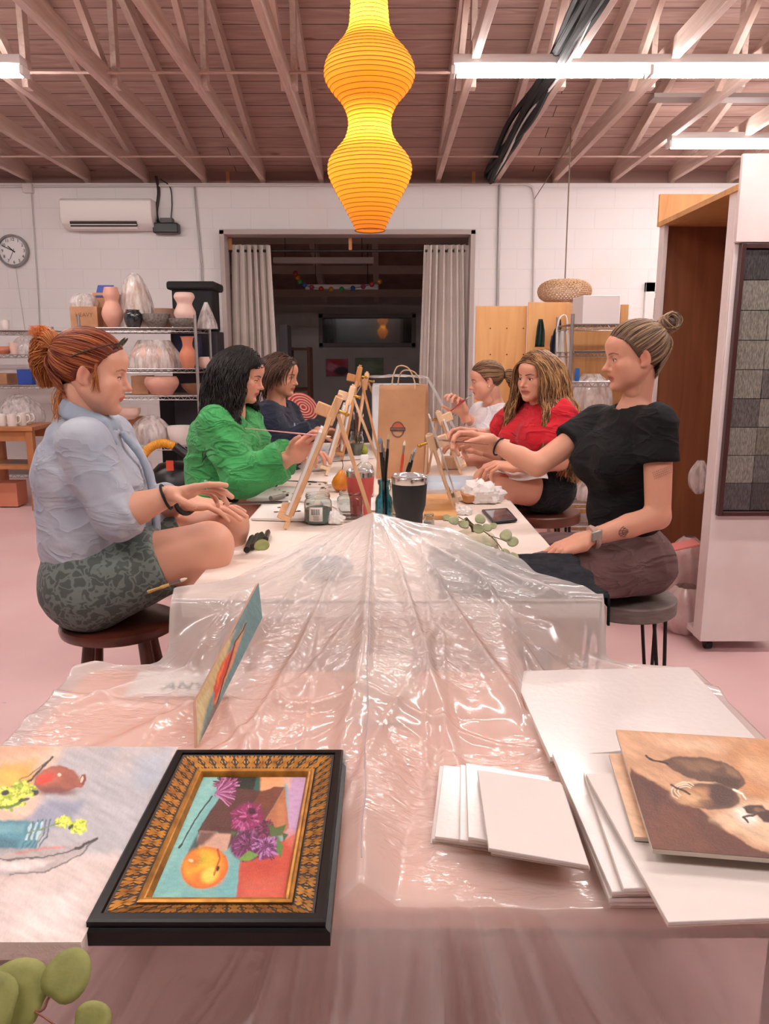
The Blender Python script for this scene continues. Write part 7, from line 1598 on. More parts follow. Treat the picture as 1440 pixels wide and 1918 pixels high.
def pot(name,label,cat,cx,d,ybot,prof_,m,zb=None,grp=None,open_=True,wob=0):
    "prof_: list of (radius px, y px) bottom->top"
    B=P(cx,ybot,d); 
    if zb is not None: B[2]=zb
    zl=CAMZ; k=(d*ct-(B[2]-CAMZ)*st)/F; pr=[(max(.0005,a*k),(ybot-y)*k*1.0) for a,y in prof_]
    fine=[]; q=curve(np.array(pr),len(pr)*4); q[:,0]=np.maximum(q[:,0],.0005); fine=[tuple(v) for v in q]
    th=.007; pr2=[(0.0005,0)]+fine+([(max(.0005,r_-th),z) for r_,z in fine[::-1] if z>th]+[(.0005,th)] if open_ else [(.0005,fine[-1][1])])
    mb=MB(); mb.lathe(pr2,(0,0,0),32,wob=wob); return single(name,mb.xf(t=B),m,label,cat,B,group=grp)
def wrapm():
    m,nt,b=newmat('clear_wrap'); N=nt.nodes;L=nt.links; b.inputs['Base Color'].default_value=lin('#efe6e2'); b.inputs['Roughness'].default_value=.2; b.inputs['Coat Weight'].default_value=.5
    tc=N.new('ShaderNodeTexCoord'); n=N.new('ShaderNodeTexNoise'); n.inputs['Scale'].default_value=14; n.inputs['Detail'].default_value=4; mp=N.new('ShaderNodeMapping'); mp.inputs['Scale'].default_value=(2,2,.5); L.new(tc.outputs['Object'],mp.inputs[0]); L.new(mp.outputs[0],n.inputs['Vector']); bp=N.new('ShaderNodeBump'); bp.inputs['Strength'].default_value=1; bp.inputs['Distance'].default_value=.02; L.new(n.outputs['Fac'],bp.inputs['Height']); L.new(bp.outputs[0],b.inputs['Normal'])
    tr=N.new('ShaderNodeBsdfTransparent'); mx=N.new('ShaderNodeMixShader'); mr=N.new('ShaderNodeMapRange'); mr.inputs['From Min'].default_value=.35; mr.inputs['From Max'].default_value=.65; mr.inputs['To Min'].default_value=.25; mr.inputs['To Max'].default_value=.7; L.new(n.outputs['Fac'],mr.inputs['Value']); L.new(mr.outputs[0],mx.inputs[0]); L.new(b.outputs[0],mx.inputs[1]); L.new(tr.outputs[0],mx.inputs[2]); L.new(mx.outputs[0],N['Material Output'].inputs[0]); M['wrap']=m; return m
wrapm()
def wrap(label,cx,d,ybot,prof_,zb=None,seed=1,name='plastic_wrap',m=None):
    B=P(cx,ybot,d); 
    if zb is not None: B[2]=zb
    k=(d*ct-(B[2]-CAMZ)*st)/F; q=curve(np.array([(a*k,(ybot-y)*k) for a,y in prof_]),18); q[:,0]=np.maximum(q[:,0],.002); mb=MB(); mb.lathe([tuple(v) for v in q],(0,0,0),40); V=mb.v[0]; a=np.arctan2(V[:,1],V[:,0]); f=1+.07*np.sin(a*9+V[:,2]*12+seed)+.05*np.sin(a*15+seed*2)+.05*(n3(V*14,seed)-.5); V[:,:2]*=f[:,None]; return single(name,mb.xf(t=B),m or M['wrap'],label,'plastic wrap',B,angle=180)
card=mat('cardboard','#b98a68',.8,'#a97a58',10)
def cbox(name,label,cat,px0,px1,yt,yb,d,dep,m,zb=None,grp=None,bev=.003,rot=0):
    a=P(px0,yb,d); b_=P(px1,yt,d); zb=a[2] if zb is None else zb; mb=MB(); mb.box(((a[0]+b_[0])/2,d+dep/2,(zb+b_[2])/2),(b_[0]-a[0],dep,b_[2]-zb)); return single(name,mb,m,label,cat,((a[0]+b_[0])/2,d+dep/2,zb),group=grp,bevel=bev)
d0=SD+.12; T0=ZS[0]+.004
o=cbox('cardboard_box','open cardboard box with printed panel on the shelf top, leftmost','box',133,181,574,613,SD+.1,.2,card,T0)
tm=text_mb('HEAVY',.045,lambda V:np.stack([V[:,0]+P(157,585,SD+.1)[0],np.full(len(V),SD+.0985)-V[:,2],V[:,1]+P(157,590,SD+.1)[2]],1),.0003); L_=obj('printing',tm,mat('box_print','#7a4f36',.8),o)
o=cbox('cardboard_box','taller cardboard box with blue flaps behind the pink vase','box',177,212,548,613,SD+.22,.2,card,T0); mb=MB(); q=P(196,545,SD+.25); mb.box(q,(.13,.12,.004),Rx(.9)); obj('flap',mb,mat('blue_flap','#3d4f9a',.6),o)
for k in range(3): obj('printing',text_mb(('THIS SIDE','UP','GLASS')[k],.03,lambda V,k=k:np.stack([V[:,0]+P(196,0,SD+.22)[0],np.full(len(V),SD+.2185)-V[:,2],V[:,1]+P(190,570+k*12,SD+.22)[2]],1),.0003),M['box_print'],o)
wrap('crumpled clear plastic bag on top of the leftmost cardboard box',160,SD+.2,574,[(24,574),(26,566),(20,556),(8,550)],P(160,574,SD+.1)[2]+.002,3)
pot('vase','tall pink double-bulb vase on the shelf top','vase',212,SD+.1,607,[(9,607),(18,590),(19,578),(13,563),(12,558),(15,548),(13,538),(12,534)],clay,T0)
pot('vase','tan vase standing inside the tall plastic cone','vase',256,SD+.25,600,[(16,600),(24,570),(22,540),(14,520),(10,515)],mat('tan_clay','#d6ad8e',.8),T0)
wrap('tall cone of clear plastic wrapped over a vase',256,SD+.25,603,[(38,603),(34,580),(26,545),(15,515),(6,504)],T0,2)
pot('jar','glossy black glazed jar on the shelf top','jar',250,SD+.06,607,[(12,607),(16,595),(16,583),(12,577),(13,575)],glz,T0)
pot('bowl','dark grey speckled bowl on the shelf top','bowl',293,SD+.12,608,[(14,608),(24,595),(26,583)],grey_g,T0)
pot('bowl','tan bowl stacked behind the dark speckled bowl','bowl',306,SD+.3,604,[(14,604),(20,585),(22,568)],mat('tan_glaze','#a78571',.7),T0)
pot('dish','low grey dish under the short pale vase','dish',342,SD+.14,609,[(16,609),(24,600),(26,592)],grey_g,T0)
pot('vase','short pale pink double-bulb vase standing on the grey dish','vase',347,SD+.14,600,[(17,592),(20,580),(15,568),(14,562),(19,552),(17,545),(14,543)],clay_l,T0+.03)
mb=MB(); a=P(312,527,6.75); b_=P(402,620,6.75); 
mb.box(((a[0]+b_[0])/2,6.95,(a[2]+b_[2])/2),(b_[0]-a[0]-.04,.3,a[2]-b_[2])); mb.box(((a[0]+b_[0])/2,6.95,a[2]-.03),(b_[0]-a[0]+.03,.36,.07)); single('black_bag_cover',mb,M['black_matte'],'large black fabric-covered case behind the pale vase','case',((a[0]+b_[0])/2,6.95,b_[2]),bevel=.02)
mb=MB(); x_=(a[0]+b_[0])/2; mb.box((x_,6.95,b_[2]/2-.001),(.4,.3,b_[2]-.002)); single('storage_cabinet',mb,mat('dark_cab','#26242c',.6),'dark cabinet carrying the black case','cabinet',(x_,6.95,0),bevel=.004)
wrap('clear plastic cone over a pot at the right end of the shelf top',388,SD+.35,618,[(18,618),(16,605),(9,585),(3,570)],T0,5)
T1=ZS[1]+.004
pot('bowl','wide pale bowl under plastic on the second shelf','bowl',290,SD+.22,688,[(30,688),(42,665),(30,645)],clay_l,T1)
wrap('clear plastic wrap over the wide bowl on the second shelf',292,SD+.22,691,[(47,691),(43,668),(30,645),(26,640)],T1,7)
pot('vase','terracotta vase with a flared neck on the second shelf','vase',353,SD+.12,686,[(10,686),(16,668),(15,658),(9,645),(11,632),(13,628)],terra,T1)
pot('pot','pale pot wrapped in film at the end of the second shelf','pot',383,SD+.35,684,[(9,684),(12,675),(9,664)],clay_l,T1)
cbox('cardboard_box','brown cardboard box beside the pink bowl on the third shelf','box',247,276,704,741,SD+.2,.2,card,ZS[2]+.004)
cbox('plastic_crate','deep blue crate behind the terracotta vase','crate',330,372,628,690,SD+.42,.1,mat('navy_crate','#20254a',.5),T1)
pot('bowl','rounded pink bowl on the third shelf','bowl',304,SD+.14,739,[(18,739),(30,722),(31,712),(27,705)],clay,ZS[2]+.004)
pot('bowl','brown wide dish at the right end of the third shelf','dish',371,SD+.26,740,[(16,740),(26,730),(31,721)],brn,ZS[2]+.004)
pot('bowl','bright white-pink bowl on the lower shelf behind the green shirt','bowl',339,SD+.12,834,[(15,834),(22,818),(24,800)],clay_w,ZS[3]+.004)
wrap('grey plastic bundled over pottery on the lower shelf',285,SD+.2,836,[(30,836),(34,815),(24,795),(8,784)],ZS[3]+.004,11)
pot('bowl','pink bowl behind the face of the person in denim','bowl',240,SD+.16,785,[(12,785),(22,775),(24,764)],clay_l)
cbox('cardboard_box','brown box under the plastic bundle','box',222,262,782,834,SD+.25,.2,card,ZS[3]+.004)
for k,(cx,yb,col) in enumerate(((235,898,clay),(270,896,clay_w),(340,898,grey_g))): pot('pot','%s pot on the lowest visible shelf'%('pink','white','grey speckled')[k],'pot',cx,SD+.2,yb,[(12,yb),(16,yb-14),(14,yb-28)],col,ZS[4]+.004)
# cloth and bags hanging between shelves
cbox('black_box','tall black box on the floor behind the shelving','box',300,352,735,782,7.2,.2,M['black_matte'],0)
# --- shop vacuum with yellow hose
t=thing('shop_vacuum','black shop vacuum with an arched yellow hose beside the green shirt','vacuum cleaner',tuple(A(P(325,880,5.6)[0],5.6,0)))
q=P(325,900,5.6); mb=MB(); mb.lathe([(.001,.05),(.17,.05),(.19,.1),(.18,.42),(.16,.5),(.10,.56),(.001,.58)],(q[0],5.6,0),28); obj('drum',mb,M['black_plastic'],t)
for sx in(-1,1):
    for sy in(-1,1): mb=MB(); mb.ell((q[0]+sx*.13,5.6+sy*.12,.03),.03); obj('wheel',mb,M['black_matte'],t)
hp=[P(262,880,5.55),P(266,858,5.5),P(282,838,5.5),(P(305,830,5.5)),P(328,836,5.5)]; mb=MB(); c_=curve(hp,60); mb.tube(c_,[.030+.003*(i%2) for i in range(60)],12); obj('hose',mb,mat('yellow_hose','#d9962a',.45),t)
mb=MB(); mb.tube([P(328,836,5.5),P(345,850,5.5),P(358,862,5.5)],[.034,.036,.03],12); obj('nozzle',mb,M['black_plastic'],t)
mb=MB(); mb.box(P(318,872,5.38),(.05,.01,.07)); obj('label_plate',mb,mat('red_label','#c8492a',.5),t); 
# --- left shelf items
e=SB+.12
pot('cup','small white cup at the top left edge','cup',10,e,619,[(6,619),(8,610),(8,600)],clay_w,ZB[0]+.004)
pot('cup','small clay cup on the upper left shelf','cup',27,e,662,[(6,662),(8,650),(9,641)],clay_l,ZB[1]+.004)
wrap('pinkish plastic bag on the upper left shelf',49,e+.1,662,[(20,662),(22,648),(14,634),(5,628)],ZB[1]+.004,4)
pot('bowl','low clay bowl at the left edge, upper shelf','bowl',6,e,664,[(10,664),(16,657),(17,650)],terra,ZB[1]+.004)
cbox('blue_bin','blue plastic bin on the middle left shelf','bin',33,58,692,716,e,.15,mat('blue_bin','#2c4a9e',.4),ZB[2]+.004)
cbox('cardboard_box','brown cardboard box at the left edge, middle shelf','box',-30,12,700,720,e,.25,card,ZB[2]+.004)
wrap('cloudy plastic bag on the lower left shelf',40,e+.1,798,[(38,798),(40,775),(25,752),(8,742)],ZB[3]+.004,6)
wrap('cloudy plastic bag behind the ponytail',84,e+.1,722,[(14,722),(16,705),(8,690)],ZB[2]+.004,8)
# --- small wooden table with mugs
q0=P(-60,800,6.6); q1=P(60,800,6.6); table('side_table','honey wooden side table with mugs at the left edge',q0[0],q1[0],6.6,7.1,q0[2],.035,mat('honey_wood','#b97a4c',.5,'#a5683e',5,stretch=(1,8,1)),M['honey_wood'],inset=.04)
mb=MB(); mb.box(((q0[0]+q1[0])/2,6.85,.38),(q1[0]-q0[0]-.06,.44,.03)); o=obj('lower_shelf',mb,M['honey_wood'],bpy.data.objects['side_table'])
def mug(label,cx,yb,d,zb,m):
    B=P(cx,yb,d); B[2]=zb; t=thing('mug',label,'mug',tuple(B),'white mugs on the side table'); r=.042; h=.105; mb=MB(); mb.lathe([(.0005,0),(r*.95,0),(r,.006),(r,h),(r*.9,h),(r*.88,.01),(.0005,.01)],B,28); obj('body',mb,m,t); mb=MB(); mb.tube(curve([B+A(r*.9,0,h*.85),B+A(r*1.6,0,h*.8),B+A(r*1.7,0,h*.4),B+A(r*.9,0,h*.2)],14),.006,8); obj('handle',mb,m,t)
for k,(cx,yy_) in enumerate(((4,6.72),(24,6.70),(42,6.78),(50,6.9))): mug(('white mug at the left edge of the side table','white mug second from the left on the side table','white mug third along on the side table, slightly behind','white mug farthest back on the side table')[k],cx,799,yy_,q0[2],clay_w)
for k,(a_,b2,yt,yb,mm) in enumerate(((-30,8,872,900,card),(12,50,868,905,mat('grey_box','#8a7f7c',.7)),(-10,30,905,925,terra))): cbox('storage_box','%s box beneath the side table'%('brown','grey','terracotta')[k],'box',a_,b2,yt,yb,6.75,.2,mm,.397 if k<2 else .01)
# ================================================================ plywood screens at the right
pd=5.75; py_b=0
def board(name,label,pxl,pxr,yt,d,th=.02,m=None,cat='plywood panel',d2=None):
    a=P(pxl,yt,d); d2=d if d2 is None else d2; b_=P(pxr,yt,d2); z=P(pxl,yt,d)[2]; n=nrm(np.cross(A(b_[0]-a[0],b_[1]-a[1],0),A(0,0,1)))*th
    lo=[A(a[0],a[1],0),A(b_[0],b_[1],0)]; V=[lo[0],lo[1],lo[1]-n,lo[0]-n]; V=np.array(V+[v+A(0,0,z) for v in V]); mb=MB(); mb.hexa(V); return single(name,mb,m or M['ply'],label,cat,(lo[0]+lo[1])/2,bevel=.002)
b1=board('plywood_sheet','tall plywood panel with screw rows right of the curtain',892,988,573,pd+.35)
mb=MB()
for i in range(3):
    for j in range(5): mb.cyl(P(918+i*31,615+j*49,pd+.35)+A(0,-.003,0),P(918+i*31,615+j*49,pd+.35)+A(0,.004,0),.006,n=8)
o=obj('screw_hole',mb,mat('hole','#5a3a20',.8),b1); o['kind']='stuff'
board('plywood_sheet','plywood panel behind the hanging aprons',990,1066,566,pd+.30)
board('plywood_sheet','edge-on plywood panel beside the aprons',1066,1084,566,pd,d2=pd+.28,m=M['ply_dark'] if 0 else None)
mb=MB(); 
def apron(name,label,px,m,d,strap=None):
    t=thing(name,label,'apron',tuple(P(px[0][0],px[0][1],d)),'aprons on the plywood hooks'); pts=[P(a,b_,d) for a,b_ in px]; n=len(pts)//2; L0=pts[:n]; R0=pts[n:][::-1]; G=np.zeros((n*4,14,3)); l=curve(L0,n*4); r=curve(R0,n*4)
    for i in range(n*4):
        for j in range(14): u=j/13; G[i,j]=l[i]*(1-u)+r[i]*u+A(0,-.02-.018*math.sin(u*14+i*.15),0)
    mb=MB(); mb.grid(G); obj('cloth',mb,m,t,solid=.004,angle=180); 
    if strap: mb=MB(); mb.tube(curve([P(a,b_,d-.03) for a,b_ in strap],16),.006,6); obj('strap',mb,m,t)
wc_=mat('apron_white','#e4ddda',.8)
apron('apron','white canvas apron hanging on the plywood',[(1040,620),(1040,660),(1046,720),(1052,775),(1076,775),(1072,720),(1066,660),(1062,620)],wc_,pd+.02,[(1042,622),(1048,596),(1060,592),(1063,622)])
apron('apron','navy apron hanging behind the white one',[(1032,630),(1028,650),(1030,670),(1044,670),(1050,640),(1048,598)],mat('apron_navy','#262c3c',.8),pd+.10)
apron('apron','dark green and white apron on the left hook',[(1008,598),(1003,620),(1000,650),(1018,650),(1018,620),(1014,598)],mat('apron_green','#22332c',.8),pd+.2)
# ================================================================ wire shelving at the right
RD=5.3; RX0=P(1072,608,RD)[0]; RX1=P(1300,608,RD)[0]; ZR=[P(1200,y,RD)[2] for y in(607,660,716,775,876,945)]+[.15]
shelf_unit('wire_shelving','wire shelving behind the person in black',RX0,RX1,RD,RD+.45,ZR,P(1200,588,RD)[2],'chrome_dull')
g=RD+.08
cbox('white_case','white rectangular case on top of the right shelving','case',1090,1162,553,606,g,.3,mat('white_case','#e6dede',.6),ZR[0]+.004)
cbox('wood_offcut','small upright plywood offcut beside the white case','board',1162,1178,570,606,g+.1,.03,M['ply'],ZR[0]+.004)
cbox('plywood_sheet','large plywood sheet behind the right shelving','plywood panel',1068,1292,612,760,RD+.5,.02,M['ply'],0)
cbox('plywood_sheet','tall plywood sheet leaning at the end of the right shelving','plywood panel',1254,1300,556,606,g+.3,.02,M['ply'],ZR[0]+.004)
cbox('grey_bar','long dark grey bar on the right shelving','bar',1076,1290,657,665,RD-.02,.06,mat('grey_bar','#55545a',.5),ZR[1]+.001)
wrap('grey plastic-wrapped clay bag behind the bun',1242,g+.12,716,[(34,716),(36,705),(24,694)],ZR[2]+.004,9,'wrapped_clay',mat('grey_wrap','#a79c98',.35,'#8b817e',14,bump=.8,bscale=14))
wrap('white plastic-wrapped bundle beside the white apron',1105,g+.12,775,[(36,775),(38,755),(30,725),(14,706)],ZR[3]+.004,12)
wrap('white plastic-wrapped bundle right of the black shirt',1255,g+.12,775,[(40,775),(38,755),(30,735),(10,728)],ZR[3]+.004,13)
pot('bottle','small blue-capped bottle at the left end of the right shelving','bottle',1080,g,716,[(4,716),(5,705),(4,692)],mat('blue_cap','#2f6fc0',.4),ZR[2]+.004)
for k,(cx,rw) in enumerate(((1088,13),(1112,15))):
    for j in range(3): pot('bowl','pinkish bowl, %s, in the %s stack on the right shelving'%(('lowest','middle','top')[j],('left','right')[k]),'bowl',cx,g+.1,876-j*9,[(rw*.5,876-j*9),(rw*.9,869-j*9),(rw,863-j*9)],(clay_l,clay,clay_w)[j],ZR[4]+.004+j*.033,'nested bowls on the right shelving')
wrap('brown-grey plastic bag on the bottom right shelf',1100,g+.1,944,[(22,944),(24,925),(14,908)],ZR[5]+.004,15)
wrap('pink plastic bag beside the black shirt elbow',1268,g+.05,960,[(24,960),(26,935),(12,915)],ZR[5]+.004,16)
# yellow drawer + misc
cbox('yellow_tray','mustard tray on the right shelving under the arm','tray',1075,1112,822,836,g+.05,.2,mat('mustard','#b98a2e',.5),ZR[3]-.22)
# wicker pendant
D=7.0; c=P(1057,546,D); t=thing('wicker_lamp','flattened wicker pendant lamp hanging over the plywood','pendant lamp',tuple(c)); R0=49/1440*(D*.98); h0=R0*.43; mb=MB(); wk=mat('wicker','#c9a27c',.7)
for k in range(15): ph=-1.2+2.4*k/14; r_=R0*math.cos(ph)**.6; mb.tube([c+A(r_*math.cos(a),r_*math.sin(a),h0*math.sin(ph)+.004*math.sin(a*20+k)) for a in np.linspace(0,2*np.pi,49)],.0038,5,cap=False)
for k in range(44):
    for s_ in(-1,1): a0=2*np.pi*k/44; mb.tube([c+A(R0*math.cos(p_)**.6*math.cos(a0+s_*p_*.35),R0*math.cos(p_)**.6*math.sin(a0+s_*p_*.35),h0*math.sin(p_)) for p_ in np.linspace(-1.2,1.2,9)],.0032,4,cap=False)
o=obj('woven_shade',mb,wk,t,angle=180)
mb=MB(); mb.tube([c+A(0,0,h0),P(1063,400,D),A(P(1067,292,D)[0],D,CB+.1)],.006,6); obj('cord',mb,mat('cord_brown','#7a6658',.7),t)
mb=MB(); mb.tube([P(1001,372,WY-.03),A(P(1070,310,D+.1)[0],D+.1,CB+.03)],.004,6); single('cable',mb,M['cord_brown'],'thin wire strung from the conduit bend to the trusses','cable',P(1001,372,WY-.03))
# window on the back wall
r=thing('window_2','x','x',tuple(P(1255,600,WY))); del r['label'],r['category']; struct(r); a=P(1217,538,WY-.02); b_=P(1320,606,WY-.02)
mb=MB(); c=(a+b_)/2
for s_ in(-1,1): mb.box((c[0]+s_*(b_[0]-a[0])/2,WY-.02,c[2]),(.10,.05,a[2]-b_[2]+.1)); mb.box((c[0],WY-.02,c[2]+s_*(a[2]-b_[2])/2),((b_[0]-a[0])+.10,.05,.10))
obj('window_frame',mb,M['white_paint'],r,bevel=.004); mb=MB(); mb.box((c[0],WY-.008,c[2]),(b_[0]-a[0]-.05,.012,a[2]-b_[2]-.05)); obj('pane',mb,M['night_glass'],r); mb=MB(); mb.box((c[0],WY-.03,a[2]-.085),(b_[0]-a[0]-.10,.02,.05)); obj('blind_rail',mb,M['white_plastic'],r)
# ================================================================ white display cabinet at the right
CY=3.33; CY2=4.25; xl=P(1312,1190,CY)[0]; zt_c=P(1385,290,CY)[2]; zl_=P(1340,345,CY)[2]; zb=.055
wp2=mat('cabinet_white','#efe3e0',.5,'#e6d6d3',4); xr_=xl+1.3; zs1=P(1400,455,CY)[2]
t=thing('display_cabinet','tall white rolling cabinet with a plywood interior and black tile panel','cabinet',((xl+xr_)/2,(CY+CY2)/2,0))
mb=MB(); mb.box(((xl+xr_)/2,CY+.01,(zb+zl_)/2),(xr_-xl,.02,zl_-zb)); obj('front_panel',mb,wp2,t,bevel=.002)
xs_=P(1378,400,CY)[0]; mb=MB(); mb.box(((xs_+xr_)/2,CY-.012,(zs1+zt_c)/2),(xr_-xs_,.022,zt_c-zs1)); obj('upper_panel',mb,wp2,t,bevel=.002)
for yv,nm in((CY+.055,0),(CY2-.03,1)):
    mb=MB(); mb.box((xl+.012,yv,(zb+zl_)/2),(.024,.07,zl_-zb)); obj('upright',mb,wp2,t,bevel=.002)
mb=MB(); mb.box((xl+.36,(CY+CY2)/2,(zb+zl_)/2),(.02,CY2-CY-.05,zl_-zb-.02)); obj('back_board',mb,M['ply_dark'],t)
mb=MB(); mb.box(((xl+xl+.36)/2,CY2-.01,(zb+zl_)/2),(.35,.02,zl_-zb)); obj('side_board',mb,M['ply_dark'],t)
mb=MB(); mb.box((xl+.19,(CY+CY2)/2,zb+.015),(.37,CY2-CY-.04,.03)); obj('bottom_board',mb,wp2,t)
mb=MB(); mb.box((xl+.19,(CY+CY2)/2,zl_-.012),(.40,CY2-CY,.024)); obj('top_board',mb,M['ply'],t)
mb=MB(); mb.box((xl+.19,CY2+.01,zl_+.06),(.40,.02,.16)); obj('top_rail',mb,M['ply'],t)
for xx,yy_ in((xl+.06,CY+.06),(xr_-.1,CY+.06),(xl+.06,CY2-.08),(xr_-.1,CY2-.08)):
    mb=MB(); mb.cyl((xx-.014,yy_,.026),(xx+.014,yy_,.026),.026,n=20); mb.box((xx,yy_,.048),(.045,.05,.012)); obj('caster',mb,M['black_plastic'],t)
# tile panel
a=P(1384,456,CY-.02); b_=P(1349,966,CY-.02); x0=P(1366,700,CY-.02)[0]; pz1,pz0=a[2],b_[2]
t=thing('tile_display','framed panel of dark iridescent square tiles on the cabinet front','tile panel',(x0+.35,CY-.02,pz0)); W2=.78
mb=MB(); 
for (c_,s_) in((( x0+.010,0,(pz0+pz1)/2),(.020,.03,pz1-pz0)),((x0+W2-.010,0,(pz0+pz1)/2),(.020,.03,pz1-pz0)),((x0+W2/2,0,pz0+.010),(W2-.04,.03,.020)),((x0+W2/2,0,pz1-.010),(W2-.04,.03,.020))): mb.box(A(*c_)+A(0,CY-.016,0),s_)
obj('frame',mb,mat('dark_red_wood','#3c1a18',.4,coat=.2),t,bevel=.002)
mb=MB(); mb.box((x0+W2/2,CY-.006,(pz0+pz1)/2),(W2-.03,.008,pz1-pz0-.03)); obj('backing',mb,M['black_matte'],t)
tc_=[mat('tile%d'%i,c_,.3,c2_,90,coat=.35,stretch=(3,1,.6),bump=.4,bscale=200) for i,(c_,c2_) in enumerate((('#6b6664','#3e3b3a'),('#8f8a80','#5e5a52'),('#4a4746','#242222'),('#7a7468','#4c483f'),('#5a5658','#333033')))]
nz=9; th_=(pz1-pz0-.045)/nz; rg3=random.Random(5)
for i in range(nz):
    for j in range(6):
        xx=x0+.022+(j+.5)*th_*.99
        if xx+th_/2>x0+W2-.018: continue
        mb=MB(); mb.box((xx,CY-.0135,pz0+.0225+(i+.5)*th_),(th_-.003,.007,th_-.003)); obj('tile',mb,rg3.choice(tc_),t,bevel=.001)
# bags at the cabinet foot
bagm=mat('pink_bag','#e8cfcb',.25,'#dcb6b2',12,bump=.9,bscale=10,coat=.5,alpha=.85)
for lab,px,yb,pr_,d_,x_,sd in(('large clear pink-tinted bag on the cabinet floor board',1285,1090,[(34,1090),(46,1060),(44,1020),(24,985),(10,970)],3.85,None,2),('clear plastic bag spilling under the cabinet side',1280,1190,[(30,1190),(44,1165),(40,1130),(20,1105)],3.62,0,5)):
    wrap(lab,px,d_,yb,pr_,zb+.035 if x_ is None else .005,sd,'plastic_bag',bagm)
wrap('small clear bag hanging inside the cabinet',1308,3.9,915,[(6,925),(16,910),(18,885),(6,862)],None,8,'plastic_bag')
mb=MB(); p=P(1275,1022,3.62); mb.box(p,(.16,.10,.012),Ry(-.2)); single('red_band',mb,mat('coral_strip','#ee8d86',.5),'coral red strip lying on the pink-tinted bag','strip',p,bevel=.004)
# ================================================================ curtains, doorway and the far room
RDp=WY+.10; ra=P(432,470,RDp); rb=P(884,470,RDp); rz=ra[2]; mb=MB(); mb.cyl((ra[0]-.1,RDp,rz),(rb[0]+.06,RDp,rz),.014,n=10)
t=single('curtain_rod',mb,M['dark_steel'],'dark curtain rod across the doorway','curtain rod',(0,RDp,rz))
for px in(432,656,884):
    q=P(px,470,RDp); mb=MB(); mb.box((q[0],RDp,(rz+farz(RDp)-.1)/2),(.035,.02,farz(RDp)-rz-.1)); o=obj('bracket',mb,mat('bracket_pine','#c98a58',.6),t)
cm_=mat('curtain_linen','#e4dad3',.85,'#dacfc8',3,bump=.3,bscale=200)
def curtain_(label,px0,px1,bx0,bx1,nf,seed):
    t=thing('curtain',label,'curtain',tuple(P((px0+px1)/2,470,RDp))); nu=240; nv=40; x0_,x1_=P(px0,470,RDp)[0],P(px1,470,RDp)[0]; zt2=rz+.06; e0,e1=P(bx0,650,RDp)[0],P(bx1,650,RDp)[0]; G=np.zeros((nv,nu,3)); rg=random.Random(seed); ph=[rg.uniform(0,6) for _ in range(6)]
    for i in range(nv):
        v=i/(nv-1); z=zt2*(1-v)+.05*v; k_=min(1,v*1.6)
        for j in range(nu):
            u=j/(nu-1); xa=x0_+(x1_-x0_)*u; xb2=e0+(e1-e0)*u; uu=u+.02*math.sin(u*9+ph[0]); G[i,j]=((xa*(1-k_)+xb2*k_)+.018*math.sin(uu*nf*6.28*2+ph[1]),RDp-.01+(.065+.02*math.sin(u*5+ph[2]))*math.sin(uu*nf*6.28+.3*math.sin(v*3+u*7)*v),z+.012*math.sin(uu*nf*6.28)*(1-min(1,v*8)))
    mb=MB(); mb.grid(G); obj('cloth',mb,cm_,t,solid=.004,angle=180)
    for k in range(int(nf)): xx=x0_+(x1_-x0_)*(k+.5)/nf; mb=MB(); mb.tube([(xx+.0,RDp+.026*math.cos(a),rz+.026*math.sin(a)) for a in np.linspace(0,2*np.pi,17)],.004,6,cap=False); obj('grommet',mb,M['chrome'],t)
curtain_('gathered pale linen curtain at the left side of the doorway',434,508,432,522,6,1)
curtain_('gathered pale linen curtain at the right side of the doorway',797,880,788,888,7,2)
# art, rack, lights in the far room
def fart(label,px0,px1,y0,y1,d,fn,nm='painting'):
    a=P(px0,y0,d); b_=P(px1,y1,d); painting(nm,label,[A(a[0],d,a[2]),A(b_[0],d,a[2]),A(b_[0],d,b_[2]),A(a[0],d,b_[2])],-.02,30,24,fn,mat('art_edge','#3a2c2a',.6),lift=-.0) if 0 else None
    t=thing(nm,label,'painting',((a[0]+b_[0])/2,d,b_[2])); mb=MB(); mb.box(((a[0]+b_[0])/2,d+.015,(a[2]+b_[2])/2),(b_[0]-a[0],.03,a[2]-b_[2])); obj('canvas',mb,mat('art_edge','#3a2c2a',.6),t)
    X=pquad([A(a[0],d-.0015,a[2]),A(b_[0],d-.0015,a[2]),A(b_[0],d-.0015,b_[2]),A(a[0],d-.0015,b_[2])],40,30); U,V=np.meshgrid(np.linspace(0,100,40),np.linspace(0,100,30),indexing='ij'); mb=MB(); mb.grid(X,fn(np.stack([U.ravel(),V.ravel()],1)).c); obj('painted_surface',mb,M['oil_paint'],t,usecol=True,angle=180)
fart('pink and red abstract painting on the far room wall',610,652,672,705,FY-.04,lambda uv:Pt(uv,'#c24a6a',1).ell(30,45,26,24,.3,'#e58aa0',.4).ell(70,70,34,24,0,'#3a1f3c',.3).ell(50,20,30,14,.2,'#d6303a',.4).brush(.2,.05,.6,4,2))
fart('faint green painting on the far room wall',665,718,670,706,FY-.04,lambda uv:Pt(uv,'#7f8a6e',2).ell(50,50,30,30,.3,'#9aa88a',.5).brush(.15,.05,.6,4,2))
FD=12.4
a=P(541,650,FD); b_=P(580,770,FD); t=thing('wooden_rack','tall wooden drying rack standing in the far room','rack',((a[0]+b_[0])/2,FD,0)); rkm=mat('rack_wood','#7a4d36',.6)
for xx in(a[0],b_[0]):
    for dy in(0,.4): mb=MB(); mb.box((xx,FD+dy,a[2]/2),(.05,.05,a[2])); obj('post',mb,rkm,t)
for z in(.3,.8,a[2]-.03): mb=MB(); mb.box(((a[0]+b_[0])/2,FD+.2,z),(b_[0]-a[0],.42,.04)); obj('shelf',mb,rkm,t)
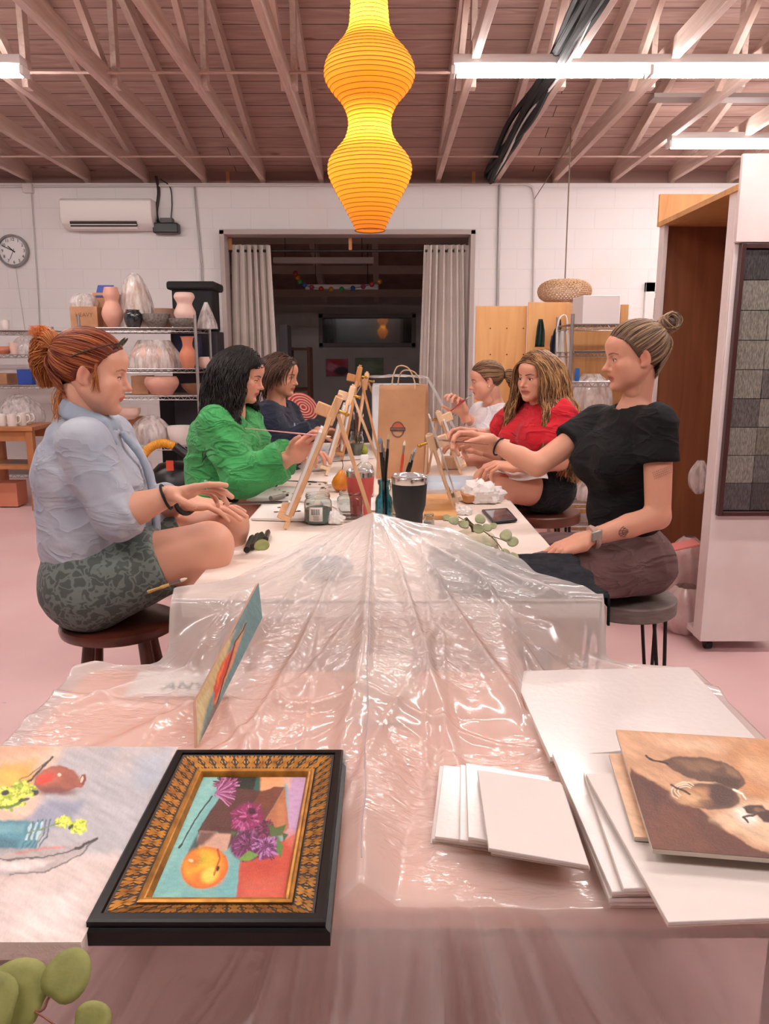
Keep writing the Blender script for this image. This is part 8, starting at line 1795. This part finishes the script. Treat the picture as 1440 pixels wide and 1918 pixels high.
for k,(px0,px1,py,d) in enumerate(((512,700,488,10.2),(572,708,538,11.6))):
    a=P(px0,py,d); b_=P(px1,py,d); t=thing('unlit_light','unlit strip light hanging in the far room, %s'%('nearer one','farther one'),'ceiling light',tuple((a+b_)/2)) if 0 else thing('unlit_light','unlit strip light hanging in the far room, %s'%(('nearer one','farther one')[k]),'ceiling light',tuple((a+b_)/2)); mb=MB(); mb.box(((a[0]+b_[0])/2,d,a[2]),(b_[0]-a[0],.12,.07)); obj('housing',mb,M['white_paint'],t,bevel=.005)
    for xx in(a[0]+.15,b_[0]-.15): mb=MB(); mb.cyl((xx,d,a[2]+.03),(xx,d,farz(d)),.005,n=6); obj('hanger',mb,M['dark_steel'],t)
t=thing('bead_garland','string of coloured paper beads sagging across the far room','garland',tuple(P(640,540,11))); pts=curve([P(553,512,10.8),P(570,534,11),P(620,542,11),P(680,537,11),P(725,522,11)],13); mb=MB(); mb.tube(pts,.004,5); obj('string',mb,M['dark_steel'],t)
bc=[mat('bead%d'%i,c_,.5) for i,c_ in enumerate(('#c0392b','#d98e2b','#3f8f4f','#4060a8','#b04a6a'))]
for k in range(12): mb=MB(); mb.ell(pts[k],.035); obj('bead',mb,bc[k%5],t)
# red spiral cushion, grey cabinet
t=thing('red_cushion','round red cushion with concentric rings beside the navy sweatshirt','cushion',tuple(P(572,765,6.6)*A(1,1,0))); c=P(566,762,6.6); Rr=np.stack([nrm(A(.75,.2,-.6)),nrm(A(.5,.2,.75)),nrm(A(0,-1,.2))],1)
q,_=np.linalg.qr(np.stack([A(.8,.25,-.5),A(0,1,0),A(.4,.3,.8)],1)); 
u_=nrm(A(.78,.3,-.55)); v_=nrm(np.cross(A(.1,-.95,.1),u_)); w2=np.cross(u_,v_)
mb=MB(); mb.ell(c,(.15,.11,.04),24,12,np.stack([u_,v_,w2],1)); obj('pad',mb,mat('cushion_red','#b5433a',.8),t,angle=180)
for k in range(5): mb=MB(); s_=(.12,.096,.072,.048,.024)[k]; mb.tube([c+u_*s_*1.15*math.cos(a)+v_*s_*.8*math.sin(a)+w2*(math.sqrt(max(0,1-(s_/.15)**2*1.1))*.04+.001)*sg for sg in[(-1 if w2[1]>0 else 1)] for a in np.linspace(0,2*np.pi,33)],.006,6,cap=False); obj('ring',mb,mat('cushion_pale','#e0a79a',.8),t)
mb=MB(); cq=P(566,800,6.6); mb.lathe([(.02,0),(.02,c[2]-.14),(.16,c[2]-.14),(.16,c[2]-.17),(.03,c[2]-.2),(.2,.02),(.2,0)],(c[0],6.6,0),20); single('stool',mb,M['black_iron'],'black stool carrying the red cushion','stool',(c[0],6.6,0))
a=P(522,608,9.6); b_=P(540,700,9.6); mb=MB(); mb.box(((a[0]+b_[0])/2,9.8,a[2]/2),(b_[0]-a[0],.4,a[2])); single('grey_cabinet',mb,mat('grey_cab','#5a585e',.6),'narrow grey cabinet behind the left curtain','cabinet',((a[0]+b_[0])/2,9.8,0),bevel=.005)
